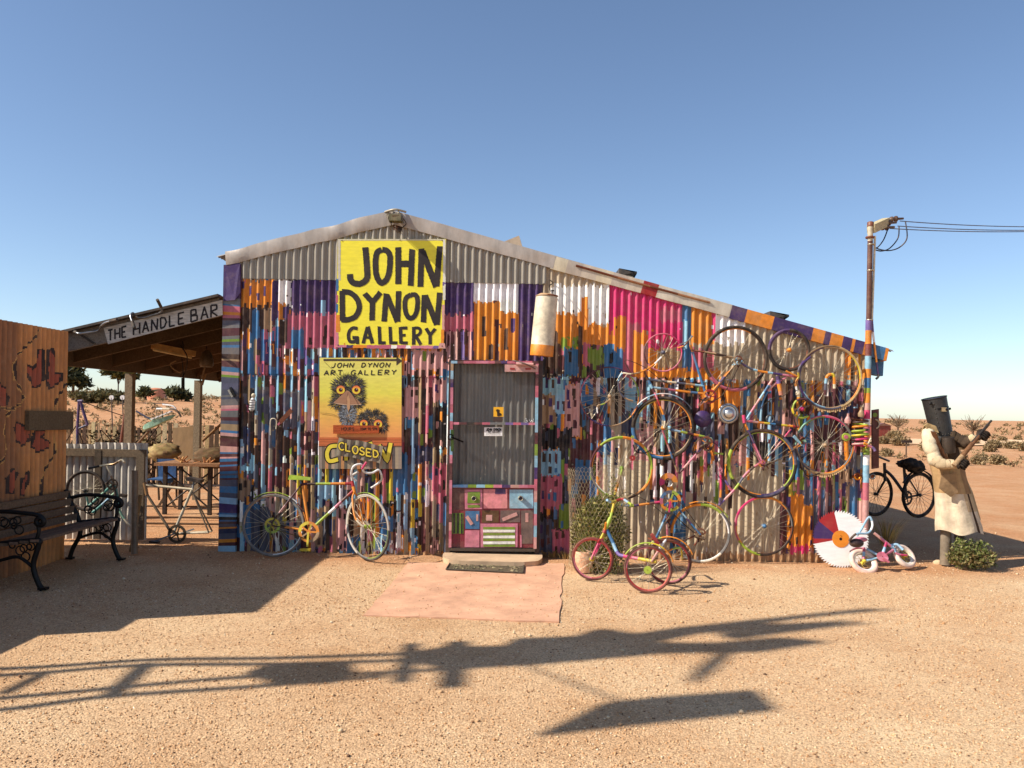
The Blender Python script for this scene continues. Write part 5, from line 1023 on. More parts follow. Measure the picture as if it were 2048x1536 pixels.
# --- circular saw blade and child's bike
Ysb = -.22; sbc = W(1681, 1078, Ysb); sb = thing('saw_blade', 'big white circular saw blade with red and purple sectors leaning on the wall', 'saw blade', W(1681, 1134, Ysb))
sv = Vector((0, .16, .987)); nT = 64; Rs = 56 * mpp(Ysb); mb = MB()
def sect(a):
    a = math.degrees(a) % 360
    return 'red' if 104 <= a < 138 else 'purple' if 138 <= a < 178 else 'red' if 178 <= a < 192 else 'white'
vs_ = []; fs = []; cs_l = []
th = Vector((0, -.987, .16)) * .004
for k in range(nT):
    t0 = 2 * math.pi * k / nT; t1 = 2 * math.pi * (k + 1) / nT; d0 = XX * math.cos(t0) + sv * math.sin(t0); d1 = XX * math.cos(t1) + sv * math.sin(t1); b0 = len(vs_)
    q = [sbc + d0 * .085, sbc + d0 * Rs * .93, sbc + d0 * Rs * 1.02, sbc + d1 * Rs * .93, sbc + d1 * .085]
    vs_ += [p + th for p in q] + [p - th for p in q]; fs += [(b0, b0 + 1, b0 + 3, b0 + 4), (b0 + 1, b0 + 2, b0 + 3), (b0 + 9, b0 + 8, b0 + 6, b0 + 5), (b0 + 8, b0 + 7, b0 + 6), (b0 + 1, b0 + 6, b0 + 7, b0 + 2), (b0 + 2, b0 + 7, b0 + 8, b0 + 3)]; cs_l += [sect((t0 + t1) / 2)] * 6
mb.add(vs_, fs, cs_l); mb.build('blade', 'board', sb)
mb = MB(); mb.ring(sbc + th * 1.2, XX, sv, .016, 17 * mpp(Ysb), .006, 'orange', 32); mb.build('centre_plate', 'board', sb)
mb = MB(); mb.ring(sbc + th * 1.6, XX, sv, .0, .014, .004, (50, 28, 22), 14); mb.ball(sbc + Vector((.0, -.008, .035)), .004, (50, 28, 22), 6, 4); mb.ball(sbc + Vector((.012, -.008, -.03)), .004, (50, 28, 22), 6, 4); mb.build('arbor_hole', 'iron', sb)
kb = thing('child_bicycle', 'small pink and pale blue child bicycle lying on its side by the saw blade', 'bicycle', G(1770, 1135))
k1, k2 = W(1727, 1124, -.42), W(1809, 1113, -.30); ku = Vector((.985, .12, -.03)).normalized(); kv = Vector((.16, .66, .73)); kv = (kv - ku * kv.dot(ku)).normalized()
wheel(kb, k1, .148, ku, kv, ['cream', 'white'], [(236, 206, 186), (228, 190, 170)], .026, 'yellow', nsp=10, spoke=(222, 196, 120), rimr=.014); wheel(kb, k2, .138, Vector((.9, .38, -.1)).normalized(), kv, ['cream', 'white'], [(236, 210, 192)], .026, 'yellow', nsp=10, spoke=(222, 196, 120), rimr=.014)
mb = MB(); mb.tube([W(1727, 1122, -.42), W(1728, 1095, -.36)], .014, ['pink', 'skyblue', 'rose'], 8); mb.tube([W(1733, 1098, -.38), W(1764, 1114, -.42), W(1727, 1122, -.4)], .013, ['skyblue', 'light', 'skyblue'], 8, curve=False); mb.tube([W(1764, 1114, -.42), W(1772, 1085, -.36)], .016, ['pink', 'skyblue', 'magenta'], 8); mb.tube([W(1748, 1066, -.34), W(1772, 1085, -.36), W(1790, 1100, -.34)], .015, ['pale', 'pink', 'pink', 'skyblue'], 8); mb.tube([W(1764, 1113, -.42), W(1786, 1100, -.35)], .015, ['rose', 'pink'], 8); mb.build('frame', 'paint', kb)
mb = MB(); mb.tube([W(1786, 1092, -.34), W(1793, 1107, -.36), k2 + Vector((0, -.05, .02))], .011, ['skyblue', 'pink', 'magenta'], 8); mb.tube([W(1780, 1092, -.3), W(1794, 1089, -.32), W(1806, 1100, -.36)], .014, 'skyblue', 8); mb.build('fork', 'paint', kb)
mb = MB(); mb.tube([W(1698, 1082, -.46), W(1712, 1068, -.48), W(1736, 1066, -.44), W(1745, 1050, -.40), W(1738, 1034, -.38), W(1722, 1060, -.36), W(1714, 1072, -.36)], .011, ['brown', 'skyblue', 'skyblue', 'white', 'skyblue', 'light', 'skyblue'], 8); mb.build('handlebar', 'paint', kb)
mb = MB(); mb.ball(W(1713, 1086, -.44), .075, (44, 26, 30), 14, 8, (1.0, .5, .62)); mb.ball(W(1722, 1079, -.43), .06, 'pink', 12, 8, (1.1, .4, .45)); mb.build('saddle', 'paint', kb)
mb = MB(); mb.ring(W(1765, 1114, -.46), XX, kv, .006, .055, .012, ['rose', 'pink'], 20); mb.build('chain_guard', 'paint', kb); mb = MB(); mb.bar(W(1765, 1116, -.48), W(1778, 1124, -.5), .04, .02, 'rose'); mb.build('pedal', 'paint', kb); fender(kb, k1, ku, kv, .158, 60, 130, ['pink', 'rose'])

# ================================================================== RUST-COLOURED SHED ON THE LEFT
XB = -4.4; YB0, YB1 = -3.42, WX(134, 900, XB).y; HB = 2.23
bx_ = thing('boot_shed', 'rust-orange corrugated shed painted with red boots at the left edge', 'shed', (XB - .8, (YB0 + YB1) / 2, 0))
LX0, LY0, LW, LH = -260, 600, 410, 640
lr = np.zeros((LH, LW, 3), np.float32); lr[:] = cc((202, 136, 76))
gy_, gx_ = np.mgrid[0:LH, 0:LW]; gxp, gyp = gx_ + LX0, gy_ + LY0
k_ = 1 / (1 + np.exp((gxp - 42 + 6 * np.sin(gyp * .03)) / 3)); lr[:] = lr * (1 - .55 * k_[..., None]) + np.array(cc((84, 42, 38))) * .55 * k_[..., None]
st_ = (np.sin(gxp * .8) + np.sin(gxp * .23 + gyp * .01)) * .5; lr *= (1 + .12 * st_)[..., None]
def pfill(poly, c):
    ins = np.zeros((LH, LW), bool); n = len(poly)
    for i in range(n):
        (x1, y1), (x2, y2) = poly[i], poly[(i + 1) % n]
        if y1 == y2: continue
        k = ((y1 > gyp) != (y2 > gyp)) & (gxp < (x2 - x1) * (gyp - y1) / (y2 - y1) + x1); ins ^= k
    lr[ins] = cc(c)
def pline(pts, w, c, closed=False):
    pts = list(pts) + ([pts[0]] if closed else [])
    for (x1, y1), (x2, y2) in zip(pts, pts[1:]):
        dx, dy = x2 - x1, y2 - y1; L2 = dx * dx + dy * dy + 1e-9; t = np.clip(((gxp - x1) * dx + (gyp - y1) * dy) / L2, 0, 1)
        lr[((gxp - x1 - t * dx) ** 2 + (gyp - y1 - t * dy) ** 2) < (w / 2) ** 2] = cc(c)
za = lambda L_, y0=560: [(x / 4.452, y0 + y / 4.452) for x, y in L_]
boots = [za([(340, 620), (380, 620), (385, 880), (330, 955), (280, 950), (235, 800), (235, 745), (290, 795), (330, 700)]), za([(425, 625), (460, 605), (485, 700), (480, 830), (545, 830), (540, 890), (480, 940), (430, 970), (415, 900)]), za([(130, 1260), (200, 1290), (260, 1340), (250, 1430), (190, 1475), (140, 1420), (120, 1330)]), za([(300, 1340), (400, 1340), (365, 1400), (440, 1440), (430, 1490), (330, 1530), (275, 1480)]), za([(-60, 880), (40, 960), (70, 1040), (60, 1110), (-60, 1180)]), za([(60, 420), (110, 345), (150, 380), (110, 560), (60, 560)], 860), za([(190, 440), (245, 370), (245, 440), (210, 580), (180, 580)], 860)]
for bt in boots: pfill(bt, (164, 78, 52)); pline(bt, 3.4, (46, 26, 22), True)
wires = [za([(340, 450), (300, 520), (215, 600), (150, 670), (125, 760), (130, 880), (170, 960), (205, 1040), (185, 1100), (80, 1170), (45, 1230), (30, 1350), (50, 1480), (40, 1560), (0, 1630)]), za([(590, 910), (550, 980), (500, 1060), (475, 1160), (470, 1535)]), za([(470, 0), (485, 200), (400, 340), (370, 440), (360, 600)], 860), za([(-120, 1080), (0, 1130), (80, 1150), (185, 1100)])]
for w_ in wires:
    pline(w_, 5.4, (206, 152, 84)); pline(w_, 3.0, (56, 34, 26))
def rust_sheet(y0, y1, zt):
    n = int((y1 - y0) / (PITCH / (14 if y1 > -2 else 8))); ys = np.linspace(y0, y1, n + 1); rows = 240 if y1 > -2 else 40; zs = np.linspace(-.06, zt, rows + 1)
    Y, Z = np.meshgrid(ys, zs); X = XB + AMP * np.cos(2 * np.pi * Y / PITCH)
    V = np.stack([X, Y, Z], -1).reshape(-1, 3); id_ = np.arange((rows + 1) * (n + 1)).reshape(rows + 1, n + 1)
    fq = np.stack([id_[:-1, :-1], id_[:-1, 1:], id_[1:, 1:], id_[1:, :-1]], -1).reshape(-1, 4)
    yc = (Y[:-1, :-1] + Y[1:, 1:]) / 2; zc = (Z[:-1, :-1] + Z[1:, 1:]) / 2; D = yc + D0; a = XB / D; b_ = (zc - EYE) / D
    px = 1024 + F * (a * CR + b_ * SR); py = 822 - F * (-a * SR + b_ * CR)
    ix = np.clip((px - LX0).astype(int), 0, LW - 1); iy = np.clip((py - LY0).astype(int), 0, LH - 1)
    mb = MB(); mb.v = V.tolist(); mb.f = [tuple(f) for f in fq.tolist()]; mb.sm = [True] * len(fq); mb.c = (lr[iy, ix] * (1 + .16 * np.cos(2 * np.pi * yc / PITCH) + .06 * np.sin(yc * 40))[..., None]).reshape(-1, 3).tolist(); return mb  # colour lightened on ridges and darkened in valleys to imitate corrugation shading
n_ = 4
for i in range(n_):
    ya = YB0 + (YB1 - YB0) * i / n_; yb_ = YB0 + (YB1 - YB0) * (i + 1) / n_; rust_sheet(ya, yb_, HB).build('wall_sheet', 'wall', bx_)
mb = MB(); mb.box((XB - 2.6, YB0 + .02, -.05), (XB - .02, YB1 - .02, HB - .03), (120, 70, 44)); mb.build('core', 'tin', bx_)
mb = MB(); mb.box((XB - 2.7, YB0 - .02, HB - .025), (XB - .012, YB1 - .004, HB - .005), (140, 110, 90)); mb.build('roof', 'tin', bx_)
pk = MB(); a, b_ = WX(54, 841, XB + .035), WX(143, 841, XB + .035); pk.bar(a, b_, .04, 36 * (b_.y + D0) / F, (112, 96, 74), up=(0, 0, 1)); single(pk, 'nailed_plank', 'wood', 'rough grey plank nailed across the boot shed corner', 'plank')
# unseen low panels beyond the left edge, shaped to cast the stepped shadow
fn_ = thing('shadow_panels', 'unseen low tin panels added outside the left edge to cast the stepped shadow', 'fence', (XB, -4.6, 0))
for (y0, y1, h) in ((-3.74, -3.40, 1.56), (-4.30, -3.74, 1.17), (-5.3, -4.30, 1.13)):
    mb = MB(); mb.box((XB - .06, y0, -.02), (XB - .02, y1, h), (130, 90, 64)); mb.build('panel', 'tin', fn_)

def lump(mb, c, r, col_, sq):
    n, m = 22, 14; vs_ = []; fs = []; ph = [random.uniform(0, 6) for _ in range(6)]
    for i in range(m + 1):
        p = math.pi * i / m
        for j in range(n):
            t = 2 * math.pi * j / n; d = Vector((math.sin(p) * math.cos(t), math.sin(p) * math.sin(t), math.cos(p)))
            q = r * (1 + .14 * math.sin(3 * d.x + 4 * d.z + ph[0]) * math.sin(5 * d.y + ph[1]) + .09 * math.sin(9 * d.x + ph[2]) * math.sin(8 * d.z + ph[3]) + .06 * math.sin(14 * d.y + 11 * d.z + ph[4]))
            vs_.append(Vector(c) + Vector((d.x * q * sq[0], d.y * q * sq[1], d.z * q * sq[2])))
    for i in range(m):
        for j in range(n): fs.append((i * n + j, (i + 1) * n + j, (i + 1) * n + (j + 1) % n, i * n + (j + 1) % n))
    return mb.add(vs_, fs, [vary(col_, .2) for _ in fs], True)

# ================================================================== BENCH
bn = thing('park_bench', 'old slatted bench with black cast-iron ends against the boot shed', 'bench', (-4.1, -1.3, 0))
BY0, BY1 = -2.0, -.66
seat = [(-3.86 - k * .085, .40 - .012 * k) for k in range(5)]; back = [(-4.235 - k * .03, .42 + k * .072) for k in range(4)]
for k, (x, z) in enumerate(seat): mb = MB(); mb.bar((x, BY0 - .03, z), (x, BY1 + .03, z), .068, .022, vary((118, 98, 80), .12)); mb.build('seat_slat', 'wood', bn)
for k, (x, z) in enumerate(back): mb = MB(); mb.bar((x, BY0 - .03, z), (x, BY1 + .03, z), .02, .062, vary((118, 98, 80), .12)); mb.build('back_slat', 'wood', bn)
for yy in (BY0, BY1):
    mb = MB(); K = (26, 26, 26); T = lambda pts, r=.016: mb.tube([(x, yy, z) for x, z in pts], r, K, 8)
    T([(-3.80, 0), (-3.84, .06), (-3.88, .2), (-3.84, .36), (-3.86, .40), (-4.2, .36)], .022); T([(-4.30, 0), (-4.27, .1), (-4.2, .25), (-4.22, .4), (-4.28, .52), (-4.35, .68)], .022)
    T([(-4.29, .60), (-4.15, .63), (-3.95, .62), (-3.83, .60), (-3.80, .55), (-3.84, .52), (-3.87, .55)], .018); T([(-3.86, .40), (-3.84, .48), (-3.86, .58)], .016); T([(-3.88, .18), (-4.0, .26), (-4.12, .24), (-4.22, .2)], .014)
    for q in range(7):
        cx, cz = random.uniform(-4.15, -3.9), random.uniform(.42, .58); mb.torus((cx, yy, cz), XX, ZZ, random.uniform(.02, .04), .006, K, 14, 5)
    for q in range(6):
        cx, cz = random.uniform(-4.15, -3.9), random.uniform(.24, .36); mb.torus((cx, yy, cz), XX, ZZ, random.uniform(.02, .04), .006, K, 14, 5)
    for (x, z) in ((-3.80, .01), (-4.30, .01)): mb.bar((x - .03, yy, z), (x + .04, yy, z), .05, .02, K)
    mb.torus((-3.83, yy, .555), XX, ZZ, .03, .022, K, 16, 7); mb.build('end_frame', 'iron', bn)

# ================================================================== THE SHELTER (bar) LEFT OF THE GALLERY
XS0, XS1 = -5.12, W(446, 610).x - .012; YS1 = 5.6
zb_r, zb_l = W(445, 634).z, W(63, 723).z
def sz(x): return zb_l + (zb_r - zb_l) * (x - W(63, 723).x) / (W(445, 634).x - W(63, 723).x)
sh = thing('bar_shelter', 'open skillion shelter on timber posts joined to the left of the gallery', 'shelter', (-4.1, 2.5, 0))
for (x0, x1) in ((XS0 - .1, XS1),):
    mb = MB(); m_ = 140; ys = np.linspace(-.1, YS1 + .1, m_ + 1)
    for i in range(m_):
        a, c_ = (AMP * math.cos(2 * math.pi * y / PITCH) for y in (ys[i], ys[i + 1]))
        mb.add([(x0, ys[i], sz(x0) + .225 + a), (x1, ys[i], sz(x1) + .225 + a), (x1, ys[i + 1], sz(x1) + .225 + c_), (x0, ys[i + 1], sz(x0) + .225 + c_)], [(0, 1, 2, 3)], (92, 76, 58), True)
    mb.build('roof', 'tin', sh)
mb = MB(); mb.bar((XS0 - .05, -.02, sz(XS0 - .05) + .105), (XS1, -.02, sz(XS1) + .105), .04, .19, (128, 116, 102)); mb.build('fascia', 'wood', sh)
mb = MB(); mb.bar((XS0 - .1, -.08, sz(XS0 - .1) + .218), (XS1, -.08, sz(XS1) + .218), .09, .025, (74, 62, 52)); mb.build('roof_edge', 'tin', sh)
for k in range(6):
    y = .85 + k * .93; mb = MB(); mb.bar((XS0, y, sz(XS0) + .12), (XS1, y, sz(XS1) + .12), .045, .16, vary((104, 80, 58), .1)); mb.build('rafter', 'wood', sh)
mb = MB(); mb.bar((XS0, -.0, sz(XS0) + .11), (XS0, YS1, sz(XS0) + .11), .06, .22, (104, 84, 64)); mb.build('eave_beam', 'wood', sh)
mb = MB(); mb.bar((XS0, YS1, sz(XS0) + .08), (XS1, YS1, sz(XS1) + .08), .05, .2, (96, 72, 52)); mb.build('back_beam', 'wood', sh)
for y in (2.32, 4.72): mb = MB(); mb.box((XS0 - .05, y - .05, -.02), (XS0 + .05, y + .05, sz(XS0) - .02), vary((140, 122, 100), .08)); mb.build('post', 'wood', sh)
hs = thing('bar_sign', 'long white board lettered THE HANDLE BAR nailed along the shelter fascia', 'sign', W(330, 660, -.05))
q = [(207, 656), (444, 600), (445, 630), (216, 688)]
mb = MB(); mb.slab([W(x, y, -.055) for x, y in q], (0, .012, 0), (206, 196, 182)); mb.build('board', 'plank', hs)
mb = MB(); f = plane(-.057)
def hbar(s, x0, x1, h):
    n = len(s); cw = (x1 - x0) / n
    for i, ch in enumerate(s):
        for st in FONT[ch]:
            pts = []
            for a, b_ in st:
                x = x0 + (i + a * .68) * cw; base = 656 - (x - 207) * 56 / 237; pts.append((x, base + 4.5 + (26 - h) / 2 + b_ * h - a * 0))
            mb.ribbon(f, pts, 3.6, (40, 32, 30), curve=ch in 'BDR' and False, rag=.1, step=1.6)
hbar('THE', 216, 258, 21); hbar('HANDLE', 267, 375, 22); hbar('BAR', 382, 442, 24)
mb.build('lettering', 'board', hs)
def hbars(lbl, pts, c='steel', r=.011, grips=True):
    t = thing('handlebar', lbl, 'handlebar', W(*pts[0][:2], -.1), 'old handlebars fixed over the bar sign'); mb = MB(); P = [W(x, y, Y) for x, y, Y in pts]; mb.tube(P, r, c, 8); mb.build('bar', 'metal', t)
    if grips:
        mb = MB(); mb.tube([P[-1] - (P[-1] - P[-2]).normalized() * .06, P[-1] + (P[-1] - P[-2]).normalized() * .05], .016, (44, 40, 38), 8); mb.build('grip', 'rubber', t); mb = MB(); mb.tube([P[0] - (P[0] - P[1]).normalized() * .03, P[0] + (P[0] - P[1]).normalized() * .06], .016, (60, 56, 52), 8); mb.build('grip', 'rubber', t)
    return t
hbars('chrome handlebar at the lower left end of the bar sign', [(151, 664, -.12), (158, 667, -.16), (175, 665, -.12), (196, 661, -.08), (202, 652, -.12), (212, 645, -.18), (228, 641, -.24)])
hbars('chrome handlebar hooked above the word THE', [(266, 647, -.2), (261, 632, -.16), (266, 626, -.12), (274, 634, -.08), (288, 635, -.08), (305, 630, -.08), (322, 624, -.12), (323, 616, -.18), (318, 606, -.24)])
t = thing('stub_rail', 'short weathered stick leaning over the left end of the fascia', 'stick', W(170, 680, -.05)); mb = MB(); mb.bar(W(153, 664, -.06), W(190, 688, -.06), .02, .02, (70, 62, 54)); mb.build('stick', 'wood', t)
t = thing('tube_light', 'yellowed fluorescent batten light hanging under the shelter roof', 'light', W(345, 700, 1.6)); mb = MB(); a, b_ = W(306, 692, 1.5), W(388, 708, 1.9); mb.bar(a, b_, .10, .07, (206, 156, 92)); mb.build('batten', 'paint', t)
mb = MB(); mb.tube([a + Vector((.02, -.03, -.045)), b_ + Vector((-.02, -.03, -.045))], .018, (214, 186, 130), 8); mb.build('tube', 'paint', t); mb = MB(); mb.tube([W(366, 700, 1.7), W(366, 688, 1.7), W(364, 680, 1.7)], .006, (40, 34, 30), 6); mb.tube([W(360, 690, 1.7), W(374, 712, 1.7), W(372, 740, 1.8), W(366, 752, 1.8)], .007, (36, 30, 28), 6); mb.build('cord', 'rubber', t)
t = thing('hanging_lantern', 'dusty bell-shaped lantern hanging under the shelter beside the gallery corner', 'lantern', W(413, 732, 2.2)); mb = MB(); mb.lathe(W(413, 734, 2.2), (0, 0, 1), [(.075, 0), (.09, .03), (.085, .1), (.06, .19), (.02, .23)], (92, 74, 50), 14); mb.build('shade', 'paint', t); mb = MB(); mb.tube([W(413, 698, 2.2), W(413, 678, 2.2)], .006, (50, 40, 34), 6); mb.tube([W(410, 734, 2.2), W(404, 758, 2.3)], .012, (120, 98, 74), 7); mb.build('hanger', 'wood', t)
single(MB().tube([W(366, 756, 1.8), W(366, 778, 1.8)], .022, (38, 36, 36), 8).tube([W(366, 756, 1.8), W(366, 740, 1.8), W(362, 700, 1.8)], .006, (40, 34, 30), 6), 'hanging_spanner', 'iron', 'black iron rod dangling from the shelter rafters', 'rod')
single(MB().tube([W(352, 722, 1.7), W(341, 728, 1.7), W(347, 738, 1.7), W(362, 746, 1.7)], .008, (160, 128, 92), 7), 'hanging_hook', 'wood', 'curved pale hook hanging under the shelter roof', 'hook')
single(MB().tube([W(404, 770, 4.6), W(412, 745, 4.6), W(420, 738, 4.6)], .02, (140, 112, 80), 7).tube([W(404, 770, 4.6), W(394, 740, 4.6)], .012, (110, 86, 62), 6), 'forked_branch', 'bark', 'forked dry branch tied to the far shelter post', 'branch')

# ================================================================== YARD BEHIND THE LEFT GAP
gt = thing('tin_gate', 'white-painted corrugated half gate with a grey timber frame', 'gate', W(215, 1085, .42)); YG = .42
xg0, xg1 = W(128, 1000, YG).x - .25, W(293, 1000, YG).x; zt_ = W(210, 887, YG).z
def gate_sheet(x0, x1, z1, Y):
    n = int((x1 - x0) / (PITCH / 8)); mb = MB(); xs = np.linspace(x0, x1, n + 1)
    for i in range(n):
        ya, yb_ = Y - AMP * math.cos(2 * math.pi * xs[i] / PITCH), Y - AMP * math.cos(2 * math.pi * xs[i + 1] / PITCH)
        for (za_, zb2) in ((.02, z1 * .5), (z1 * .5, z1)): mb.add([(xs[i], ya, za_), (xs[i + 1], yb_, za_), (xs[i + 1], yb_, zb2), (xs[i], ya, zb2)], [(0, 1, 2, 3)], (196, 188, 176), True)
    return mb
for i in range(2): gate_sheet(xg0 + (xg1 - xg0) * i / 2, xg0 + (xg1 - xg0) * (i + 1) / 2, zt_ + (.012 if i else -.01), YG).build('tin_sheet', 'wall', gt)
for (a, b_, w) in (((xg0, 905), (xg1, 905), .08),): mb = MB(); z = W(210, 905, YG).z; mb.bar((xg0, YG - .035, z), (xg1, YG - .035, z), .035, w, (118, 100, 80)); mb.build('rail', 'wood', gt)
mb = MB(); x = W(283, 1000, YG).x; mb.box((x - .045, YG - .055, .03), (x + .045, YG - .02, zt_ - .1), (112, 96, 78)); mb.build('stile', 'wood', gt)
mb = MB(); x = W(199, 1000, YG).x; mb.box((x - .035, YG - .058, .03), (x + .035, YG - .02, zt_ - .07), (84, 72, 60)); mb.build('stile', 'wood', gt)
single(MB().tube([G(269, 1108), W(270, 941, -.23)], .032, (116, 92, 68), 10), 'steel_post', 'paint', 'short tan steel post standing in front of the gate', 'post')
single(MB().tube([G(262, 1104), W(281, 990, -.1)], .022, (150, 116, 76), 8), 'leaning_stick', 'bark', 'brown stick leaning beside the tan steel post', 'stick')
# aqua bicycle
aq = thing('aqua_bicycle', 'aqua step-through bicycle parked against the tin gate', 'bicycle', W(200, 1090, .2)); Ya = .22
wheel(aq, W(171, 981, Ya), 41 * mpp(Ya), XX, ZZ, [(90, 70, 60)], [(50, 44, 42)], .016, 'darkgrey'); wheel(aq, W(217, 993, Ya + .05), 30 * mpp(Ya), Vector((.8, -.6, 0)), ZZ, [(100, 80, 70)], [(60, 52, 48)], .012, 'steel')
mb = MB(); mb.tube([W(227, 968, Ya), W(177, 1013, Ya)], .016, ['aqua', 'mint', 'aqua'], 8); mb.tube([W(233, 983, Ya), W(198, 1015, Ya), W(185, 1025, Ya)], .016, ['mint', 'skyblue', 'aqua'], 8); mb.tube([W(171, 981, Ya), W(177, 1013, Ya)], .010, 'aqua', 8); mb.build('frame', 'paint', aq)
mb = MB(); mb.tube([W(214, 932, Ya), W(228, 966, Ya), W(235, 992, Ya), W(241, 1025, Ya), W(260, 1052, Ya)], .013, ['cream', 'tan', 'aqua', 'aqua', 'mint', 'cream'], 8); mb.build('fork', 'paint', aq); mb = MB(); mb.tube([W(176, 937, Ya - .1), W(195, 933, Ya - .05), W(212, 930, Ya), W(228, 928, Ya), W(243, 920, Ya - .05), W(249, 925, Ya - .2)], .012, ['darkgrey', 'cream', 'tan', 'cream', 'cream'], 8); mb.build('handlebar', 'metal', aq)
chainring(aq, W(225, 969, Ya - .04), XX, ZZ, .06, [(60, 48, 40)], teeth=24, m='iron'); mb = MB(); mb.bar(W(240, 990, Ya - .1), W(253, 992, Ya - .1), .05, .03, (60, 50, 44)); mb.build('pedal', 'rubber', aq)
# white frame
wf_ = thing('white_bicycle_frame', 'bare white bicycle frame without wheels standing in the gap beside the gallery', 'bicycle frame', W(350, 1090, .3)); Yw = .3
mb = MB(); cw_ = (206, 190, 160); mb.tube([W(292, 970, Yw), W(386, 979, Yw)], .015, cw_, 8); mb.tube([W(384, 979, Yw), W(347, 1067, Yw)], .016, [cw_, (190, 180, 160)], 8); mb.tube([W(291, 984, Yw), W(343, 1066, Yw)], .016, (128, 108, 84), 8); mb.tube([W(289, 964, Yw), W(294, 990, Yw)], .02, (150, 110, 70), 8)
for s_ in (-1, 1): mb.tube([W(347, 1067, Yw), W(421, 1064, Yw) + Vector((0, .05 * s_, 0))], .010, cw_, 7); mb.tube([W(385, 984, Yw), W(421, 1064, Yw) + Vector((0, .05 * s_, 0))], .009, (110, 94, 76), 7)
mb.build('tubes', 'paint', wf_)
chainring(wf_, W(354, 1068, Yw - .05), XX, ZZ, .10, [(90, 76, 60)], teeth=40, m='iron'); mb = MB(); mb.bar(W(350, 1067, Yw - .07), W(308, 1083, Yw - .07), .018, .012, 'steel', up=(0, 1, 0)); mb.bar(W(300, 1083, Yw - .12), W(318, 1085, Yw - .12), .06, .02, (50, 44, 40)); mb.build('crank', 'iron', wf_); mb = MB(); mb.bar(W(358, 1068, Yw + .07), W(388, 1058, Yw + .07), .018, .012, 'steel', up=(0, 1, 0)); mb.build('crank', 'iron', wf_)
mb = MB(); mb.bar(W(376, 957, Yw), W(404, 962, Yw), .12, .035, (56, 46, 42)); mb.tube([W(385, 979, Yw), W(388, 962, Yw)], .012, 'steel', 8); mb.build('saddle', 'rubber', wf_)
# table, chair and heap
Yt = 2.85; tb = thing('yard_table', 'rough timber-topped trestle table under the shelter', 'table', W(380, 1030, Yt)); zt2 = W(380, 929, Yt).z
xa, xb = W(314, 929, Yt).x, W(450, 929, Yt).x; mb = MB(); mb.box((xa, Yt - .1, zt2 - .02), (xb, Yt + .7, zt2 + .02), (150, 110, 78)); mb.build('tabletop', 'wood', tb)
for (x, y) in ((xa + .12, Yt), (xa + .75, Yt), (xa + .12, Yt + .55), (xa + .75, Yt + .55)): mb = MB(); mb.box((x - .025, y - .025, -.01), (x + .025, y + .025, zt2 - .02), (60, 50, 44)); mb.build('leg', 'wood', tb)
for (y) in (Yt, Yt + .55): mb = MB(); mb.tube([(xa + .12, y, .08), (xa + .75, y, zt2 - .1)], .012, (56, 48, 42), 6); mb.tube([(xa + .75, y, .08), (xa + .12, y, zt2 - .1)], .012, (56, 48, 42), 6); mb.build('cross_brace', 'iron', tb)
hp = MB(); pc_ = W(418, 925, Yt + .3); lump(hp, pc_ + Vector((.05, .1, .06)), .2, (96, 76, 54), (1.5, 1, .75)); single(hp, 'covered_heap', 'cloth', 'brown covered heap on the trestle table', 'heap')
mb = MB()
for k in range(16): p = pc_ + Vector((random.uniform(-.4, .12), random.uniform(-.3, -.1), .01)); mb.bar(p, p + Vector((random.uniform(-.12, .12), random.uniform(-.05, .05), random.uniform(.01, .09))), .03, .012, vary((196, 140, 92), .25))
single(mb, 'wood_scraps', 'wood', 'loose pile of pale wood scraps on the table edge', 'wood scraps')
bc = thing('blue_chair', 'folding chair with faded blue canvas behind the trestle table', 'chair', W(335, 1020, 3.7)); mb = MB(); mb.slab([W(315, 918, 3.7), W(352, 918, 3.7), W(352, 965, 3.7), W(318, 968, 3.7)], (0, .015, 0), (62, 92, 132)); mb.build('backrest', 'cloth', bc); mb = MB(); mb.box((W(318, 968, 3.7).x, 3.3, .42), (W(354, 968, 3.7).x, 3.72, .44), (62, 92, 132)); mb.build('seat', 'cloth', bc)
for (x0, x1) in ((316, 352), (352, 316)): mb = MB(); mb.bar((W(x0, 970, 3.5).x, 3.5, .43), (W(x1, 1000, 3.5).x, 3.5, 0), .03, .03, (92, 74, 56)); mb.build('leg', 'wood', bc)
mb = MB(); mb.tube([W(314, 915, 3.72), W(318, 1000, 3.72)], .016, (92, 74, 56), 7); mb.tube([W(353, 915, 3.72), W(353, 1000, 3.72)], .016, (92, 74, 56), 7); mb.build('frame', 'wood', bc)
# low stringers on the yard floor
for k, yy in enumerate((1.6, 2.2, 3.4)): single(MB().tube([(-5.4, yy, .03), (-3.1, yy + .15, .025)], .014, (96, 72, 52), 6), 'ground_batten', 'wood', ['nearest thin batten lying on the yard floor', 'middle thin batten lying on the yard floor', 'farthest thin batten lying on the yard floor'][k], 'batten')
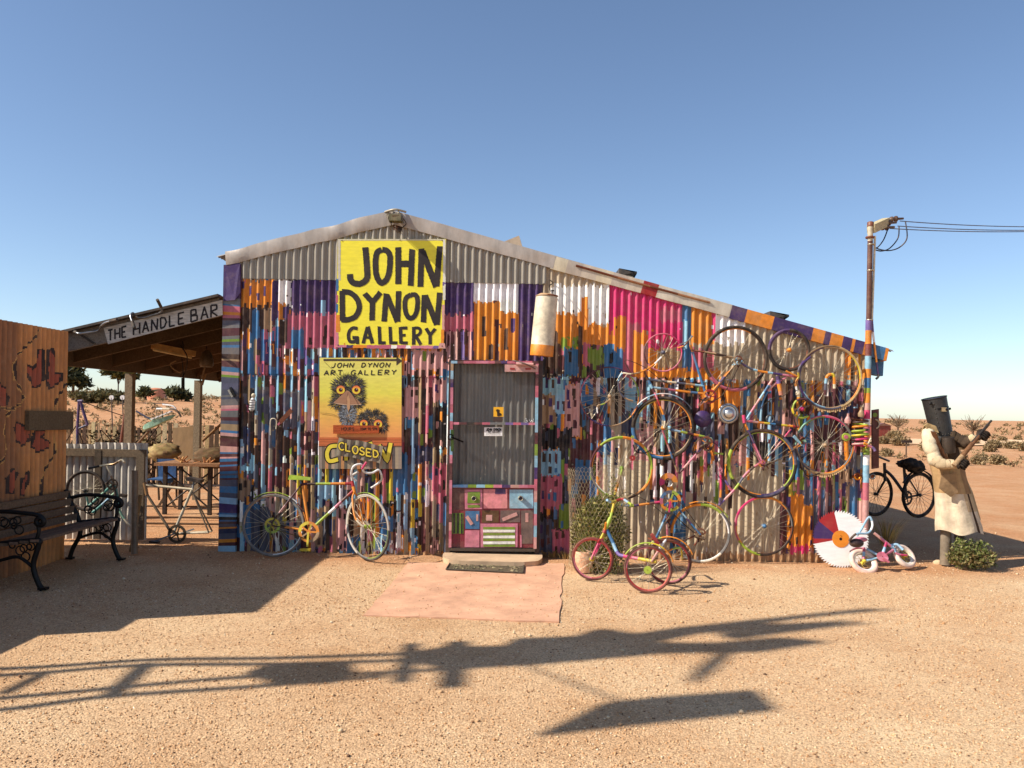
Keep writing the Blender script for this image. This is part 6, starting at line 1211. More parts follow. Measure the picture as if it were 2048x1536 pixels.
# picket fence at the back
Yp = 7.2; pf = thing('picket_fence', 'uneven pale tin picket fence at the back of the yard', 'fence', (W(290, 970, Yp).x, Yp, 0)); x = W(90, 900, Yp).x; xe = W(452, 900, Yp).x
pz = 1.53 - 42 * mpp(Yp)
base_board = None
while x < xe:
    w = random.uniform(.05, .085); h = pz + random.uniform(-.08, .06); mb = MB(); mb.box((x, Yp - .01 + random.uniform(-.01, .01), 0), (x + w, Yp + .012, h), vary(random.choice([(186, 160, 118), (120, 96, 70), (206, 184, 144), (96, 76, 58)]), .12)); mb.build('picket', 'wood', pf); x += w + random.uniform(.012, .05)
mb = MB(); mb.bar((W(90, 900, Yp).x, Yp + .04, pz - .15), (xe, Yp + .04, pz - .12), .05, .06, (92, 72, 56)); mb.build('rail', 'wood', pf)
single(MB().slab([W(345, 856, 6.4), W(388, 852, 6.4), W(392, 930, 6.4), W(346, 935, 6.4)], (0, .03, 0), (150, 124, 88)), 'tin_offcut', 'tin', 'sheet of old tin standing before the picket fence', 'tin sheet')
# dark undergrowth and junk along the back fence
def leaf_cloud(mb, c, rx, ry, rz, n, size, cols, up=.2):
    for _ in range(n):
        t = random.uniform(0, 6.283); q = random.random() ** .4; ph = random.uniform(-1, 1); s_ = math.sqrt(1 - ph * ph)
        p = Vector((c[0] + rx * q * s_ * math.cos(t), c[1] + ry * q * s_ * math.sin(t), c[2] + rz * q * ph)); s = size * random.uniform(.6, 1.5)
        d = Vector((random.gauss(0, 1), random.gauss(0, 1), random.gauss(0, .8) + up)).normalized(); e = d.cross(Vector((random.gauss(0, 1), random.gauss(0, 1), random.gauss(0, 1)))).normalized()
        mb.add([p - e * s * .35, p + d * s * .5 - e * .0, p + e * s * .35, p + d * s * 1.3], [(0, 1, 3), (1, 2, 3)] if False else [(0, 2, 3)], random.choice(cols))
vin = thing('dry_vine', 'tangle of dry dark vines along the back fence', 'vine', (-5.2, 6.6, 0)); mb = MB()
for _ in range(46):
    x = W(random.uniform(132, 340), 900, 6.7).x; p = Vector((x, 6.7 + random.uniform(-.3, .3), 0)); mb.tube([p, p + Vector((random.uniform(-.3, .3), 0, random.uniform(.3, .7))), p + Vector((random.uniform(-.6, .6), random.uniform(-.2, .2), random.uniform(.6, 1.15)))], .010, random.choice([(70, 50, 38), (96, 70, 50), (46, 34, 28)]), 5, k=3)
mb.build('stems', 'bark', vin); mb = MB()
for _ in range(7): leaf_cloud(mb, (W(random.uniform(135, 330), 900, 6.7).x, 6.8, random.uniform(.3, .8)), .35, .2, .3, 90, .06, [lin(70, 62, 34), lin(52, 44, 28), lin(96, 76, 46)])
mb.build('leaves', 'leaf', vin)
Yu = 6.2; af = thing('purple_frame', 'upended purple bicycle frame on a stake at the back fence', 'bicycle frame', W(160, 900, Yu)); mb = MB(); mb.tube([W(156, 803, Yu), W(165, 802, Yu)], .03, 'purple', 8); mb.tube([W(158, 804, Yu), W(155, 858, Yu), W(155, 905, Yu)], .024, ['purple', 'purple', 'navy'], 8); mb.tube([W(161, 804, Yu), W(175, 850, Yu)], .026, 'purple', 8); mb.tube([W(155, 858, Yu), W(175, 850, Yu)], .02, 'navy', 8); mb.build('tubes', 'paint', af)
single(MB().tube([W(165, 803, Yu), W(205, 818, Yu), W(251, 833, Yu)], .008, (60, 46, 38), 5), 'fence_wire', 'metal', 'thin wire sagging from the purple frame to a rusty stake', 'wire')
single(MB().tube([W(250, 829, Yu), W(240, 900, Yu)], .028, 'rust', 6), 'rusty_stake', 'paint', 'rusty leaning stake behind the front shelter post', 'stake')
Yk = 5.4; rk = thing('mint_ride_on', 'mint green slatted ride-on toy propped on a slanted pole in the yard', 'ride-on toy', W(310, 905, Yk))
mb = MB(); a, b_ = W(287, 856, Yk), W(351, 830, Yk); d = b_ - a
prof = [(0, .02), (.08, .07), (.25, .085), (.5, .08), (.75, .06), (.92, .035), (1, .01)]
for (t0, r0), (t1, r1) in zip(prof, prof[1:]): mb.hexa([a + d * t0 + Vector((0, -r0, -r0 * .6)), a + d * t1 + Vector((0, -r1, -r1 * .6)), a + d * t1 + Vector((0, r1, -r1 * .6)), a + d * t0 + Vector((0, r0, -r0 * .6)), a + d * t0 + Vector((0, -r0, r0 * .6)), a + d * t1 + Vector((0, -r1, r1 * .6)), a + d * t1 + Vector((0, r1, r1 * .6)), a + d * t0 + Vector((0, r0, r0 * .6))], 'mint')
mb.build('hull', 'paint', rk); mb = MB()
for k in range(5): p = a + d * (.3 + .13 * k) + Vector((0, -.05, .075)); mb.bar(p, p + d * .09 + Vector((0, 0, .01)), .1, .02, 'white')
mb.build('slats', 'paint', rk); mb = MB(); mb.tube([W(318, 856, Yk), W(312, 825, Yk), W(314, 820, Yk)], .014, 'tan', 7); mb.tube([W(326, 840, Yk), W(324, 822, Yk)], .014, (120, 100, 76), 7); mb.tube([W(313, 818, Yk), W(345, 818, Yk), W(356, 824, Yk), W(362, 834, Yk)], .018, ['white', 'cream', (110, 96, 84), (90, 76, 62)], 8); mb.tube([W(325, 809, Yk), W(345, 812, Yk), W(352, 818, Yk)], .014, 'white', 8); mb.build('handlebar', 'paint', rk); mb = MB(); mb.tube([W(298, 862, Yk), W(275, 888, Yk), W(262, 905, Yk)], .022, (120, 92, 68), 7); mb.tube([W(272, 822, Yk), W(300, 838, Yk), W(318, 842, Yk)], .016, ['slate', 'slate', 'mint'], 7); mb.build('prop_pole', 'wood', rk)
single(lump(MB(), W(330, 905, 3.9), .2, (150, 126, 86), (1.2, .8, .7)), 'hessian_bundle', 'cloth', 'pale hessian bundle slumped behind the gate', 'bundle')
for (x, y, nm) in ((223, 795, 0), (245, 795, 1)): single(MB().ring(W(x, y, 9.0), XX, ZZ, 0, .05, .02, 'white', 14).tube([W(x, y, 9.0), W(x + 2, 860, 9.0)], .014, (90, 74, 60), 5), 'marker_disc', 'paint', ['left white disc on a thin stake beyond the yard', 'right white disc on a thin stake beyond the yard'][nm], 'marker')
single(MB().tube([W(446, 845, 3.2), W(405, 882, 3.2)], .02, (140, 104, 70), 6), 'brace_pole', 'bark', 'slanted brown pole at the far right of the picket fence', 'pole')

# ================================================================== ELECTRICITY POLE
po = thing('utility_pole', 'steel electricity pole at the right corner, rusty above and colour-banded below', 'pole', W(1729, 1122, -.06))
ptop, pbot = W(1741, 447, -.06), W(1729, 1122, -.06)
stops = [(447, 482, (190, 176, 150)), (482, 640, (88, 54, 42)), (640, 661, 'violet'), (661, 688, 'orange'), (688, 712, (120, 56, 52)), (712, 738, 'light'), (738, 756, 'orange'), (756, 776, 'blue'), (776, 786, 'lime'), (786, 806, 'orange'), (806, 820, 'pale'), (820, 838, 'magenta'), (838, 850, 'white'), (850, 866, 'rose'), (866, 884, 'orange'), (884, 910, 'green'), (910, 930, 'white'), (930, 965, 'light'), (965, 1000, 'rose'), (1000, 1060, 'pale'), (1060, 1124, 'cream')]
mb = MB()
for (y0, y1, c) in stops: mb.tube([ptop.lerp(pbot, (y0 - 447) / 675), ptop.lerp(pbot, (y1 - 447) / 675)], .027 if y0 < 640 else .032, vary(c, .05), 16, cap=(y0 == 447))
mb.build('mast', 'paint', po)
mb = MB(); mb.tube([W(1750, 472, -.06), W(1747, 560, -.06), W(1744, 640, -.06)], .012, 'cream', 8); mb.tube([W(1744, 640, -.06), W(1746, 664, -.06), W(1750, 700, -.06), W(1755, 738, -.05), W(1757, 752, -.05), W(1752, 758, -.05)], .012, ['violet', 'violet', 'white', 'white', 'orange', 'orange', 'orange', 'purple', 'purple', 'darkgrey'], 8); mb.build('conduit', 'paint', po)
for y in (489, 541, 640): mb = MB(); mb.torus(W(1742 - (y - 489) * .02, y, -.06), XX, Vector((0, 1, 0)), .034, .006, 'cream', 16, 6); mb.build('strap', 'metal', po)
mb = MB(); mb.bar(W(1742, 458, -.06), W(1772, 444, .55), .08, .09, (196, 180, 140)); mb.build('cross_arm', 'wood', po)
mb = MB(); mb.lathe(W(1741, 447, -.06), (0, 0, 1), [(.032, -.03), (.034, .012), (.02, .02)], 'rust', 14); mb.torus(W(1740, 475, -.06), XX, Vector((0, 1, 0)), .036, .012, 'rust', 14, 6); mb.build('cap', 'paint', po)
ins = [(1776, 446, .5), (1790, 438, .62), (1772, 455, .45)]
for (x, y, Y) in ins:
    mb = MB(); p = W(x, y, Y); mb.lathe(p, (1, .1, .1), [(.01, -.07), (.03, -.05), (.03, -.03), (.016, -.02), (.034, .0), (.034, .02), (.014, .03), (.012, .10)], (92, 66, 52), 10); mb.build('insulator', 'paint', po)
for (a, b_) in (((1800, 442, .6), (2130, 453, 2.0)), ((1795, 452, .5), (2130, 459, 1.6)), ((1780, 457, .45), (2130, 461, 1.2))):
    pa, pb = W(*a), W(*b_); mb = MB(); mb.tube([pa + (pb - pa) * t - ZZ * .10 * t * (1 - t) * 4 * .25 for t in np.linspace(0, 1, 9)], .0055, (92, 100, 118), 6); mb.build('power_line', 'rubber', po)
for pts in (((1776, 457), (1768, 478), (1758, 492), (1750, 498)), ((1798, 454), (1796, 476), (1780, 496), (1764, 502), (1751, 500)), ((1811, 444), (1814, 476), (1800, 494), (1780, 501), (1760, 499), (1750, 494))):
    mb = MB(); mb.tube([W(x, y, .2 if i else .4) for i, (x, y) in enumerate(pts)], .007, (50, 54, 66), 6); mb.build('drop_wire', 'rubber', po)
mx_ = thing('meter_box', 'open painted meter box door on the shed side behind the pole', 'meter box', W(1752, 932, .2)); mb = MB(); mb.slab([W(1745, 820, .2), W(1758, 818, .2), W(1758, 936, .2), W(1745, 938, .2)], (0, .03, 0), (96, 44, 40)); mb.build('door', 'paint', mx_); mb = MB(); mb.torus(W(1749, 848, .19), XX, ZZ, .05, .008, 'cream', 16, 5, -1.2, 1.4); mb.ring(W(1750, 830, .185), XX, ZZ, 0, .025, .004, 'green', 12); mb.build('painted_arc', 'paint', mx_)

# ================================================================== FIGURE IN COAT AND IRON HELMET
YFG = -.06; fg = thing('scarecrow_figure', 'dummy in a stained cream coat and dark iron box helmet standing by bushes', 'scarecrow', G(1890, 1127)); s_f = mpp(YFG)
rings = [(1871, 850, 15, .06), (1873, 858, 23, .09), (1877, 872, 29, .12), (1886, 900, 31, .14), (1891, 926, 31, .15), (1896, 950, 30, .15), (1903, 985, 32, .17), (1909, 1020, 36, .19), (1914, 1050, 41, .21), (1916, 1062, 42, .215)]
mb = MB(); nR = 56; vs_ = []; cl_ = []
for ri, (cx, y, hw, dp) in enumerate(rings):
    c0 = W(cx, y, YFG); k = ri / (len(rings) - 1)
    for j in range(nR):
        t = 2 * math.pi * j / nR; fold = 1 + k * (.075 * math.cos(5 * t + 1.1 + k) + .03 * math.cos(9 * t + 5 * k)) + .03 * math.sin(3 * t + 5 * k)
        z = c0.z + (.02 * math.sin(4 * t) + (.06 if math.sin(t + .3) > .3 else 0)) * (1 if ri == len(rings) - 1 else 0)
        vs_.append(Vector((c0.x + hw * s_f * fold * math.cos(t), c0.y + dp * fold * math.sin(t), z)))
fs = []
for i in range(len(rings) - 1):
    for j in range(nR):
        fs.append((i * nR + j, (i + 1) * nR + j, (i + 1) * nR + (j + 1) % nR, i * nR + (j + 1) % nR)); t = 2 * math.pi * (j + .5) / nR
        front = math.sin(t) < 0; xx = math.cos(t)
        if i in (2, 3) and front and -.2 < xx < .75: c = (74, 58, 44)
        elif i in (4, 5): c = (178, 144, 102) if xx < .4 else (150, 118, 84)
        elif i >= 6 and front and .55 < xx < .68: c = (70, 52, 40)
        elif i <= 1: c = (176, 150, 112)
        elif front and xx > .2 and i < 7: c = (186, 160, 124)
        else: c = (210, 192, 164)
        cl_.append(vary(c, .04))
mb.add(vs_, fs, cl_, True); coat = mb.build('coat', 'cloth', fg)
def flap(pts, Y0, Y1, c, name='coat_flap'):
    b_ = MB(); n = len(pts); b_.slab([W(x, y, Y0 + (Y1 - Y0) * i / (n - 1)) for i, (x, y) in enumerate(pts)], (0, .012, 0), c); return b_.build(name, 'cloth', coat)
flap([(1883, 950), (1912, 945), (1916, 985), (1902, 994), (1878, 976)], YFG - .20, YFG - .21, (150, 122, 90), 'pocket'); flap([(1930, 950), (1946, 985), (1962, 1040), (1944, 1042), (1932, 1000)], YFG + .05, YFG - .02, (186, 162, 126)); flap([(1848, 852), (1856, 846), (1872, 852), (1878, 866), (1866, 862)], YFG - .16, YFG - .14, (196, 168, 120), 'collar'); flap([(1849, 850), (1852, 848), (1850, 880), (1845, 886), (1842, 866)], YFG - .05, YFG - .02, (170, 136, 92), 'shoulder_tab')
flap([(1862, 862), (1872, 864), (1882, 890), (1900, 922), (1894, 924), (1876, 900)], YFG - .20, YFG - .22, (96, 62, 40), 'strap')
def sleeve(pts, rs, c, nm='sleeve'):
    P9 = [W(x, y, Y) for x, y, Y in pts]; Q9 = []; R9 = []
    for i9 in range(len(P9) - 1):
        for j9 in range(4): t9 = j9 / 4; Q9.append(P9[i9].lerp(P9[i9 + 1], t9) + Vector((random.uniform(-.005, .005), random.uniform(-.005, .005), random.uniform(-.005, .005)))); R9.append((rs[i9] * (1 - t9) + rs[i9 + 1] * t9) * random.uniform(.93, 1.05))
    Q9.append(P9[-1]); R9.append(rs[-1])
    b_ = MB(); b_.tube(Q9, R9, c, 16, k=3); o = b_.build(nm, 'cloth', fg); return o
sleeve([(1856, 862, YFG - .10), (1860, 892, YFG - .17), (1870, 920, YFG - .22), (1880, 927, YFG - .28), (1896, 929, YFG - .32), (1909, 928, YFG - .35)], [.062, .07, .066, .055, .05, .046], [(214, 198, 168), (210, 192, 160), (192, 170, 136)])
sleeve([(1900, 872, YFG - .06), (1915, 880, YFG - .10), (1930, 886, YFG - .16), (1940, 882, YFG - .20), (1953, 873, YFG - .25)], [.08, .07, .06, .05, .045], [(74, 60, 46), (64, 52, 42), (74, 60, 48), (196, 176, 140)])
def glove(c, dirv, curl, nm='glove'):
    b_ = MB(); c = Vector(c); dirv = Vector(dirv).normalized(); sdv = Vector((0, -1, 0)); up = dirv.cross(sdv).normalized()
    b_.ball(c, .052, (44, 38, 34), 12, 8, (1, .7, 1))
    for k, ln in enumerate((.07, .08, .076, .06)):
        o_ = dirv * (-.035 + .023 * k); p = c + o_ + up * .035; b_.tube([p, p + up * .02 + sdv * .04, p + sdv * .066 - up * .02, p + sdv * .05 - up * (.02 + ln * .4)], [.0125, .012, .011, .009], (40, 34, 30), 7, k=3)
    p = c - dirv * .04; b_.tube([p, p - dirv * .03 + sdv * .04, p - dirv * .015 + sdv * .06 - up * .02], [.015, .013, .010], (46, 38, 32), 7, k=3); return b_.build(nm, 'cloth', fg)
ra, rb = W(1908, 932, YFG - .40), W(1983, 841, YFG - .30); rd = (rb - ra).normalized()
glove(W(1921, 925, YFG - .37), rd, 1); glove(W(1963, 868, YFG - .29), rd, 1)
rf = thing('rifle', 'long old rifle held across the coated figure', 'rifle', ra); mb = MB(); mb.tube([ra + rd * .0, ra + rd * .42], [.028, .02], ['tan', (120, 84, 56), (110, 74, 50)], 8); mb.build('stock', 'wood', rf); mb = MB(); mb.tube([ra + rd * .3 + Vector((0, 0, .02)), rb], .011, (96, 84, 74), 8); mb.build('barrel', 'metal', rf); mb = MB(); mb.tube([ra + rd * .3 - Vector((0, 0, .008)), rb - rd * .04 - Vector((0, 0, .012))], .009, (120, 100, 84), 8); mb.build('ramrod', 'metal', rf)
hl = MB(); hb0, hb1 = W(1884, 872, YFG - .03), W(1868, 796, YFG - .02); hv = hb1 - hb0; hu = Vector((1, 0, 0)); hu = (hu - hv.normalized() * hu.dot(hv.normalized())).normalized(); hw_ = Vector((0, 1, 0)); nH = 28; vs_ = []
for k in range(7):
    t = k / 6; r = .106 + .014 * t; 
    for j in range(nH): a = 2 * math.pi * j / nH; vs_.append(hb0 + hv * t + hu * r * math.cos(a) + hw_ * r * math.sin(a))
fs = []
for k in range(6):
    for j in range(nH): fs.append((k * nH + j, k * nH + (j + 1) % nH, (k + 1) * nH + (j + 1) % nH, (k + 1) * nH + j))
hl.add(vs_, fs, [vary((62, 60, 58), .06) for _ in fs], True); hl.add(vs_[-nH:], [tuple(range(nH))], (52, 50, 48)); hm_ = hl.build('helmet', 'iron', fg)
mb = MB()
for k9 in range(12): a9 = math.pi * (1.05 + .9 * k9 / 11); mb.ball(hb0 + hv * .06 + hu * .110 * math.cos(a9) + hw_ * .110 * math.sin(a9), .006, (84, 78, 72), 6, 4)
for k9 in range(7): a9 = math.pi * 1.32; r9 = .109 + .014 * (.15 + k9 * .12); mb.ball(hb0 + hv * (.15 + k9 * .12) + hu * r9 * math.cos(a9) + hw_ * r9 * math.sin(a9), .006, (84, 78, 72), 6, 4)
mb.build('rivets', 'iron', hm_)['kind'] = 'stuff'
mb = MB()
for k9 in range(10): a9, a8 = math.pi * (1.38 + .045 * k9), math.pi * (1.38 + .045 * (k9 + 1)); mb.add([hb0 + hv * h9 + hu * .1195 * math.cos(q9) + hw_ * .1195 * math.sin(q9) for h9, q9 in ((.70, a9), (.70, a8), (.745, a8), (.745, a9))], [(0, 1, 2, 3)], (14, 12, 12))
mb.build('eye_slit', 'iron', hm_)
mb = MB(); mb.torus(hb1, hu, hw_, .121, .006, (40, 38, 38), 28, 6); mb.build('rim', 'iron', hm_)
mb = MB(); mb.box(tuple(W(1884, 823, YFG - .155)), tuple(W(1889, 815, YFG - .11)), (206, 180, 140)); mb.ball(W(1893, 819, YFG - .15), .016, (30, 26, 24), 8, 6); mb.build('bolt', 'metal', hm_); mb = MB(); mb.tube([W(1892, 820, YFG - .05), W(1901, 817, YFG - .05)], .012, (36, 32, 30), 8); mb.build('side_peg', 'iron', hm_)
mb = MB(); a0_ = W(1861, 807, YFG - .118); mb.lathe(a0_, (-.25, -1, 0), [(.014, 0), (.016, .008), (.006, .010)], (26, 22, 20), 10); mb.build('bullet_hole', 'iron', hm_)
mb = MB(); mb.lathe(W(1896, 905, YFG - .17), (-.1, -.1, 1), [(.07, 0), (.075, .08), (.06, .16)], (70, 58, 48), 14); mb.build('breastplate', 'iron', fg)
mb = MB(); mb.tube([W(1891, 1129, YFG), W(1892, 1060, YFG), W(1893, 960, YFG)], [.056, .052, .05], (136, 122, 104), 12); mb.build('leg_post', 'cloth', fg); mb = MB(); mb.tube([W(1921, 1127, YFG - .02), W(1918, 1050, YFG)], .048, (104, 94, 80), 12); mb.build('leg_post', 'cloth', fg)
single(MB().ball(G(1877, 1126), .05, (206, 176, 140), 9, 6, (1.2, 1, .7)), 'pale_stone', 'stone', 'pale stone at the foot of the coated figure', 'stone')
# black bicycle behind the corner
Ybb = 1.5; bb = thing('black_bicycle', 'black bicycle with a lumpy wrapped saddle standing behind the coated figure', 'bicycle', W(1800, 1050, Ybb)); rb_ = 46 * mpp(Ybb)
wheel(bb, W(1838, 990, Ybb), rb_, Vector((.92, .39, 0)), ZZ, [(40, 38, 38)], [(24, 22, 22)], .02, 'darkgrey', spoke=(70, 64, 60)); wheel(bb, W(1752, 988, Ybb + .3), rb_, Vector((.92, .39, 0)), ZZ, [(40, 38, 38)], [(24, 22, 22)], .02, 'darkgrey', spoke=(70, 64, 60))
mb = MB(); K = (34, 32, 34); mb.tube([W(1769, 926, Ybb + .2), W(1770, 962, Ybb + .2)], .02, K, 8); mb.tube([W(1770, 940, Ybb + .2), W(1786, 955, Ybb + .1), W(1812, 992, Ybb)], .02, (52, 48, 52), 8); mb.tube([W(1808, 932, Ybb), W(1812, 995, Ybb)], .018, K, 8); mb.tube([W(1812, 995, Ybb), W(1838, 990, Ybb)], .012, K, 7); mb.tube([W(1810, 945, Ybb), W(1838, 990, Ybb)], .010, K, 7); mb.tube([W(1770, 960, Ybb + .2), W(1754, 988, Ybb + .3)], .014, K, 7); mb.build('frame', 'paint', bb)
mb = MB(); mb.tube([W(1756, 913, Ybb + .1), W(1766, 917, Ybb + .2), W(1778, 922, Ybb + .3)], .014, K, 7); mb.build('handlebar', 'paint', bb)
mb = MB()
for _ in range(8): lump(mb, W(random.uniform(1800, 1846), random.uniform(921, 938), Ybb + random.uniform(-.1, .1)), random.uniform(.05, .09), (30, 28, 28), (1.4, 1, .8))
mb.build('saddle', 'rubber', bb); fender(bb, W(1838, 990, Ybb), Vector((.92, .39, 0)), ZZ, rb_ + .02, -5, 150, [(26, 24, 24)]); chainring(bb, W(1814, 996, Ybb - .08), Vector((.92, .39, 0)), ZZ, .09, [(40, 36, 34)], teeth=30, m='iron')

# ================================================================== PLANTS
def stems(mb, base, n, h, sp, c, r=.006):
    for _ in range(n):
        t = random.uniform(0, 6.283); d = Vector((math.cos(t), math.sin(t), 0)) * sp * random.random(); mb.tube([base, base + d * .5 + ZZ * h * .5, base + d + ZZ * h * random.uniform(.6, 1)], [r, r * .7, r * .3], c, 5, k=2)
GRN = [lin(112, 112, 50), lin(138, 134, 66), lin(90, 92, 42), lin(168, 156, 88), lin(72, 74, 36)]
cb = G(1199, 1140); cg = thing('caged_shrub', 'dense olive-green shrub growing inside a wire netting cage', 'shrub', cb); mb = MB(); stems(mb, cb, 26, .55, .22, (84, 66, 46), .008); mb.build('stems', 'bark', cg)
mb = MB(); leaf_cloud(mb, (cb.x, cb.y, .36), .285, .28, .36, 4600, .026, GRN); leaf_cloud(mb, (cb.x + .03, cb.y, .60), .20, .2, .14, 700, .024, GRN); leaf_cloud(mb, (cb.x + .05, cb.y - .05, .06), .24, .22, .09, 420, .026, GRN); leaf_cloud(mb, (cb.x + .12, cb.y, .8), .05, .05, .16, 90, .02, GRN); mb.build('leaves', 'leaf', cg)
nt_ = MB(); nc, cell = 46, .041; Rn = .285; rowsN = 26
def npt(i, j, odd): 
    t = 2 * math.pi * (i + (.5 if odd else 0)) / nc; z = j * cell * .9 + .02; rr = Rn * (1 + .05 * math.sin(3 * t) + .03 * math.sin(z * 7 + t)) + (.05 * max(0, z - .72))
    return Vector((cb.x - .01 + rr * math.cos(t) - (.06 * max(0, z - .7)), cb.y + rr * math.sin(t), z))
for j in range(rowsN):
    odd = j % 2
    for i in range(nc):
        a = npt(i, j, odd); b_ = npt(i, j + .4, odd); nt_.tube([a, b_], .0015, (206, 190, 156), 3, cap=False)
        for di in ((0 if odd else -1), (1 if odd else 0)): c_ = npt(i + di, j + 1, 1 - odd); nt_.tube([b_, c_], .0012, (200, 182, 148), 3, cap=False)
single(nt_, 'netting_cage', 'metal', 'cylinder of rusty chicken wire standing round the olive shrub', 'wire netting')
single(MB().lathe(G(1168, 1143), (0, 0, 1), [(.075, 0), (.09, .1), (.1, .19), (.094, .2), (.085, .1)], (226, 176, 142), 16), 'clay_pot', 'stone', 'pale salmon clay pot behind the tricycle front wheel', 'pot')
def tuft(lbl, p, h, n, cols, sp, nm='grass_tuft', cat='grass'):
    mb = MB(); p = Vector(p)
    for _ in range(n):
        t = random.uniform(0, 6.283); d = Vector((math.cos(t), math.sin(t), 0)); e = Vector((-d.y, d.x, 0)) * .003; hh = h * random.uniform(.4, 1); q = p + d * random.uniform(0, sp); m_ = q + d * hh * .3 + ZZ * hh * .6; e2 = q + d * hh * .7 + ZZ * hh
        mb.add([q - e, q + e, m_ + e * .7, m_ - e * .7, e2], [(0, 1, 2, 3), (3, 2, 4)], random.choice(cols))
    return single(mb, nm, 'leaf', lbl, cat)
DRY = [lin(170, 138, 88), lin(140, 116, 70), lin(110, 100, 58), lin(196, 168, 116)]
tuft('dry grass tuft at the right end of the doorstep', G(1105, 1113), .10, 160, DRY, .10); tuft('sparse dry grass under the lowest wheel at the wall foot', G(1538, 1112), .10, 140, DRY, .22); tuft('dry grass between the saw blade and the wall', G(1640, 1118), .13, 90, DRY, .08); tuft('tall seeding weed behind the child bicycle', W(1772, 1092, .1), .40, 90, [lin(150, 128, 70), lin(120, 104, 56), lin(90, 84, 44)], .07, 'seed_weed', 'weed'); tuft('small dry tuft left of the caged shrub', G(1130, 1116), .09, 80, DRY, .07)
fb = G(1944, 1137); sb2 = thing('low_bush', 'straggly green bush at the foot of the coated figure', 'bush', fb); mb = MB(); stems(mb, fb, 40, .28, .3, (96, 80, 50), .004); mb.build('stems', 'bark', sb2); mb = MB(); leaf_cloud(mb, (fb.x, fb.y, .11), .26, .2, .11, 1500, .026, [lin(116, 118, 62), lin(78, 82, 42), lin(128, 126, 72), lin(156, 144, 98), lin(134, 112, 74)]); leaf_cloud(mb, (fb.x - .02, fb.y, .22), .2, .16, .10, 420, .026, [lin(90, 104, 46), lin(120, 128, 66), lin(150, 146, 96)]); mb.build('leaves', 'leaf', sb2)
# trees and scrub of the plain
def tree(lbl, px, Y, h, crown, ground_z=None, trunk=.12, cols=None, cl=420, lsz=.35, trunk_h=.5, lean_=0, nm='tree'):
    X = ray(px, 800)[0] * (Y + D0); z0 = float(hgt(X, Y)); t = thing(nm, lbl, 'tree', (X, Y, z0)); base = Vector((X, Y, z0)); cols = cols or [lin(58, 62, 38), lin(82, 82, 48), lin(40, 44, 28), lin(110, 104, 60)]
    mb = MB(); mb.tube([base, base + Vector((lean_ * .4, 0, h * trunk_h * .6)), base + Vector((lean_, 0, h * trunk_h))], [trunk, trunk * .8, trunk * .6], (96, 78, 62), 8)
    for (cx, cz, rx, rz) in crown: mb.tube([base + Vector((lean_ * .7, 0, h * trunk_h * .7)), base + Vector((lean_ * .5 + cx * .5, 0, h * (trunk_h * .5 + cz * .5))), base + Vector((cx, 0, h * cz))], [trunk * .6, trunk * .4, trunk * .2], (96, 78, 62), 6)
    mb.build('trunk', 'bark', t); mb = MB()
    for (cx, cz, rx, rz) in crown:
        for _ in range(5):
            leaf_cloud(mb, (base.x + cx + random.uniform(-.5, .5) * rx, base.y + random.uniform(-.5, .5) * rx, base.z + h * cz + random.uniform(-.5, .5) * rz), rx * .62, rx * .62, rz * .62, cl // 4, lsz, cols)
    mb.build('crown', 'leaf', t); return t
sc_ = lambda Y: mpp(Y)
tree('broad dark tree at the far left edge of the plain', 146, 62, 3.2, [(-.8, .62, 1.5, .9), (.6, .55, 1.2, .8), (-.2, .8, 1.2, .6)], trunk=.14)
tree('tall two-headed gum tree beyond the shelter', 236, 58, 2.75, [(-.45, .88, .85, .36), (.75, .82, .85, .42), (.15, .78, .6, .3)], trunk=.06, trunk_h=.7, lsz=.26, cols=[lin(96, 92, 46), lin(70, 72, 40), lin(140, 124, 62), lin(48, 52, 30)])
tree('round dark tree beside the salmon water tank', 349, 66, 1.5, [(0, .6, 1.0, .6), (.9, .4, .7, .45)], trunk=.1)
tree('small leafy tree half hidden by the front shelter post', 292, 63, 1.2, [(0, .55, .7, .5)], trunk=.08, lsz=.28)
for i, (px, w) in enumerate(((182, 1.3), (205, 1.0), (220, 1.1), (160, 1.4))): tree(['low thicket right of the broad dark tree', 'low thicket left of the gum tree trunk', 'low thicket right of the gum tree trunk', 'low thicket under the broad dark tree'][i], px, 56 + i, 1.0, [(0, .5, w, .45), (w * .8, .35, w * .7, .35)], trunk=.05, lsz=.24, cols=[lin(96, 88, 52), lin(76, 74, 44), lin(120, 102, 64)], nm='thicket_bush')
wt = thing('water_tank', 'salmon pink water tank on the far rise beside a tree', 'water tank', (ray(312, 795)[0] * (70 + D0), 70, float(hgt(-33, 70)))); mb = MB(); b0 = Vector(wt.location); mb.lathe(b0, (0, 0, 1), [(.95, -.3), (.95, 1.0), (.9, 1.05), (.2, 1.15)], (214, 138, 98), 20); mb.build('tank', 'paint', wt)
def bare(lbl, px, Y, h):
    X = ray(px, 840)[0] * (Y + D0); z0 = float(hgt(X, Y)); base = Vector((X, Y, z0 - .1)); t = thing('bare_tree', lbl, 'tree', base); mb = MB(); mb.tube([base, base + ZZ * h * .4], [.09, .06], (110, 88, 70), 6); mb.build('trunk', 'bark', t); mb = MB()
    for _ in range(70):
        a = random.uniform(0, 6.283); s_ = random.uniform(.3, 1); p1 = base + ZZ * h * random.uniform(.2, .45); p2 = p1 + Vector((math.cos(a) * h * .35 * s_, math.sin(a) * h * .3, h * .3 * random.random() + .1)); p3 = p2 + Vector((math.cos(a) * h * .22 * s_, 0, h * .25 * random.random())); mb.tube([p1, p2, p3], [.025, .016, .008], (126, 106, 84), 4, k=2, cap=False)
    mb.build('crown', 'bark', t)
bare('bare twiggy tree left of the iron helmet', 1796, 60, 1.7); bare('bare twiggy tree right of the rifle barrel', 1946, 55, 1.9)
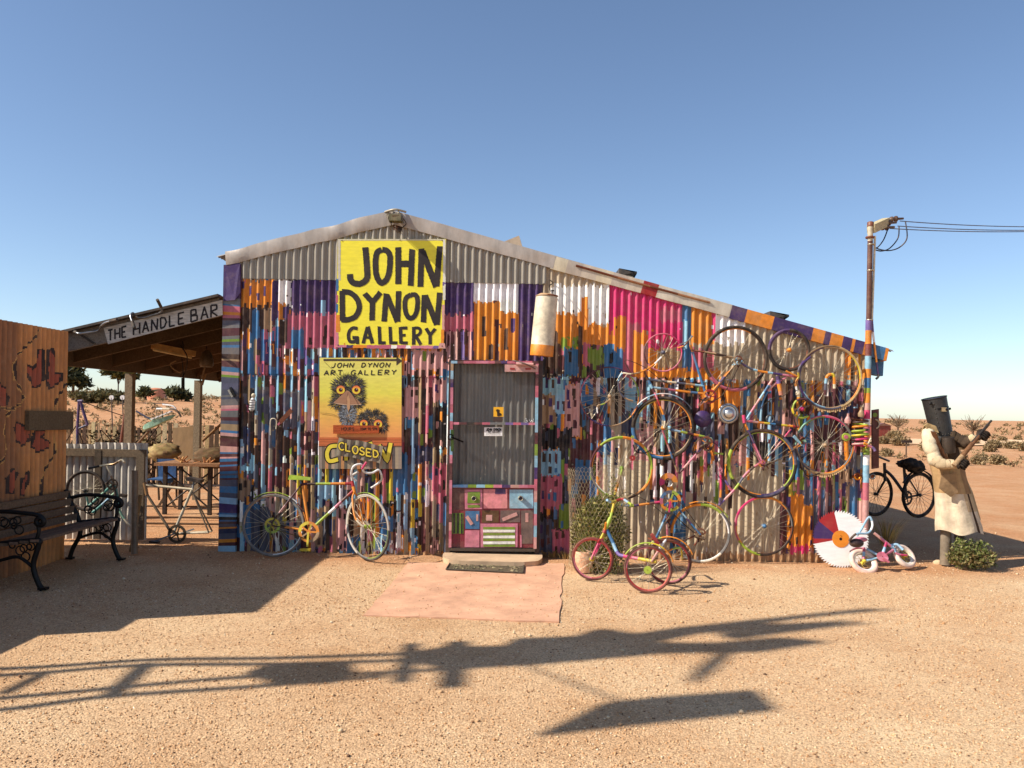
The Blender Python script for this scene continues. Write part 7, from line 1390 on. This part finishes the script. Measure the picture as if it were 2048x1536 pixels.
X = ray(1762, 842)[0] * (48 + D0); t = thing('red_hut', 'tiny red shed on the horizon right of the pole', 'hut', (X, 48, float(hgt(X, 48)))); mb = MB(); b0 = t.location; mb.box((b0.x - .5, 47.6, b0.z - .2), (b0.x + .5, 48.6, b0.z + .75), (130, 54, 44)); mb.build('wall', 'paint', t); mb = MB(); mb.slab([(b0.x - .6, 47.5, b0.z + .75), (b0.x + .6, 47.5, b0.z + .75), (b0.x, 47.5, b0.z + .95)], (0, 1.2, 0), (112, 70, 60)); mb.build('roof', 'paint', t)
X = ray(1813, 870)[0] * (24 + D0); z0 = float(hgt(X, 24)); t = thing('track_sign', 'small dark board on a post beside the dirt track', 'sign', (X, 24, z0)); mb = MB(); mb.tube([(X, 24, z0 - .1), (X, 24, z0 + .62)], .03, (110, 88, 70), 6); mb.build('post', 'wood', t); mb = MB(); mb.box((X - .2, 23.96, z0 + .58), (X + .22, 24.0, z0 + .68), (60, 48, 44)); mb.build('board', 'wood', t)
SCR = [lin(146, 122, 86), lin(124, 106, 72), lin(166, 140, 102), lin(108, 92, 64), lin(184, 158, 116)]
def shrub_mesh(nm, w, h, n):
    mb = MB()
    for _ in range(5): leaf_cloud(mb, (random.uniform(-.4, .4) * w, random.uniform(-.4, .4) * w, h * .45), w * .55, w * .55, h * .5, n // 5, .055, SCR, .6)
    return mb
protos = []
SL = 'low grey-brown saltbush on the sandy plain right of the sheds'
for k in range(3):
    t = thing('saltbush', SL, 'bush', (0, 0, 0), 'saltbushes on the plain'); shrub_mesh('f', .34, .32, 800).build('foliage', 'leaf', t); mb = MB(); stems(mb, Vector((0, 0, 0)), 10, .3, .3, (96, 76, 56), .01); mb.build('stems', 'bark', t); protos.append(t)
spots = [(1800, 892), (1762, 888), (1775, 905), (1900, 905), (1925, 900), (1948, 893), (1965, 915), (1985, 892), (2005, 885), (2022, 893), (1978, 905), (1996, 920), (1885, 890), (1935, 882), (2036, 880), (1852, 905), (2044, 905), (1770, 870), (1790, 878), (1910, 930), (1955, 930), (1872, 876)]
for i, (px, py) in enumerate(spots):
    a, b_ = ray(px, py); D = 15.
    for _ in range(20): D = (float(hgt(a * D, D - D0)) - .02 - EYE) / b_
    loc = (a * D, D - D0, float(hgt(a * D, D - D0)) - .03); scl = random.uniform(.75, 1.35) * (.8 + D * .012)
    if i < 3: protos[i].location = loc; protos[i].rotation_euler = (0, 0, random.uniform(0, 6)); protos[i].scale = (scl,) * 3
    else: copy_thing(protos[i % 3], loc, random.uniform(0, 6), scl)
mb = MB()
for _ in range(1250):
    D = 27 + 140 * random.random() ** 1.6; X = random.choice([random.uniform(-.7, .75), random.uniform(-.7, -.3)]) * D; Y = D - D0
    if -3.6 < X < 8 and Y < 9: continue
    if X > 8 and 34 + .09 * X - 1.5 < Y < 43 + .09 * X: continue
    z = float(hgt(X, Y)); w = random.uniform(.12, .36) * (.7 + D * .012)
    leaf_cloud(mb, (X, Y, z + w * .35), w, w, w * .5, 26, .055 * (.8 + D * .03), SCR, .5)
o = mb.build('scrub', 'leaf'); tag(o, 'far scatter of low dry scrub across the plain', 'scrub', kind='stuff')

# ================================================================== TALL SCRAP SCULPTURE left of the view (its shadow lies across the yard)
XM = -7.0; TA = math.tan(SUN_EL) / math.cos(SUN_AZ); TB = math.tan(SUN_AZ)
def up_(px, py, X=XM):
    g = G(px, py); L_ = g.x - X; return Vector((X, g.y - TB * L_, TA * L_))
ms = thing('scrap_mast', 'tall scrap metal mast sculpture standing left of the yard', 'sculpture', (XM, up_(0, 1360).y, 0))
rod = lambda pts, r, c=(110, 92, 78), nm='rod': MB().tube([up_(x, y) for x, y in pts], r, c, 8).build(nm, 'iron', ms)
for pts in ([(-420, 1340), (0, 1334), (300, 1315), (560, 1312), (900, 1302)], [(-420, 1362), (0, 1347), (280, 1326), (560, 1324), (860, 1316)], [(-420, 1425), (0, 1393), (450, 1352), (700, 1345), (900, 1335)], [(-420, 1450), (0, 1416), (210, 1389), (520, 1368), (760, 1350)]):
    mb = MB(); P = [up_(x, y) for x, y in pts]; P[0].z = max(P[0].z, 0); mb.tube([Vector((P[0].x, P[0].y, 0))] + P if P[0].z > .05 else P, .035, (110, 92, 78), 8); mb.build('upright', 'iron', ms)
for pts, r in (([(290, 1322), (212, 1392)], .04), ([(80, 1345), (0, 1385)], .03), ([(820, 1284), (800, 1362)], .04), ([(912, 1280), (900, 1372)], .055)): rod(pts, r, nm='cross_brace')
def plate(pts, nm, th=.12): mb = MB(); mb.slab([up_(x, y) - Vector((th / 2, 0, 0)) for x, y in pts], (th, 0, 0), (96, 82, 72)); mb.build(nm, 'iron', ms)
plate([(500, 1342), (560, 1322), (680, 1322), (692, 1345), (640, 1364), (560, 1366)], 'lower_plate'); plate([(826, 1304), (900, 1290), (1020, 1288), (1042, 1273), (1160, 1268), (1204, 1254), (1262, 1265), (1340, 1256), (1372, 1250), (1390, 1262), (1300, 1280), (1440, 1282), (1560, 1272), (1645, 1281), (1500, 1302), (1300, 1304), (1060, 1326), (900, 1336), (838, 1322)], 'body_plate')
for pts in ([(1330, 1262), (1500, 1244), (1640, 1226), (1785, 1215)], [(1360, 1258), (1560, 1234), (1745, 1213)], [(1400, 1256), (1600, 1246), (1700, 1238)], [(1460, 1268), (1640, 1250), (1735, 1242)], [(1450, 1300), (1410, 1335), (1380, 1362)]): MB().tube([up_(x, y) for x, y in pts], ([.10] if len(pts) > 3 or pts[0][1] < 1290 else [.04]) + [.05] * (len(pts) - 2) + [.02], (100, 84, 72), 7).build('branch', 'iron', ms)
XV = -5.6
mb = MB(); mb.slab([up_(x, y, XV) for x, y in ((1060, 1468), (1130, 1436), (1200, 1402), (1300, 1390), (1490, 1376), (1530, 1416), (1350, 1436), (1200, 1452))], (.06, 0, 0), (120, 100, 84)); vane = mb.build('vane', 'iron', ms)
pv = up_(1280, 1415, XV); mb = MB(); mb.tube([pv, Vector((XM, up_(1000, 1310).y, up_(1000, 1310).z))], .012, (90, 80, 72), 6); mb.build('vane_stay', 'iron', ms)
